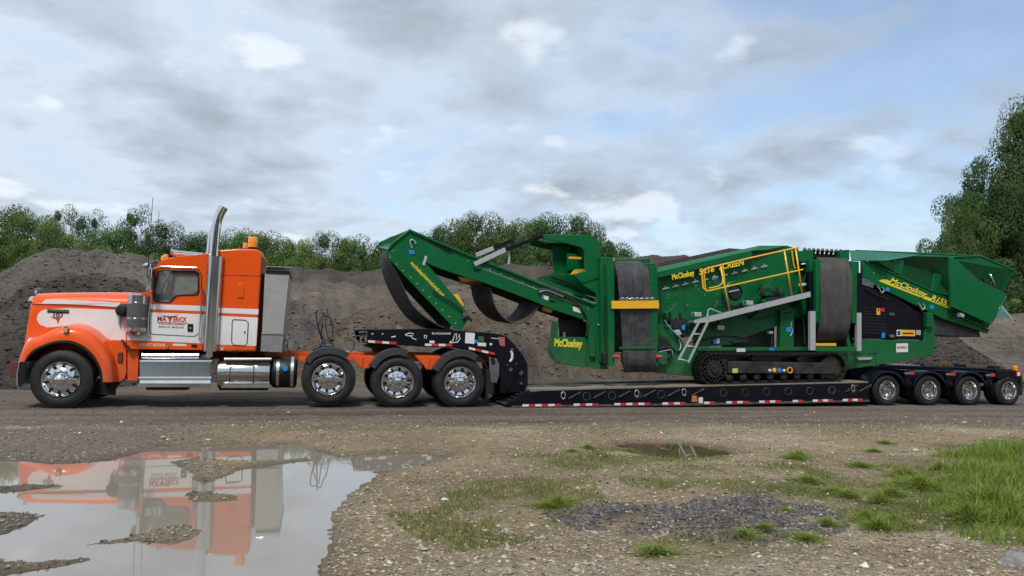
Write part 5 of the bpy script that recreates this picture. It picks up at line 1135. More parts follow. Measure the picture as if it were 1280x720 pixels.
# ------------------------------------------------------------------ the tracked screening machine on the deck
GREEN_P = mat('green_paint', (0.0010, 0.108, 0.031), 0.28, coat=0.22, spec=0.30, var=0.10, nscale=1.4, dirt=0.13, splash=(0.6, 1.6, 0.30), dirtcol=(0.08, 0.09, 0.06))
YEL = mat('yellow_paint', (0.78, 0.42, 0.020), 0.35, coat=0.3, var=0.08)
TXTY = mat('yellow_lettering', (0.72, 0.60, 0.030), 0.45, var=0.05)
GALV = mat('galvanised', (0.44, 0.46, 0.47), 0.45, 0.35, var=0.12, nscale=14)
BELT = mat('conveyor_belt', (0.022, 0.022, 0.023), 0.55, var=0.8, nscale=3, stretch=(11, 1, 0.35), dirt=0.6, dirtcol=(0.12, 0.118, 0.113))
BELT2 = mat('dusty_belt', (0.048, 0.043, 0.038), 0.7, var=0.4, nscale=2.5, stretch=(3, 1, 1), dirt=0.4, dirtcol=(0.10, 0.09, 0.075))
STEELD = mat('track_steel', (0.030, 0.026, 0.023), 0.5, 0.5, var=0.7, nscale=9, dirt=0.45, dirtcol=(0.13, 0.11, 0.085))
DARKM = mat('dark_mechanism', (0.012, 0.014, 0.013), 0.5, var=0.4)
MC = thing('screening_machine', 'green tracked screening machine with yellow lettering loaded on the lowboy deck', 'machine', (W(950, 481).x, 1.2, W(950, 481, 0).z))
def gp_(px, Y0, Y1, name='plate', m=GREEN_P, bev=0.006, Yt=None, parent=None): return B().pp(px, Y0, Y1, Yt).put(name, m, parent or MC, bev)
def tubes(px, Y, r, name, m, n=8, sm=0, parent=None):
    P_ = [W(a, c, Y) for a, c in px]
    if sm: P_ = smooth_pts(P_, sm)
    return B().tube(P_, r, n).put(name, m, parent or MC)
Y1_ = 0.45                                     # outer face of the main frame
# --- chassis
ch = [(820, 431), (845, 436), (1030, 435.6), (1052, 436), (1077, 424), (1112, 425), (1155, 426), (1159, 398), (1167, 395.4), (1168.6, 437), (1166, 442.5), (1157, 446.6), (1100, 456), (1052, 463), (1040, 470), (871, 471), (820, 465.8)]
for y0, y1 in ((Y1_, Y1_+0.16), (mirrorY(Y1_)-0.16, mirrorY(Y1_))): gp_(ch, y0, y1, 'chassis_plate', bev=0.012, Yt=Y1_)
gp_([(845, 437), (1050, 437), (1050, 462), (860, 468)], 0.75, mirrorY(0.75), 'chassis_core', m=DARKM, Yt=0.75)
gp_([(872, 434.4), (1020, 433.6), (1020, 438.4), (872, 438.6)], Y1_-0.06, Y1_+0.02, 'chassis_flange', bev=0.008)
gp_([(921, 435.6), (931.6, 435.6), (931.6, 439.8), (921, 439.8)], Y1_-0.07, Y1_-0.055, 'white_plate', WHTL, 0)
gp_([(962, 435), (968, 435), (968, 438), (962, 438)], Y1_-0.07, Y1_-0.055, 'blue_sticker', BLUE, 0)
gp_([(1071, 447), (1091, 446.4), (1089, 450), (1073, 450.6)], Y1_-0.05, Y1_+0.01, 'step_rung', GALV, 0.01)
tubes([(1053, 443), (1098, 441.6)], Y1_-0.002, 0.006, 'weld_seam', DARKM, 5); tubes([(1094, 426.5), (1094, 455.5)], Y1_-0.002, 0.006, 'weld_seam', DARKM, 5)
gp_([(1120.4, 429.4), (1135, 429), (1135, 440), (1120.4, 440.4)], Y1_-0.006, Y1_+0.01, 'white_sign', WHTL, 0)
ptext('MAVERICK', (1121.6, 435.6), (1134, 435.4), 2.6, Y1_-0.008, TXTR, MC, bold=0.02)
# --- tracks
def track(Y0, Y1):
    tk = bpy.data.objects.new('track', None); COL.objects.link(tk); tk.parent = MC; tk.location = -MC.location; tk.empty_display_size = 0.2
    cL = W(894, 462.4, Y0); cR = W(1041.5, 462.2, Y0); zc = (cL.z+cR.z)/2; RL = 0.345; RR = 0.335
    zc = dz_((cL.x+cR.x)/2)+0.03+RL+0.012
    cl = Vector((cL.x, 0, zc+0.02)); cr = Vector((cR.x, 0, zc-0.02)); path = []
    ym = (Y0+Y1)/2; w = Y1-Y0
    # belt path: bottom, right curve, top with sag, left curve
    L_ = cr.x-cl.x; pts = []
    dl = dz_(cl.x)+0.035; dr_ = dz_(cr.x)+0.035
    for i in range(60): pts.append((cl.x+L_*i/60, dl+(dr_-dl)*i/60))
    zr0 = dr_+RR; zl0 = dl+RL
    for i in range(30): t = -pi/2+pi*i/30; pts.append((cr.x+RR*cos(t), zr0+RR*sin(t)))
    for i in range(60): u = i/60; pts.append((cr.x-L_*u, (zr0+RR)*(1-u)+(zl0+RL)*u-0.03*sin(pi*u)))
    for i in range(30): t = pi/2+pi*i/30; pts.append((cl.x+RL*cos(t), zl0+RL*sin(t)))
    P_ = np.array(pts); d = np.hypot(*np.diff(np.vstack([P_, P_[:1]]), axis=0).T); s = np.concatenate([[0], np.cumsum(d)]); tot = s[-1]
    nsh = 62; PP = np.vstack([P_, P_[:1]])
    sh = B(); pit = tot/nsh
    sh.box(-pit*0.46, pit*0.46, -w/2, w/2, -0.018, 0.004)
    for gx0 in (-pit*0.36, 0.0, pit*0.36): sh.box(gx0-0.010, gx0+0.010, -w/2, w/2, -0.040, -0.018)
    sh.box(-pit*0.5, pit*0.5, -0.09, -0.04, 0.004, 0.06); sh.box(-pit*0.5, pit*0.5, 0.04, 0.09, 0.004, 0.06)
    sm_e = sh.mesh('track_shoe'); sm_e.materials.append(STEELD)
    for k in range(nsh):
        ss = (k+0.5)*pit; x = np.interp(ss, s, PP[:, 0]); z = np.interp(ss, s, PP[:, 1]); x2 = np.interp((ss+0.03) % tot, s, PP[:, 0]); z2 = np.interp((ss+0.03) % tot, s, PP[:, 1])
        o = bpy.data.objects.new('track_shoe', sm_e); COL.objects.link(o); o.parent = tk; o.location = (x, ym, z+0.0)
        o.rotation_euler = (0, -atan2(z2-z, x2-x), 0)
    zmid = (zl0+zr0)/2
    y0b = Y0+0.02
    bm_ = B().prism([(cl.x+0.33, zmid-0.12), (cl.x+0.36, zmid+0.15), (cr.x+0.10, zmid+0.14), (cr.x+0.12, zmid-0.12)], y0b, Y1-0.08); fr_ = bm_.put('track_frame', mat('dusty_black_frame', (0.014, 0.014, 0.016), 0.5, var=0.8, nscale=4, dirt=0.45, dirtcol=(0.12, 0.11, 0.10)), tk, 0.012); 
    B().box(cl.x+0.20, cl.x+0.34, y0b+0.05, Y1-0.1, zmid-0.2, zmid+0.2).put('track_yoke', DARKM, tk, 0.01)
    b = B().lathe([(0.10, RL-0.06), (0.02, RL-0.08), (0.02, 0.20), (-0.0, 0.19), (0.0, 0.10), (-0.04, 0.09), (-0.04, 0)], (cl.x, Y0+0.02, zl0), 32); b.put('sprocket', STEELD, tk)
    tb = B()
    for k in range(16):
        t = 2*pi*k/16; tb.bar((cl.x+0.20*cos(t), Y0+0.06, zl0+0.20*sin(t)), (cl.x+(RL-0.06)*cos(t), Y0+0.06, zl0+(RL-0.06)*sin(t)), 0.05, 0.04, up=(0, 1, 0))
    tb.put('sprocket_teeth', STEELD, tk)
    B().lathe([(0.3, RR-0.06), (0.02, RR-0.07), (0.03, 0.1), (0, 0.08), (0, 0)], (cr.x, Y0+0.06, zr0), 28).put('idler', STEELD, tk)
    for k in range(8):
        x = cl.x+0.42+(L_-0.62)*k/7; B().lathe([(0.32, 0.085), (0.08, 0.085), (0.05, 0.10), (0.02, 0.085), (0.0, 0.05), (0, 0)], (x, Y0+0.06, dl+(dr_-dl)*(x-cl.x)/L_+0.145), 16).put('bottom_roller', STEELD, tk)
    for u in (0.33, 0.72): 
        x = cl.x+L_*u; B().lathe([(0.3, 0.06), (0.03, 0.06), (0.0, 0.04), (0, 0)], (x, Y0+0.06, zmid+0.22), 14).put('top_roller', STEELD, tk); B().box(x-0.03, x+0.03, Y0+0.12, Y0+0.3, zmid+0.1, zmid+0.22).put('roller_bracket', DARKM, tk)
    return tk, fr_, y0b
TK0, TF0, yt0 = track(0.05, 0.50)
track(mirrorY(0.50), mirrorY(0.05))
gp_([(915.6, 460.6), (922.4, 460.4), (922.4, 466), (915.6, 466.2)], yt0-0.004, yt0+0.004, 'yellow_plate', mat('pale_yellow_plate', (0.55, 0.50, 0.15), 0.5), 0, parent=MC)
def dot(px, py, r, m, ring=False):
    q = W(px, py, yt0-0.004)
    if ring: B().tube([(q.x+r*cos(t), yt0-0.006, q.z+r*sin(t)) for t in (2*pi*k/18 for k in range(19))], r*0.22, 6).put('lifting_ring', m, MC)
    else: B().cyl((q.x, yt0+0.004, q.z), (q.x, yt0-0.006, q.z), r, n=20).put('colour_dot', m, MC)
gp_([(960, 462.8), (962.6, 460.6), (962.6, 461.8), (964.4, 461.8), (964.4, 463.8), (962.6, 463.8), (962.6, 465)], yt0-0.006, yt0+0.004, 'white_arrow', WHTL, 0)
gp_([(982.6, 462.8), (980, 460.6), (980, 461.8), (978.2, 461.8), (978.2, 463.8), (980, 463.8), (980, 465)], yt0-0.006, yt0+0.004, 'white_arrow', WHTL, 0)
dot(968, 462.4, 0.05, YEL); dot(974.4, 462.4, 0.05, BLUE); dot(987.2, 462.8, 0.062, AMBER, True)
B().cyl(W(987.2, 462.8, yt0+0.004), W(987.2, 462.8, yt0+0.004)-Vector((0, 0.008, 0)), 0.05, n=18).put('frame_hole', BLACK, MC)

# --- screen box
YX = 0.62
sb_ = [(821.5, 338.5), (948, 308.2), (985, 307.4), (998, 311), (1006, 350), (1008, 372), (900, 404), (850, 424), (822, 432)]
for y0, y1 in ((YX, YX+0.05), (mirrorY(YX)-0.05, mirrorY(YX))): gp_(sb_, y0, y1, 'screen_side', Yt=YX)
gp_([(830, 350), (985, 314), (990, 360), (850, 410), (830, 415)], YX+0.06, mirrorY(YX)-0.06, 'screen_core', m=DARKM, Yt=YX+0.06)
# top flange that catches the light, leaning out
b = B(); t0, t1 = W(822, 334.4, YX), W(949, 307, YX); u0, u1 = W(822, 340.2, YX-0.16), W(940, 313.2, YX-0.16)
b.add([t0, t1, W(985, 307, YX), W(960, 312.2, YX-0.10), u1, u0], [(0, 1, 4, 5), (1, 2, 3, 4)]); b.put('top_flange', GREEN_P, MC, solid=0.012)
gp_([(822, 340), (940, 313), (940, 320), (822, 346.6)], YX-0.165, YX-0.15, 'flange_skirt', bev=0.002)
tubes([(822, 346.8), (878, 335.2), (940, 320.4)], YX-0.16, 0.010, 'flange_edge', DARKM, 5)
# far edge of the screen box and its rubber cover
YF = mirrorY(YX); p0, p1, p2 = W(822, 329, YF), W(911, 310.4, YF), W(932, 312, YF)
b = B(); b.add([p0, p1, p2, p2-Vector((0, 0, 0.3)), p0-Vector((0, 0, 0.3))], [(0, 1, 2, 3, 4)]); b.put('far_cover', BELT2, MC, solid=0.03)
# bolts: a row of small T clips
for i in range(11):
    px = 831.5+12.3*i; py = 360.6-2.75*i
    q = W(px, py, YX); a = q+Vector((-0.08, -0.02, -0.022)); c = q+Vector((0.08, -0.02, 0.022))
    o = B().bar(a, c, 0.03, 0.022, up=(0, 1, 0)).put('tension_clip', GALV, MC)
    B().bar(q+Vector((0.0, -0.02, 0.0)), q+Vector((-0.015, -0.02, 0.06)), 0.022, 0.02, up=(0, 1, 0)).put('clip_bolt', GALV, o)
for i in range(26):
    px = 826+random.uniform(0, 175); py = np.interp(px, [826, 1001], [352, 318])+random.uniform(12, 62)
    q = W(px, py, YX); B().cyl((q.x, YX+0.01, q.z), (q.x, YX-0.012, q.z), 0.012, n=6).put('bolt_head', GALV, MC)
ptext('McCloskey', (840.4, 349.6), (868.6, 343.6), 6.4, YX-0.168, TXTY, MC, bold=0.035, shear=0.1)
ptext('5x16', (874, 343.4), (893.4, 339), 6.8, YX-0.168, TXTY, MC, bold=0.03, shear=0.25)
ptext('SCREEN', (899, 337.4), (931, 330.6), 6.8, YX-0.168, TXTY, MC, bold=0.03, shear=0.25)
gp_([(890.6, 345), (893, 344.4), (893, 350), (890.6, 350.4)], YX-0.008, YX+0.01, 'white_sticker', WHTL, 0); gp_([(893.4, 345.4), (897, 344.8), (897, 349.6), (893.4, 350)], YX-0.008, YX+0.01, 'blue_sticker', BLUE, 0)
# vibrator drum and guard, spring mounts
q = W(916, 367, YX); B().lathe([(0.0, 0.30), (-0.10, 0.30), (-0.13, 0.27), (-0.13, 0.20), (-0.06, 0.18), (-0.06, 0.0)], (q.x, YX, q.z), 32).put('vibrator_drum', GREEN_P, MC)
B().lathe([(-0.065, 0.175), (-0.11, 0.15), (-0.13, 0.0)], (q.x, YX, q.z+0.02), 24).put('drum_weight', DARKM, MC)
gp_([(911, 364), (924, 361.4), (924.4, 363), (911.4, 365.6)], YX-0.16, YX-0.13, 'drum_bar', GALV, 0.004)
def spring_mount(px, py):
    q = W(px, py, YX-0.05)
    gp_([(px-14, py-3), (px-8, py-6), (px-1, py-16), (px+4, py-15), (px+10, py-4), (px+17, py-2), (px+15, py+6), (px-12, py+8)], YX-0.20, YX, 'spring_bracket', bev=0.01, Yt=YX-0.2)
    for dx in (-0.12, 0.10):
        o = B(); zz0 = q.z-0.26; 
        o.tube([(q.x+dx+0.055*cos(t), YX-0.16+0.055*sin(t), zz0+0.20*t/(10*pi)) for t in np.linspace(0, 10*pi, 80)], 0.014, 5); o.put('coil_spring', DARKM, MC)
    gp_([(px-15, py+12), (px+16, py+9), (px+16, py+13), (px-15, py+16)], YX-0.24, YX, 'spring_seat', bev=0.006, Yt=YX-0.24)
    gp_([(px+2, py-3), (px+6, py-4), (px+7, py+5), (px+3, py+6)], YX-0.22, YX-0.19, 'spring_shade_plate', m=DARKM, Yt=YX-0.22)  # dark plate added to paint shade onto the spring mount
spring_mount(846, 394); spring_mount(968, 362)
for (px, py) in ((872, 393), (936.6, 378.5), (900.6, 409.6)):
    q = W(px, py, 0.35); B().box(q.x-0.09, q.x+0.09, 0.32, 0.5, q.z-0.05, q.z+0.05).put('valve_block', GALV, MC, 0.012); B().cyl((q.x-0.12, 0.36, q.z), (q.x+0.12, 0.36, q.z+0.02), 0.025, n=10).put('valve_spool', STEELD, MC)
# --- under-screen chute and frame
gp_([(866, 421), (880, 404), (930, 392), (1003, 374), (1010, 372), (1010, 392), (965, 410), (930, 421.6), (915, 431), (868, 434)], 0.52, 0.56, 'chute_side', Yt=0.52)
gp_([(903, 430), (930, 422), (968, 409), (968, 434), (903, 434)], 0.70, 0.74, 'recess_shade_sheet', m=DARKM, Yt=0.7)  # dark sheet painting the shade in the gap between chute and chassis
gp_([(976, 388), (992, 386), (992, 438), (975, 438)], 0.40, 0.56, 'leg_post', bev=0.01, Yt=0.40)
gp_([(968, 388), (1022, 376), (1022, 436), (993, 436), (993, 392), (976, 396)], 0.75, 0.79, 'recess_shade_sheet', m=DARKM, Yt=0.75)  # dark sheet standing in for the shade around the leg post
gp_([(983, 409), (989, 409), (989, 415), (983, 415)], 0.392, 0.405, 'blue_sticker', BLUE, 0); gp_([(852.6, 407), (856.6, 406), (856.6, 412), (852.6, 412.4)], 0.30, 0.34, 'blue_cap', BLUE, 0.006); gp_([(892, 425), (896, 424), (896.4, 429.4), (892.4, 430)], 0.44, 0.53, 'blue_sticker', BLUE, 0); gp_([(896, 423.8), (899.4, 423), (899.8, 428.6), (896.4, 429.6)], 0.44, 0.53, 'white_sticker', WHTL, 0)
gp_([(916, 427), (928, 424), (936, 425), (936, 428.6), (916, 429.4)], 0.42, 0.55, 'motor_guard', m=DARKM, bev=0.02, Yt=0.42)
tubes([(964, 415), (965, 424), (964, 433)], 0.5, 0.03, 'dark_cylinder', DARKM, 8); gp_([(961.6, 414), (966.6, 414), (966.6, 417.4), (961.6, 417.4)], 0.45, 0.55, 'sensor', GALV, 0.01)
tubes([(990, 402), (988.6, 408), (991, 413), (988, 420)], 0.39, 0.010, 'grey_cable', GALV, 5, 3); tubes([(980, 390), (985, 392), (990, 389)], 0.39, 0.014, 'hydraulic_hose', DARKM, 5, 3)
# brackets and hoses left of the ladder
gp_([(822, 404), (832, 408), (850, 422), (858, 434), (846, 440), (832, 428), (822, 420)], 0.40, 0.50, 'knee_bracket', bev=0.012, Yt=0.4)
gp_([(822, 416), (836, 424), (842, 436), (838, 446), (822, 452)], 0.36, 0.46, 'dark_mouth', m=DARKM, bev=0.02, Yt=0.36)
tubes([(824, 436), (832, 434), (838, 438), (836, 446), (826, 450)], 0.34, 0.016, 'hydraulic_hose', DARKM, 6, 4); tubes([(824, 440), (839, 437.4), (840.4, 444)], 0.33, 0.012, 'chrome_pipe', CHROME, 6, 3); tubes([(848, 424), (851, 431), (849.6, 438)], 0.36, 0.012, 'white_cable', WHTL, 5, 3); tubes([(851, 418), (868, 421), (886, 426)], 0.36, 0.014, 'hydraulic_hose', DARKM, 6, 3); tubes([(830, 400), (838, 411), (852, 424)], 0.3, 0.020, 'hydraulic_ram', STEEL, 8)
gp_([(843, 413), (850, 412), (853, 418), (847, 421)], 0.3, 0.4, 'hose_coupling', GALV, 0.02)
gp_([(824, 441), (834, 441), (834, 452), (824, 452)], 0.30, 0.42, 'pump_body', DARKM, 0.02)

# --- catwalk, rails, ladder
YW = 0.10
gp_([(867.6, 400.4), (884.6, 395.8), (1013, 364.4), (1013.6, 371), (885.6, 403), (868, 404)], YW, YW+0.02, 'toe_board', GALV, 0.002)
b = B(); p = [W(a, c, YW) for a, c in ((868, 402.6), (885, 401.4), (1013.4, 369.6))]
b.loft([[(q.x, YW+0.02, q.z) for q in p], [(q.x, YX-0.03, q.z) for q in p]], False); b.put('walkway', GALV, MC, solid=0.02)
for px, py in ((905, 397), (950, 386), (1005, 372)):
    q = W(px, py, YW); B().bar((q.x, YW+0.05, q.z-0.02), (q.x, YX, q.z-0.25), 0.05, 0.05, up=(1, 0, 0)).put('walkway_bracket', GREEN_P, MC)
rr_ = 0.019
tubes([(882.6, 363.4), (879, 360), (877.4, 342), (879.4, 337.6), (884, 335.4), (940, 322), (998.6, 309)], YW+0.02, rr_, 'handrail', YEL, 8)
tubes([(882.6, 363.4), (886, 363.6), (940, 351), (1004, 336.8)], YW+0.02, rr_*0.9, 'knee_rail', YEL, 8)
tubes([(880, 339), (881.4, 360), (883, 363.6)], YW+0.05, rr_, 'gate_bar', YEL, 8)
tubes([(886, 360.4), (898, 358), (903, 354), (903.4, 346), (900, 333), (898.6, 331.4), (903, 331), (905.4, 345), (905.6, 355)], YW+0.03, 0.016, 'gate_loop', YEL, 7)
for a, c in (((900.6, 332.4), (912, 388.4)), ((980.4, 313.6), (989.8, 369.4)), ((994.4, 310.6), (1002.6, 366))): tubes([a, c], YW+0.02, rr_, 'rail_post', YEL, 8)
tubes([(989.6, 312.2), (992, 330), (994, 336), (997.6, 335), (997.4, 328), (994, 311)], YW+0.03, 0.015, 'gate_loop', YEL, 7)
gp_([(1001, 354.4), (1007.6, 353.6), (1007.6, 356.6), (1001, 357.4)], YX-0.2, YX-0.1, 'white_lamp', WHTL, 0.006)
lad = B(); lr = [(873.4, 403.4), (848, 450)]; rr2 = [(884.6, 402.6), (860, 453.2)]
for a, c in (lr, rr2): lad.bar(W(*a, YW), W(*c, YW), 0.05, 0.03, up=(0, 1, 0))
ld = B().bar(W(*lr[0], YW), W(*lr[1], YW), 0.045, 0.03, up=(0, 1, 0)).put('ladder_rail', GALV, MC); B().bar(W(*rr2[0], YW), W(*rr2[1], YW), 0.045, 0.03, up=(0, 1, 0)).put('ladder_rail', GALV, MC)
for t in (0.30, 0.62, 0.97):
    a = W(lr[0][0]+(lr[1][0]-lr[0][0])*t, lr[0][1]+(lr[1][1]-lr[0][1])*t, YW); c = W(rr2[0][0]+(rr2[1][0]-rr2[0][0])*t, rr2[0][1]+(rr2[1][1]-rr2[0][1])*t, YW)
    B().cyl(a, c, 0.016, n=8).put('rung', GALV, MC)
tubes([(883.6, 397), (885.6, 386.8), (888, 385.8), (901, 391)], YW, 0.016, 'ladder_handle', GALV, 7)

# --- folded side conveyors: belt faces the road
def side_belt(rows, m, name='belt'):            # rows: (pxL, pxR, py, Y)
    b = B(); R = []
    for a, c, py, Y in rows:
        A_p, C_p = W(a, py, Y), W(c, py-(c-a)*0.012, Y); R.append([A_p+(C_p-A_p)*u+Vector((0, 0.035*(1-(2*u-1)**2)*0.5, 0)) for u in np.linspace(0, 1, 9)])
    b.loft(R); return b.put(name, m, MC, solid=0.022)
YV = 0.12
gp_([(759.4, 331), (767.6, 331), (768.4, 458), (760.6, 458)], YV, YV+0.14, 'conveyor_post', bev=0.006)
gp_([(813.4, 333), (821.4, 333), (822.6, 458), (814.6, 458)], YV, YV+0.14, 'conveyor_post', bev=0.006)
side_belt([(770, 792, 327.2, 0.95), (770, 795, 326.4, 0.70), (769, 800, 327.4, 0.50), (769, 806, 331, 0.34), (770, 810.6, 337, 0.24), (772, 813, 348, 0.17), (773.4, 814.4, 362, 0.14), (775, 816, 380, 0.13), (776, 817.4, 395, 0.13), (777.6, 818.6, 420, 0.13), (778.6, 819.4, 436, 0.10), (778.8, 820, 446, 0.06), (779, 820.6, 454, 0.06), (779.2, 821, 460, 0.10), (779.6, 821, 464, 0.18), (779.8, 821, 465.6, 0.28), (779.8, 820.6, 464, 0.42), (779.8, 820, 455, 0.50)], BELT)
a = W(779, 448, 0.25); c = W(820.6, 447, 0.25)
b = B(); R = []
for t in range(-70, 200, 15): R.append([(x, 0.25-0.235*cos(radians(t)), a.z+0.02-0.245*sin(radians(t))) for x in (a.x, c.x)])
B().cyl((a.x+0.02, 0.28, a.z), (c.x-0.02, 0.28, a.z), 0.17, n=20).put('tail_roller', DARKM, MC)
gp_([(774.6, 433.4), (819.4, 432.8), (819.6, 436), (774.8, 436.6)], YV-0.04, YV, 'cross_bar', bev=0.004)
gp_([(764.8, 376.2), (823.6, 375.6), (824, 385.6), (765, 386)], YV-0.06, YV-0.01, 'yellow_beam', YEL, 0.006)
for k in range(7):
    px = 778+k*6.1; q = W(px, 373.4, YV-0.03); B().lathe([(-0.04, 0.0), (-0.035, 0.035), (0.0, 0.045), (0.035, 0.035), (0.04, 0)], (q.x, q.y, q.z), 12, 'X').put('return_roller', STEEL, MC); B().box(q.x-0.012, q.x+0.012, YV-0.06, YV, q.z-0.06, q.z).put('roller_clip', GALV, MC)
tubes([(774, 374), (818, 373)], YV-0.03, 0.014, 'roller_shaft', STEEL, 6)
for px in (769.8, 823): q = W(px, 446, YV-0.03); B().cyl(q+Vector((-0.07, 0, 0)), q+Vector((0.07, 0, 0)), 0.045, n=12).put('red_pin', mat('red_pin', (0.40, 0.05, 0.05), 0.4), MC)
gp_([(754, 441), (766, 441), (766, 455), (754, 455)], YV+0.05, YV+0.2, 'hinge_block', DARKM, 0.015); gp_([(822, 440), (834, 440), (834, 456), (822, 456)], YV+0.1, YV+0.2, 'hinge_block', GREEN_P, 0.015)
gp_([(766, 330), (815, 331), (815, 440), (768, 440)], 0.75, 0.80, 'recess_shade_sheet', m=DARKM, Yt=0.75)  # dark sheet in place of the shade behind the left-hand belt
gp_([(751, 321), (767, 322), (767, 452), (752, 453)], 0.32, 0.5, 'tower_side_plate', bev=0.01, Yt=0.32)
gp_([(764, 324), (813, 323.4), (813, 330), (796, 330), (764, 329)], 0.80, 1.1, 'cross_head', bev=0.01, Yt=0.8); gp_([(762.4, 322), (768, 322), (768, 327), (762.4, 327)], 0.45, 0.6, 'yellow_cap', YEL, 0.01)
gp_([(795, 329), (820, 329), (820, 334), (812, 336), (800, 334)], 0.5, 0.7, 'head_bracket', bev=0.01, Yt=0.5)
# right-hand one
gp_([(1020, 326), (1026, 326), (1026, 403), (1020, 403)], YV, YV+0.12, 'conveyor_post', bev=0.006); gp_([(1065.2, 327), (1071, 327), (1071, 404), (1065.2, 404)], YV, YV+0.12, 'conveyor_post', bev=0.006)
gp_([(1012, 339), (1020, 338), (1020, 392), (1012, 392)], YV+0.1, YV+0.2, 'conveyor_frame', m=NAVY, bev=0.006); gp_([(1071, 341), (1078, 341), (1078, 424), (1071, 424)], YV+0.1, YV+0.2, 'conveyor_frame', m=NAVY, bev=0.006)
gp_([(1013, 389), (1019.6, 389), (1019.6, 438), (1013, 438)], YV-0.03, YV+0.06, 'steel_leg', GALV, 0.004); gp_([(1071.6, 391), (1077, 391), (1077, 439), (1071.6, 439)], YV-0.03, YV+0.06, 'steel_leg', GALV, 0.004)
side_belt([(1022, 1048, 322, 0.9), (1021, 1052, 321.4, 0.6), (1021, 1058, 323, 0.40), (1023, 1062.6, 328, 0.26), (1025, 1065, 336, 0.16), (1026, 1065.4, 350, 0.10), (1026.4, 1065, 372, 0.07), (1026, 1064.4, 392, 0.06), (1024.6, 1063, 406, 0.07), (1022.6, 1060.6, 416, 0.12), (1021, 1058, 423, 0.22), (1020.6, 1056, 427, 0.36), (1020.6, 1055, 428.6, 0.6)], BELT2)
gp_([(1020, 433.6), (1071.6, 433.6), (1071.6, 439.4), (1020, 439.4)], YV, YV+0.1, 'cross_bar', bev=0.006); gp_([(1020, 429), (1045.4, 429), (1045.4, 432.6), (1020, 432.6)], 0.25, 0.5, 'yellow_beam', YEL, 0.006, Yt=0.25); gp_([(1056, 414), (1060, 413), (1064, 433), (1060, 434)], YV+0.1, YV+0.2, 'gusset', bev=0.006)
gp_([(996, 313.6), (1016.6, 313), (1016.6, 326), (1005, 329), (996, 325)], 0.40, 0.6, 'head_bracket', bev=0.01, Yt=0.4); gp_([(1050, 312.6), (1062, 312), (1062, 325), (1050, 325)], 0.40, 0.6, 'head_bracket', bev=0.01, Yt=0.4); gp_([(1012, 325), (1026, 324), (1026, 339), (1012, 340)], 0.24, 0.4, 'post_cap', bev=0.01, Yt=0.24); gp_([(1063, 326), (1074, 327), (1074, 341), (1063, 341)], 0.25, 0.4, 'post_cap', bev=0.01, Yt=0.25)
for k in range(9):
    px = 1006+k*5.6; q = W(px, 313.6+0.2*(k % 2)+0.25*k, 0.55)
    B().tube([q+Vector((-0.04, -0.05, 0.05)), q+Vector((0.0, 0.0, 0.02)), q+Vector((0.05, 0.1, -0.05))], [0.035, 0.05, 0.035], 10).put('idler_roller', STEELD if k % 2 else DARKM, MC)
gp_([(1004, 315.6), (1054, 317.6), (1054, 330), (1004, 328)], 0.62, 0.68, 'idler_frame', m=DARKM, Yt=0.5)
gp_([(1022, 330), (1066, 330), (1066, 434), (1022, 434)], 0.80, 0.85, 'recess_shade_sheet', m=DARKM, Yt=0.8)  # dark sheet put in as the shade behind the right-hand belt

# --- engine housing
eng = [(1074, 350), (1080, 350), (1091, 361), (1120, 372), (1154, 394), (1154, 424.4), (1074, 423)]
gp_(eng, 0.50, mirrorY(0.5), 'engine_housing', NAVY, 0.01)
gp_([(1076, 370), (1087, 372), (1150, 396), (1150.6, 421.6), (1076, 420.6)], 0.485, 0.51, 'engine_door', NAVY, 0.006)
for k in range(9):
    gp_([(1079, 384+k*3.9), (1108, 384.4+k*3.9), (1108, 386.2+k*3.9), (1079, 385.8+k*3.9)], 0.478, 0.49, 'vent_slat', m=BLACK, bev=0)
gp_([(1078, 348.6), (1084, 349.6), (1091.6, 354), (1091.6, 360.4), (1078, 355.6)], 0.47, 0.52, 'exhaust_guard', ALU, 0.006)
gp_([(1121, 412.2), (1126.6, 412.2), (1126.6, 420), (1121, 420)], 0.478, 0.49, 'black_badge', WHTL, 0); gp_([(1126.8, 412.2), (1144, 412.6), (1144, 420.2), (1126.8, 419.9)], 0.478, 0.49, 'yellow_badge', YEL, 0); gp_([(1128.4, 415.6), (1142, 415.8), (1142, 417.6), (1128.4, 417.4)], 0.474, 0.48, 'badge_print', TXTK, 0); gp_([(1145.4, 412.6), (1151, 412.8), (1151, 418.8), (1145.4, 418.6)], 0.478, 0.49, 'grey_sticker', GALV, 0)
gp_([(1122, 413.6), (1125.6, 413.6), (1125.6, 418.6), (1122, 418.6)], 0.474, 0.48, 'badge_print', TXTK, 0)
gp_([(1096, 385.4), (1100.4, 385.4), (1100.4, 393.6), (1096, 393.6)], 0.47, 0.49, 'stop_panel', YEL, 0.004)
q = W(1102, 387.6, 0.47); B().cyl(q, q+Vector((0, -0.05, 0)), 0.045, n=14).put('stop_button', REDL, MC); q = W(1098, 386.6, 0.465); B().cyl(q, q+Vector((0, -0.02, 0)), 0.02, n=10).put('key_switch', REDL, MC)
for px, py in ((1115, 392.6), (1115, 420)): q = W(px, py, 0.482); B().lathe([(-0.012, 0), (-0.012, 0.05), (0, 0.055)], (0, 0, 0), 16).put('latch_handle', STEEL, MC)
for o, (px, py) in zip([o for o in MC.children if o.name.startswith('latch_handle')], ((1115, 392.6), (1115, 420))):
    q = W(px, py, 0.482); o.location = Vector((q.x, 0.482, q.z))-MC.location; o.scale = (1.5, 1, 0.8)
gp_([(1102.4, 416), (1106.4, 416), (1106.4, 422.4), (1102.4, 422.4)], 0.47, 0.49, 'blue_sticker', BLUE, 0.002)
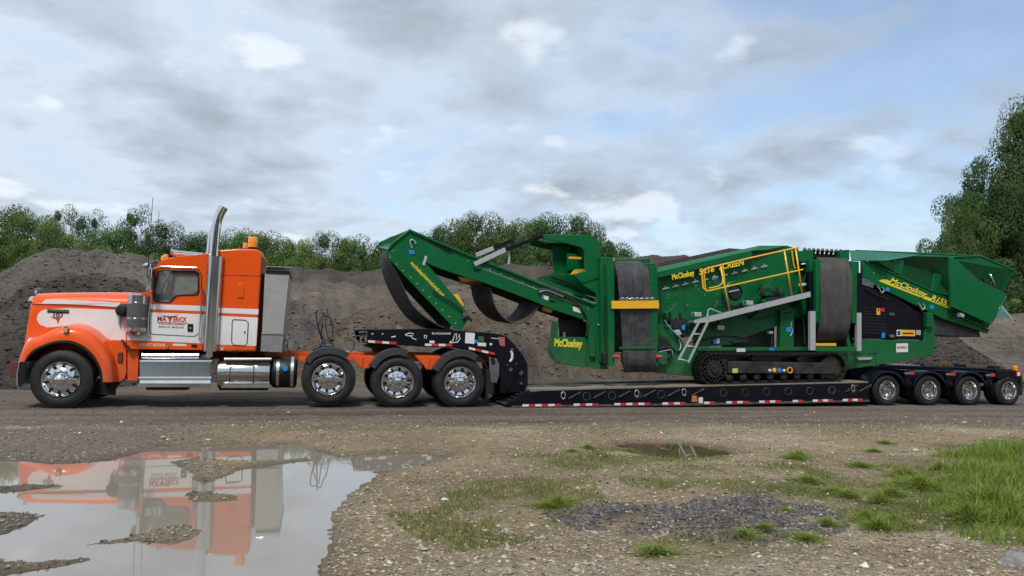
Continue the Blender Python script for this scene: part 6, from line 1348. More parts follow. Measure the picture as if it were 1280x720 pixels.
gp_([(1160, 390), (1166.6, 392), (1166.6, 409), (1159, 409)], 0.36, 0.5, 'hopper_hinge', bev=0.02, Yt=0.36)

# --- feed hopper
YH = 0.50
hs = [(1078.6, 324.8), (1088, 328), (1095, 332), (1164, 363), (1190, 370), (1238, 400), (1235, 416.8), (1180, 399), (1078.6, 349)]
for y0, y1 in ((YH, YH+0.10), (mirrorY(YH)-0.1, mirrorY(YH))): gp_(hs, y0, y1, 'feeder_side', bev=0.008, Yt=YH)
tubes([(1095, 332.4), (1164, 363.4), (1190, 370.6)], YH-0.01, 0.018, 'feeder_edge', GREEN_P, 6)
tubes([(1192, 392), (1236, 412)], YH-0.02, 0.03, 'feeder_ledge', GREEN_P, 6); gp_([(1190, 384), (1238, 405), (1236, 409), (1190, 388)], YH-0.05, YH, 'feeder_lip', bev=0.006)
# raised stripe and lettering
gp_([(1098.4, 351), (1104, 349), (1109, 349.6), (1120, 355), (1192.6, 385), (1192.6, 387.4), (1188, 386.2), (1101, 352.4)], YH-0.006, YH+0.01, 'yellow_stripe', TXTY, 0)
ptext('McCloskey', (1112.4, 353.4), (1158.6, 372.2), 7.0, YH-0.008, TXTK, MC, bold=0.05, shear=0.3); ptext('R155', (1164, 375), (1184.4, 383.4), 7.0, YH-0.008, TXTK, MC, bold=0.05, shear=0.3)
ptext('McCloskey', (1112, 352.8), (1158, 371.6), 6.8, YH-0.012, mat('yellow_bright', (0.74, 0.62, 0.05), 0.4), MC, bold=0.02, shear=0.3)
ptext('R155', (1163.6, 374.4), (1183.6, 382.6), 6.8, YH-0.012, MATS['yellow_bright'], MC, bold=0.02, shear=0.3)
for i in range(14):
    px = 1092+11*i; py = 341+4.6*i; q = W(px, py, YH); B().cyl((q.x, YH+0.01, q.z), (q.x, YH-0.014, q.z), 0.014, n=6).put('bolt_head', GALV, MC)
for px, py in ((1109.6, 361.6), (1165, 383.4)): gp_([(px-2.4, py-2.4), (px+2.4, py-2), (px+2, py+2.6), (px-2.4, py+2.2)], YH-0.008, YH+0.01, 'blue_sticker', BLUE, 0)
for px, py in ((1100, 361), (1151, 382)): tubes([(px-3, py-3), (px, py+1), (px+2, py+5), (px+5, py+2), (px+3, py-2)], YH-0.02, 0.014, 'shackle', GALV, 6, 3)
# belt under the feeder
b = B(); R = [[W(a, c, y) for a, c in ((1078, 347), (1160, 384), (1222, 412))] for y in (YH+0.02, mirrorY(YH)-0.02)]; b.loft(R, False); b.put('feeder_belt', BELT, MC, solid=0.02)
gp_([(1150, 392), (1166, 393), (1224, 413), (1226, 421.6), (1168, 418.6), (1166, 409)], YH+0.12, mirrorY(YH)-0.12, 'feeder_pan', m=BELT, bev=0.01, Yt=YH+0.12)
# near wing
wg = [(1189.4, 322), (1195, 326), (1223.6, 351.6), (1258.6, 368.2), (1238.4, 405), (1190.4, 383.6)]
gp_(wg, 0.30, 0.33, 'hopper_wing', bev=0.004); gp_([(1188, 321), (1193, 321), (1193, 384), (1188.6, 384)], 0.29, 0.36, 'wing_post', bev=0.006, Yt=0.29)
for a, c in (((1195, 326.2), (1223.6, 351.8)), ((1224, 352), (1258, 368.6)), ((1240, 402.6), (1258, 369.6))): tubes([a, c], 0.31, 0.018, 'wing_edge', GREEN_P, 6)
gp_([(1201, 391), (1206, 393), (1205, 397), (1201, 396)], 0.28, 0.4, 'wing_lug', GALV, 0.006)
# hopper walls: slanted plates from the feeder up and outwards
def plate4(pts, name, m=GREEN_P, t=0.02, parent=None): b = B(); b.add([W(a, c, Y) for a, c, Y in pts], [tuple(range(len(pts)))]); return b.put(name, m, parent or MC, solid=t)
plate4([(1078, 325.6, YH), (1109, 325.2, 0.22), (1152, 318, 0.95), (1070, 312.8, 1.1), (1062, 313, 1.1), (1064, 325, 0.5)], 'folded_lid')
YQ = mirrorY(0.80)
plate4([(1108, 318.6, YQ-0.1), (1152, 317.6, YQ), (1226, 321.2, YQ), (1266.4, 338.2, YQ), (1243, 358, mirrorY(0.20)), (1236, 396, mirrorY(0.20)), (1190, 386, mirrorY(0.20)), (1085, 345, mirrorY(0.20)), (1085, 319, YQ-0.1)], 'far_wall')
rim = [W(1070, 313.4, YQ-0.1), W(1152, 316.8, YQ), W(1226, 320.4, YQ), W(1266.6, 337.6, YQ)]; B().tube(rim, 0.028, 6).put('far_wall_rim', GREEN_P, MC)
plate4([(1190, 384, YH), (1238, 405, YH), (1232, 398, mirrorY(YH)), (1188, 377, mirrorY(YH))], 'hopper_floor', m=BELT)
gp_([(1121, 324.6), (1130, 326), (1127.6, 344), (1120.4, 341)], 0.56, 0.62, 'wall_rib', Yt=0.56); gp_([(1168.6, 342), (1176.6, 343.4), (1172.6, 366), (1165.6, 363)], 0.56, 0.62, 'wall_rib', Yt=0.56)
plate4([(1243, 356, mirrorY(YH)), (1266, 338.6, YQ), (1252, 372, mirrorY(YH)), (1240, 372, mirrorY(YH))], 'rear_gate')
plate4([(1236, 384, 1.5), (1252, 382, 1.9), (1263, 397, 1.9), (1244, 397, 1.5)], 'tail_flap'); b = B(); b.bar(W(1251, 382, 1.85), W(1263.4, 397.4, 1.85), 0.05, 0.04, up=(0, 1, 0)); b.put('flap_bar', GALV, MC)
tubes([(1228, 347), (1232, 356), (1229, 361)], 1.2, 0.03, 'hydraulic_ram', STEELD, 8); tubes([(1236, 342), (1242, 356)], 1.3, 0.03, 'hydraulic_ram', GREEN_P, 8); tubes([(1238, 343), (1243.6, 357)], 1.26, 0.02, 'ram_rod', STEEL, 8); tubes([(1233, 346), (1240, 350), (1238, 356)], 1.2, 0.016, 'hydraulic_hose', DARKM, 6, 3)

# --- tower at the discharge end
YT1 = 0.50
tw_ = [(679, 292.8), (735.5, 293.8), (742, 295.6), (746, 299), (748.6, 304), (751, 315), (753, 340), (755, 400), (757, 453), (761, 461.4), (744, 461.4), (735, 458), (733.6, 448), (733.6, 430), (738, 402), (745.6, 377), (746, 369.6), (743, 365), (728, 356), (716.4, 343), (731.6, 338.6), (731.4, 316), (729.6, 311), (724, 307.6), (680, 298)]
for y0, y1 in ((YT1, YT1+0.08), (mirrorY(YT1)-0.08, mirrorY(YT1))): gp_(tw_, y0, y1, 'tower_plate', bev=0.008, Yt=YT1)
gp_([(733, 294.8), (742, 296.8), (746, 300), (749, 316), (751, 340), (745, 340), (743, 318), (741, 304), (733, 299)], YT1+0.085, mirrorY(YT1)-0.085, 'tower_web', Yt=YT1+0.085)
gp_([(716.4, 343.4), (731.6, 339.4), (752.6, 340.6), (752.6, 346), (728, 354)], YT1-0.02, YT1, 'tower_flange', bev=0.004)
gp_([(683, 293.6), (733, 294.6), (733, 298.6), (700, 297.6)], mirrorY(YT1)-0.5, mirrorY(YT1)-0.085, 'tower_arch', Yt=YT1)
b = B(); A_p = [W(a, c, mirrorY(YT1)-0.15) for a, c in ((688, 305), (710, 303), (710, 343), (691, 343))]
gp_([(709, 317), (733, 318), (733, 338), (709, 338)], 1.5, 1.56, 'tower_panel', Yt=1.5); gp_([(712, 320.6), (727, 321.4), (727, 324.4), (712, 323.6)], 1.2, 1.3, 'yellow_beam', YEL, 0.006, Yt=1.2)
gp_([(714, 343), (719, 337), (731, 336), (728, 341)], 0.8, 0.9, 'yellow_guard', YEL, 0.006, Yt=0.8)
gp_([(688, 303.4), (711, 303), (712, 346), (692, 346), (690, 325)], mirrorY(0.70), mirrorY(0.62), 'far_tower_leg', Yt=mirrorY(0.62))
gp_([(671, 346.6), (690, 342), (716, 342), (730, 357), (745, 367), (746, 372), (700, 358)], 1.15, 1.25, 'chute_plate', Yt=1.15)
gp_([(672, 347), (700, 357), (744, 373), (744, 378), (672, 350)], 0.75, 0.8, 'chute_lip', Yt=0.75)
gp_([(748.4, 391), (752.4, 391), (752.4, 400), (748.4, 400)], YT1-0.006, YT1+0.01, 'warning_sticker', YEL, 0); q = W(747.6, 406, YT1); B().cyl(q, q+Vector((0, -0.04, 0)), 0.02, n=10).put('grease_nipple', GALV, MC); q = W(751, 343, YT1-0.03); B().cyl(q, q+Vector((0, -0.03, 0)), 0.03, n=8).put('bolt_head', GALV, MC)
# rounded chute with the maker's name
b = B(); prf = [(694, 401.6), (693, 412), (692.2, 421), (689.4, 432), (688.6, 438), (691, 446), (699, 453), (715, 456.6), (734, 458.4)]
cv_ = [W(a, c, 0.56) for a, c in prf]
gp_([(692.2, 421), (689.4, 432), (688.6, 438), (690.6, 445), (694.6, 450.6), (701, 454), (716, 457), (735, 459), (735.4, 432), (732, 421.6)], 0.54, 0.58, 'chute_face', bev=0.006, Yt=0.54)
b.loft([[(p.x, 0.58, p.z) for p in cv_], [(p.x+0.02, 0.85, p.z) for p in cv_]]); b.put('chute_shell', GREEN_P, MC, solid=0.012)
gp_([(693.8, 401.6), (698, 402), (697, 421), (692.4, 421)], 0.54, 0.60, 'chute_post', Yt=0.54); gp_([(704, 415), (707, 415), (707, 421), (704, 421)], 0.9, 0.95, 'chute_stay', GALV, 0, Yt=0.9)
gp_([(698, 398), (733, 402), (734, 424), (700, 424)], 1.0, 1.05, 'recess_shade_sheet', m=DARKM, Yt=1.0)  # shade behind the rounded chute, painted as a dark sheet
ptext('McCloskey', (692.6, 432.4), (728, 434.2), 9.2, 0.536, TXTY, MC, bold=0.04, shear=0.1)
gp_([(736, 420), (744, 420), (744, 446), (737, 446)], 0.42, 0.5, 'tower_foot', bev=0.008, Yt=0.42)

# --- main conveyor boom and its folded head
YM = 0.55
bo = [(513, 287), (580, 315), (667, 350.4), (746, 381), (741, 402), (735.4, 401.6), (692.6, 387), (644, 367.5), (604, 353), (566, 341), (540, 332), (520, 322), (497, 316), (482, 319), (489, 307)]
for y0, y1 in ((YM, YM+0.05), (mirrorY(YM)-0.05, mirrorY(YM))): gp_(bo, y0, y1, 'boom_side', bev=0.006, Yt=YM)
gp_([(513, 286.6), (580, 314.6), (667, 350), (746, 380.6), (746, 383), (667, 352.6), (580, 317.4), (513, 289.4)], YM-0.05, YM, 'boom_flange', bev=0.003)
tubes([(596, 333), (640, 350), (690, 369), (724, 382)], YM-0.004, 0.007, 'boom_crease', GALV, 5)
b = B(); R = [[W(a, c, y) for a, c in ((516, 292), (580, 319), (667, 354), (746, 385))] for y in (YM+0.05, mirrorY(YM)-0.05)]; b.loft(R, False); b.put('boom_belt', BELT, MC, solid=0.02)
b = B(); R = [[W(a, c, y) for a, c in ((536, 326), (604, 349), (692, 383), (735, 398))] for y in (YM+0.05, mirrorY(YM)-0.05)]; b.loft(R, False); b.put('boom_belly', DARKM, MC, solid=0.02)
gp_([(534, 298.6), (563, 311.4), (566, 317), (560, 316.6), (536, 303)], YM-0.006, YM+0.01, 'boom_slot', m=BLACK, bev=0)
gp_([(574, 345.6), (601, 348), (605, 352), (578, 351.4)], 0.7, 0.9, 'belt_scraper', YEL, 0.01, Yt=0.7); gp_([(680, 383), (692, 387), (690, 391), (681, 388)], 0.7, 0.9, 'belt_scraper', YEL, 0.01, Yt=0.7)
for k in range(13):
    px = 575+2.3*k; q = W(px, 352, 0.7); B().bar(q, q+Vector((0, 0, -0.06)), 0.02, 0.02, up=(1, 0, 0)).put('brush_bristle', mat('brown_bristle', (0.20, 0.09, 0.02), 0.8), MC)
# far head plates at the knuckle
plate4([(491, 296, mirrorY(0.75)), (497, 295, mirrorY(0.75)), (513, 287.4, YM+0.1), (488, 312, YM+0.1), (478, 318, mirrorY(0.75)), (471, 309, mirrorY(0.75)), (476, 303, mirrorY(0.75))], 'knuckle_plate')
for pts in ([(512.5, 287), (489, 306), (482, 318)],): tubes(pts, YM-0.015, 0.03, 'knuckle_edge', GREEN_P, 6)
# folded head section in front
YE = 0.38
hd = [(482.2, 319), (488, 314), (495, 311.6), (510, 316), (522, 322), (536, 332.4), (581, 386), (586.6, 396.6), (577, 412.4), (569, 411.6)]
gp_(hd, YE, YE+0.05, 'head_side', bev=0.006); gp_(hd, mirrorY(YE)-0.05, mirrorY(YE), 'head_side', bev=0.006, Yt=YE)
gp_([(482.4, 319.4), (486, 317), (575, 405), (577, 412.4), (569, 411.6)], YE-0.04, YE, 'head_flange', bev=0.006)
b = B(); R = [[W(a, c, y) for a, c in ((492, 316), (536, 352), (577, 398))] for y in (YE+0.05, mirrorY(YE)-0.05)]; b.loft(R, False); b.put('head_pan', DARKM, MC, solid=0.02)
ptext('mccloskeyinternational.com', (512.4, 329.4), (553.6, 371.4), 5.0, YE-0.002, TXTY, MC, bold=0.015)
gp_([(566.4, 368), (572, 367.4), (579.8, 380), (579.4, 384), (575, 379)], YE+0.05, YE+0.3, 'yellow_guard', YEL, 0.008, Yt=YE+0.05)
gp_([(527.6, 330.6), (531.6, 319.4), (534.4, 320.8), (531, 332.6)], YE-0.02, YE+0.01, 'galvanised_link', GALV, 0.006); gp_([(510.6, 312), (517.6, 313.6), (518, 317.6), (512, 317.4)], YE-0.008, YE+0.2, 'blue_sticker', BLUE, 0)
tubes([(515, 310), (512.4, 303), (515, 299.4), (520, 303.4), (518.6, 304)], YM-0.02, 0.012, 'shackle', GALV, 6, 3)
tubes([(541, 363), (550, 369), (562, 376), (574, 384), (580, 391), (584, 396)], YE-0.05, 0.018, 'hydraulic_hose', ROPE, 6, 4); tubes([(578, 398), (585, 396), (590, 401)], YE-0.03, 0.035, 'drive_motor', DARKM, 10); q = W(580.6, 393, YE-0.04); B().cyl(q+Vector((0, 0.05, 0)), q+Vector((0, -0.03, 0)), 0.045, n=12).put('drive_hub', STEEL, MC)
for i in range(11):
    t = i/10; px, py = 488+82*t+random.uniform(-1, 1), 322+82*t
    q = W(px, py, YE-0.04); B().cyl(q+Vector((0, 0.01, 0)), q+Vector((0, -0.016, 0)), 0.014, n=6).put('bolt_head', GALV, MC)
for i in range(12):
    t = i/11; q = W(585+150*t, 326+60*t, YM); B().cyl(q+Vector((0, 0.01, 0)), q+Vector((0, -0.014, 0)), 0.013, n=6).put('bolt_head', GALV, MC)
# hanging belts
def hang(near, far, Yn, Yf, m, name):
    A_ = smooth_pts([W(a, c, Yn) for a, c in near], 6); C_ = smooth_pts([W(a, c, Yf) for a, c in far], 6)
    b = B(); b.loft([[a+(c-a)*u for a, c in zip(A_, C_)] for u in np.linspace(0, 1, 6)]); return b.put(name, m, MC, solid=0.022)
hang([(487, 316), (490, 328), (499, 345), (507, 364), (518, 383), (534, 397), (551, 407), (568, 412.4)], [(479, 311), (477.5, 325), (479, 341), (489, 366), (503, 389), (518, 403), (538, 411), (562, 413.4)], YE+0.10, mirrorY(0.9), BELT, 'slack_belt')
hang([(613, 360), (618, 381), (628, 396), (643, 405.4), (656, 402.4), (666, 395), (675, 382)], [(587, 352), (593, 378), (607, 395), (625, 402.6), (637, 396), (645, 388), (652, 376)], YM+0.08, mirrorY(0.8), BELT2, 'slack_belt')
# struts of the boom
for dY, pa, pm, pb in ((YM-0.06, (593, 330.4), (632, 312), (678, 295.4)), (mirrorY(YM), (595, 319), (617, 310), (641, 300.4))):
    A_p, M_p, B_p = W(*pa, dY), W(*pm, dY), W(*pb, dY)
    B().bar(A_p, M_p, 0.10, 0.03, up=(0, 1, 0)).put('strut_channel', GALV, MC, 0.004); B().bar(M_p, B_p, 0.085, 0.07, up=(0, 1, 0)).put('strut_arm', NAVY, MC, 0.004)
tubes([(635.6, 314), (636.6, 322), (635.8, 330)], YM, 0.025, 'strut_pin', GALV, 8)
gp_([(590, 325), (602, 328.6), (600, 337), (592, 335)], YM-0.05, YM+0.01, 'strut_lug', bev=0.006)
tubes([(672, 363.6), (680, 361), (690, 363.4), (706, 370), (720, 378), (730, 390), (734.6, 404), (733, 420)], YM-0.05, 0.022, 'hydraulic_hose', ROPE, 7, 4); tubes([(674, 365.4), (682, 363), (692, 366), (704, 371)], YM-0.06, 0.016, 'chrome_pipe', STEEL, 7, 4)
gp_([(678, 368), (686, 371), (685, 375.6), (677.6, 372.8)], YM-0.008, YM+0.01, 'white_sticker', WHTL, 0); gp_([(677, 369), (680, 369.6), (679.4, 373.4), (676.6, 372.4)], YM-0.012, YM+0.01, 'blue_sticker', BLUE, 0); gp_([(716, 383), (724, 385), (726.6, 391.6), (716.6, 388.6)], YM-0.008, YM+0.01, 'white_sticker', WHTL, 0)
gp_([(688, 373), (695, 376), (693, 378.4), (687, 375.6)], YM-0.02, YM+0.01, 'motor_cap', m=DARKM, bev=0.01)

# hoses, pipes and welds that crowd the machine
rh = random.Random(11)
for pts, Y, r_ in (([(826, 392), (840, 402), (858, 398), (876, 404)], 0.44, 0.014), ([(858, 430), (880, 424), (908, 420), (940, 424)], 0.50, 0.016), ([(930, 384), (936, 396), (950, 398), (974, 392)], 0.44, 0.013), ([(986, 372), (996, 384), (1004, 400), (1006, 430)], 0.5, 0.018), ([(1008, 340), (1004, 356), (1009, 372), (1007, 392)], 0.45, 0.015),
                   ([(756, 330), (757, 360), (754, 396), (757, 440)], 0.30, 0.016), ([(690, 346), (706, 352), (724, 362), (738, 376)], 1.1, 0.02), ([(824, 352), (826, 376), (823, 400), (826, 428)], 0.5, 0.018), ([(893, 384), (900, 376), (908, 378), (915, 388)], 0.52, 0.013), ([(946, 372), (952, 362), (960, 360), (974, 366)], 0.38, 0.012), ([(1082, 360), (1094, 368), (1110, 374)], 0.46, 0.014), ([(1146, 380), (1152, 388), (1158, 398)], 0.46, 0.014)):
    tubes(pts, Y, r_, 'hydraulic_hose', ROPE, 6, 4)
for pts, Y in (([(853, 342), (860, 424)], YX-0.004), ([(898, 331), (906, 404)], YX-0.004), ([(944, 320), (952, 390)], YX-0.004), ([(984, 311), (990, 378)], YX-0.004)):
    tubes(pts, Y, 0.007, 'weld_seam', DARKM, 5)
for pts in ([(838, 402), (842, 412), (852, 414), (860, 404), (857, 399)], [(838, 388), (836, 400), (842, 404)], [(958, 372), (962, 381), (972, 381), (980, 370)], [(952, 354), (950, 366), (957, 369)]):
    gp_(pts, 0.36, 0.42, 'shock_mount', m=DARKM, bev=0.01, Yt=0.36)
gp_([(1006, 330), (1013, 330), (1014, 372), (1008, 372)], 0.6, 0.9, 'recess_shade_sheet', m=DARKM, Yt=0.6)  # dark block painting the shade between screen box and conveyor
# ------------------------------------------------------------------ gravel, weeds and grass in the foreground
def sample_area(n, ymin, ymax, pw=1.0):
    r = np.random.default_rng(int(n*7+ymax*10))
    u = r.random(n); d0, d1 = ymin+DIST, ymax+DIST
    d = d0*(d1/d0)**u if pw == 1 else d0+(d1-d0)*u
    x = -0.46*d-0.4+r.random(n)*(1.62*d+0.8); return x, d-DIST, r
def stones(n, ymin, ymax, smin, smax, pal, keep, name, pw=1.0, sink=0.25, bbox=None):
    x, y, r = sample_area(n, ymin, ymax, pw)
    if bbox is not None: x, y = r.uniform(bbox[0], bbox[1], n), r.uniform(bbox[2], bbox[3], n)
    st = ground_state(x, y); h = ground_h(x, y, st)
    k = keep(x, y, st, r.random(n)) & (st[0] < 0.02)
    x, y, h = x[k], y[k], h[k]; m = len(x)
    s = smin*(smax/smin)**(r.random(m)**2.2)
    ax = r.uniform(0, 2*pi, m); sc = np.stack([s*r.uniform(0.8, 1.5, m), s*r.uniform(0.7, 1.2, m), s*r.uniform(0.4, 0.8, m)], 1)
    o = np.array([[1, 0, 0], [0.2, 1, 0.1], [-1, 0.1, 0], [-0.1, -1, 0], [0, 0, 1], [0, 0, -1]], float)
    v = o[None]+r.normal(size=(m, 6, 3))*0.22; v = v*sc[:, None, :]
    c, s_ = np.cos(ax), np.sin(ax); vx = v[..., 0]*c[:, None]-v[..., 1]*s_[:, None]; vy = v[..., 0]*s_[:, None]+v[..., 1]*c[:, None]
    V = np.stack([vx+x[:, None], vy+y[:, None], v[..., 2]+(h+sc[:, 2]*(1-2*sink)*0.6)[:, None]], 2).reshape(-1, 3)
    F = np.array([[0, 1, 4], [1, 2, 4], [2, 3, 4], [3, 0, 4], [1, 0, 5], [2, 1, 5], [3, 2, 5], [0, 3, 5]])
    Fa = (F[None]+(np.arange(m)*6)[:, None, None]).reshape(-1, 3)
    me = mesh_np(name, V, Fa); P_ = np.array(pal); ci = P_[r.integers(0, len(P_), m)]*r.uniform(0.65, 1.35, (m, 1))
    setcol(me, np.repeat(ci, 6, 0)); o_ = link(name, me, MSTONE); o_['kind'] = 'stuff'; o_['label'] = 'loose gravel stones scattered over the ground'; return o_
MSTONE, ts_, bs_ = principled('stone'); at_ = ts_.nodes.new('ShaderNodeVertexColor'); at_.layer_name = 'Col'; ts_.links.new(at_.outputs['Color'], bs_.inputs['Base Color']); bs_.inputs['Roughness'].default_value = 0.85
PALE = [(0.34, 0.285, 0.205), (0.29, 0.238, 0.165), (0.42, 0.365, 0.28), (0.25, 0.20, 0.14), (0.19, 0.145, 0.10), (0.26, 0.235, 0.20), (0.22, 0.18, 0.13)]
GREY = [(0.105, 0.085, 0.066), (0.135, 0.112, 0.09), (0.17, 0.145, 0.115), (0.075, 0.063, 0.052), (0.22, 0.19, 0.155)]
COAL = [(0.060, 0.057, 0.055), (0.085, 0.080, 0.075), (0.115, 0.106, 0.098), (0.045, 0.043, 0.042), (0.15, 0.13, 0.11)]
def keep_pale(x, y, st, u):
    wet, dk, gr = st; n = np.maximum(fbm(x*1.1, y*1.5, 3, 301), np.where(y < -7.6, 0.52, 0))
    return ((dk < 0.02) | (u < 0.10)) & (wet < -0.05) & (u < np.clip((n-0.30)*2.6, 0.12, 1)*np.where(gr > 0, 0.45, 1.0)*np.clip((-2.8-0.1*x-y)/2.0+0.3, 0.03, 1)*np.where(x < -1.2, 0.45, 1))
stones(85000, -12.3, -2.2, 0.005, 0.019, PALE, keep_pale, 'pale_gravel')
stones(900, -12.3, -1.0, 0.014, 0.036, PALE+[(0.55, 0.53, 0.49)], lambda x, y, st, u: (st[0] < -0.1) & (u < 0.5), 'larger_stones')
stones(60000, -12.0, 2.5, 0.006, 0.020, GREY, lambda x, y, st, u: (st[1] < 0) & (u < np.where(x < -0.8, 0.85, np.clip(0.12+(y+6.0)*0.35, 0.12, 0.75))), 'grey_gravel')
DB = np.concatenate(DARK); stones(60000, -10.5, -5.5, 0.004, 0.020, COAL, lambda x, y, st, u: (st[1] > -0.12) & (u < np.where(x < 1.62, 0.16, 0.55)*np.clip((fbm(x*3.5, y*3.5, 4, 44)-0.34)*5, 0.04, 1)), 'dark_gravel', pw=0, bbox=(DB[:, 0].min()-0.2, DB[:, 0].max()+0.2, DB[:, 1].min()-0.2, DB[:, 1].max()+0.2))
# grass
MGR, tg_, bg_ = principled('grass_blade'); at2 = tg_.nodes.new('ShaderNodeVertexColor'); at2.layer_name = 'Col'; tg_.links.new(at2.outputs['Color'], bg_.inputs['Base Color']); bg_.inputs['Roughness'].default_value = 0.55; bg_.inputs['Specular IOR Level'].default_value = 0.25
tl_ = tg_.nodes.new('ShaderNodeBsdfTranslucent'); tg_.links.new(at2.outputs['Color'], tl_.inputs[0]); mx_ = tg_.nodes.new('ShaderNodeMixShader'); mx_.inputs[0].default_value = 0.35
tg_.links.new(bg_.outputs[0], mx_.inputs[1]); tg_.links.new(tl_.outputs[0], mx_.inputs[2]); tg_.links.new(mx_.outputs[0], tg_.nodes['Material Output'].inputs[0])
def blades(x, y, z, hgt, wid, lean, cols, r, name):
    n = len(x); a = r.uniform(0, 2*pi, n); L_ = lean*r.uniform(0.2, 1, n)*hgt; dx, dy = np.cos(a), np.sin(a)
    b_ = r.uniform(0, 2*pi, n); wx, wy = np.cos(b_)*wid, np.sin(b_)*wid
    P0 = np.stack([x, y, z-0.01], 1); Wv = np.stack([wx, wy, wx*0], 1)
    P1 = P0+np.stack([dx*L_*0.30, dy*L_*0.30, hgt*0.60], 1); P2 = P0+np.stack([dx*L_, dy*L_, hgt*(1-0.25*lean*r.random(n))], 1)
    V = np.stack([P0-Wv, P0+Wv, P1-Wv*0.75, P1+Wv*0.75, P2], 1).reshape(-1, 3)
    F = (np.array([[0, 1, 3], [0, 3, 2], [2, 3, 4]])[None]+(np.arange(n)*5)[:, None, None]).reshape(-1, 3)
    me = mesh_np(name, V, F); setcol(me, np.repeat(cols, 5, 0)); return me
def gcol(r, n, a=(0.125, 0.185, 0.028), b=(0.300, 0.370, 0.070), dry=0.08):
    t = r.random((n, 1)); c = np.array(a)*(1-t)+np.array(b)*t; d = r.random(n) < dry; c[d] = np.array((0.26, 0.21, 0.09)); return c
x, y, r = sample_area(320000, -11.0, -2.6); st = ground_state(x, y); nn_ = fbm(x*2.6, y*2.6, 4, 88)
k = (st[2] > -0.15) & (st[0] < -0.05) & (r.random(len(x)) < np.clip((nn_-0.42)*4.0, 0, 0.85)) & (st[1] < 0.12)
x, y = x[k], y[k]; z = ground_h(x, y); n = len(x)
o = link('short_grass', blades(x, y, z, r.uniform(0.012, 0.060, n), r.uniform(0.0016, 0.0036, n), 0.9, gcol(r, n, (0.085, 0.130, 0.020), (0.20, 0.245, 0.045), 0.15), r, 'short_grass'), MGR); o['kind'] = 'stuff'; o['label'] = 'thin short grass growing through the gravel'
TALL = polyG([(1120, 604), (1150, 585), (1200, 566), (1260, 556), (1420, 548), (1500, 640), (1420, 720), (1290, 694), (1225, 682), (1170, 655), (1130, 628)])
r = np.random.default_rng(5); x = r.uniform(TALL[:, 0].min()-0.3, TALL[:, 0].max()+0.3, 120000); y = r.uniform(TALL[:, 1].min()-0.3, TALL[:, 1].max()+0.3, 120000)
sd = sdf(TALL, x, y)+(fbm(x*2.4, y*2.4, 4, 99)-0.5)*0.9; cl = fbm(x*2.6, y*2.6, 4, 103); k = (sd > 0) & (r.random(len(x)) < np.clip((cl-0.36)*3.4, 0.03, 0.85))
x, y, sd, cl = x[k], y[k], sd[k], cl[k]; n = len(x); hh = np.clip(0.030+sd*0.14, 0.030, 0.125)*r.uniform(0.4, 1.5, n)*np.clip(cl*3.2-0.7, 0.25, 1.35)
o = link('tall_grass', blades(x, y, ground_h(x, y), hh, r.uniform(0.0025, 0.0055, n), 0.75, gcol(r, n, (0.110, 0.180, 0.024), (0.270, 0.365, 0.065), 0.08)*(0.75+0.5*cl[:, None]), r, 'tall_grass'), MGR); o['kind'] = 'stuff'; o['label'] = 'thick tall green grass at the edge of the gravel'
# single weed tufts
tuft_me = []
for v in range(4):
    n = 800; q = np.abs(r.normal(size=n))*0.085; a = r.uniform(0, 2*pi, n)
    hh_ = (0.15-q*0.5).clip(0.03)*r.uniform(0.3, 1.25, n); e1 = np.stack([np.cos(a)*q, np.sin(a)*q, hh_*0.55], 1); b2 = r.uniform(0, 2*pi, n); wv = np.stack([np.cos(b2), np.sin(b2), b2*0], 1)*r.uniform(0.0014, 0.0034, n)[:, None]
    e2 = np.stack([np.cos(a)*q*1.5, np.sin(a)*q*1.5, hh_], 1)+r.normal(size=(n, 3))*0.03
    Vt = np.concatenate([[[0, 0, -0.02]], np.stack([e1-wv, e1+wv, e2], 1).reshape(-1, 3)]); k3 = 1+3*np.arange(n)
    tm = mesh_np('weed_tuft', Vt, np.concatenate([np.stack([k3*0, k3, k3+1], 1), np.stack([k3, k3+1, k3+2], 1)])); gc_ = gcol(r, n); setcol(tm, np.concatenate([gc_[:1], np.repeat(gc_, 3, 0)])); tuft_me.append(tm); tm.materials.append(MGR)
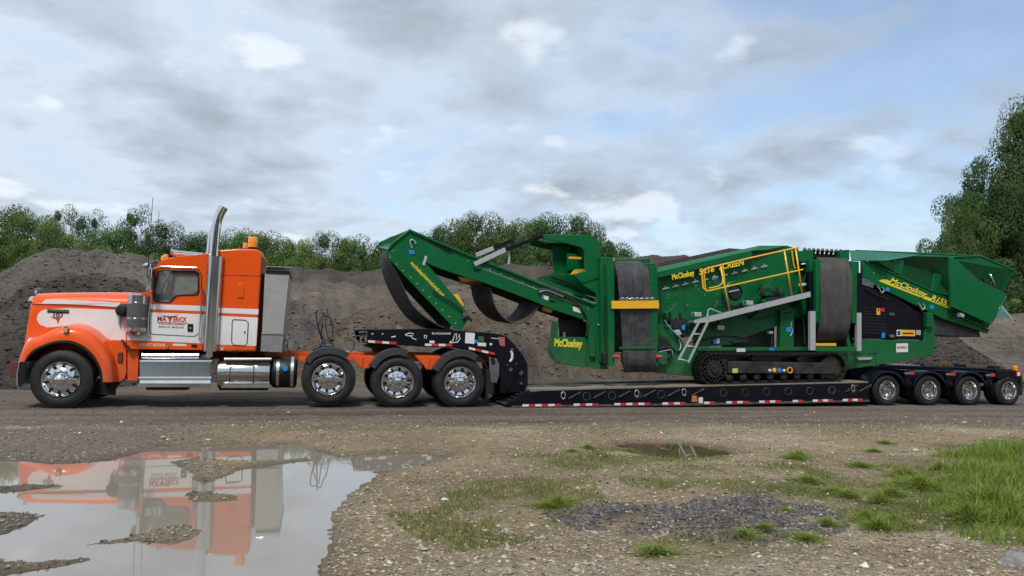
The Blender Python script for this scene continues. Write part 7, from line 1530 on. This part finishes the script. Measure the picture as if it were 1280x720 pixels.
for i, (px, py, s) in enumerate([(697, 634, 0.8), (684, 636, 0.6), (708, 630, 0.5), (1083, 654, 1.3), (1098, 664, 1.1), (1118, 655, 1.0), (1132, 660, 0.8), (1100, 630, 1.1), (1114, 622, 1.0), (1060, 622, 0.9), (1042, 618, 0.8), (1076, 583, 1.0), (1092, 565, 0.6), (1106, 555, 0.7), (998, 573, 0.9), (996, 575, 0.7), (1010, 606, 0.8), (982, 642, 0.7), (1034, 660, 0.7), (735, 563, 0.6), (715, 566, 0.5), (786, 565, 0.6), (1008, 676, 0.8), (930, 672, 0.7), (955, 666, 0.6), (820, 693, 0.7), (1130, 598, 1.2), (1150, 612, 1.4), (1175, 590, 1.3), (1246, 640, 1.7), (1262, 655, 1.8), (1228, 634, 1.5), (1210, 655, 1.4)]):
    g = G(px, py, 0.16); zz_ = float(ground_h(np.array([g.x]), np.array([g.y]))[0])
    o = bpy.data.objects.new('weed_tuft', tuft_me[i % 4]); COL.objects.link(o); o.location = (g.x, g.y, zz_); sv = s*random.uniform(0.7, 1.4); o.scale = (sv, sv*random.uniform(0.7, 1.3), s*(random.uniform(0.35, 0.65) if px < 1200 else random.uniform(0.5, 0.85))); o.rotation_euler = (0, 0, i*1.7)
    tag(o, 'small green weed tuft growing out of the gravel' if px < 1125 else 'bushy grass tuft standing out of the tall grass', 'weed', 'weed tufts in the gravel' if px < 1125 else 'tufts in the tall grass')
# boulder half in the grass
b = B(); rr = random.Random(4); R = []
for i in range(9):
    t = pi*i/8; R.append([(0.12*sin(t)*cos(u)*rr.uniform(0.85, 1.15), 0.10*sin(t)*sin(u)*rr.uniform(0.85, 1.15), 0.07*cos(t)*rr.uniform(0.9, 1.1)) for u in (2*pi*k/12 for k in range(12))])
b.loft(R, False, True); g = G(1277, 708, 0.16); o = b.put('boulder', mat('grey_rock', (0.21, 0.205, 0.20), 0.9, var=0.3, nscale=9, bump=0.7, bscale=25)); o.location = (g.x, g.y, 0.18); tag(o, 'grey boulder lying at the foot of the tall grass', 'boulder')
# coarse pieces lying on the heaps behind
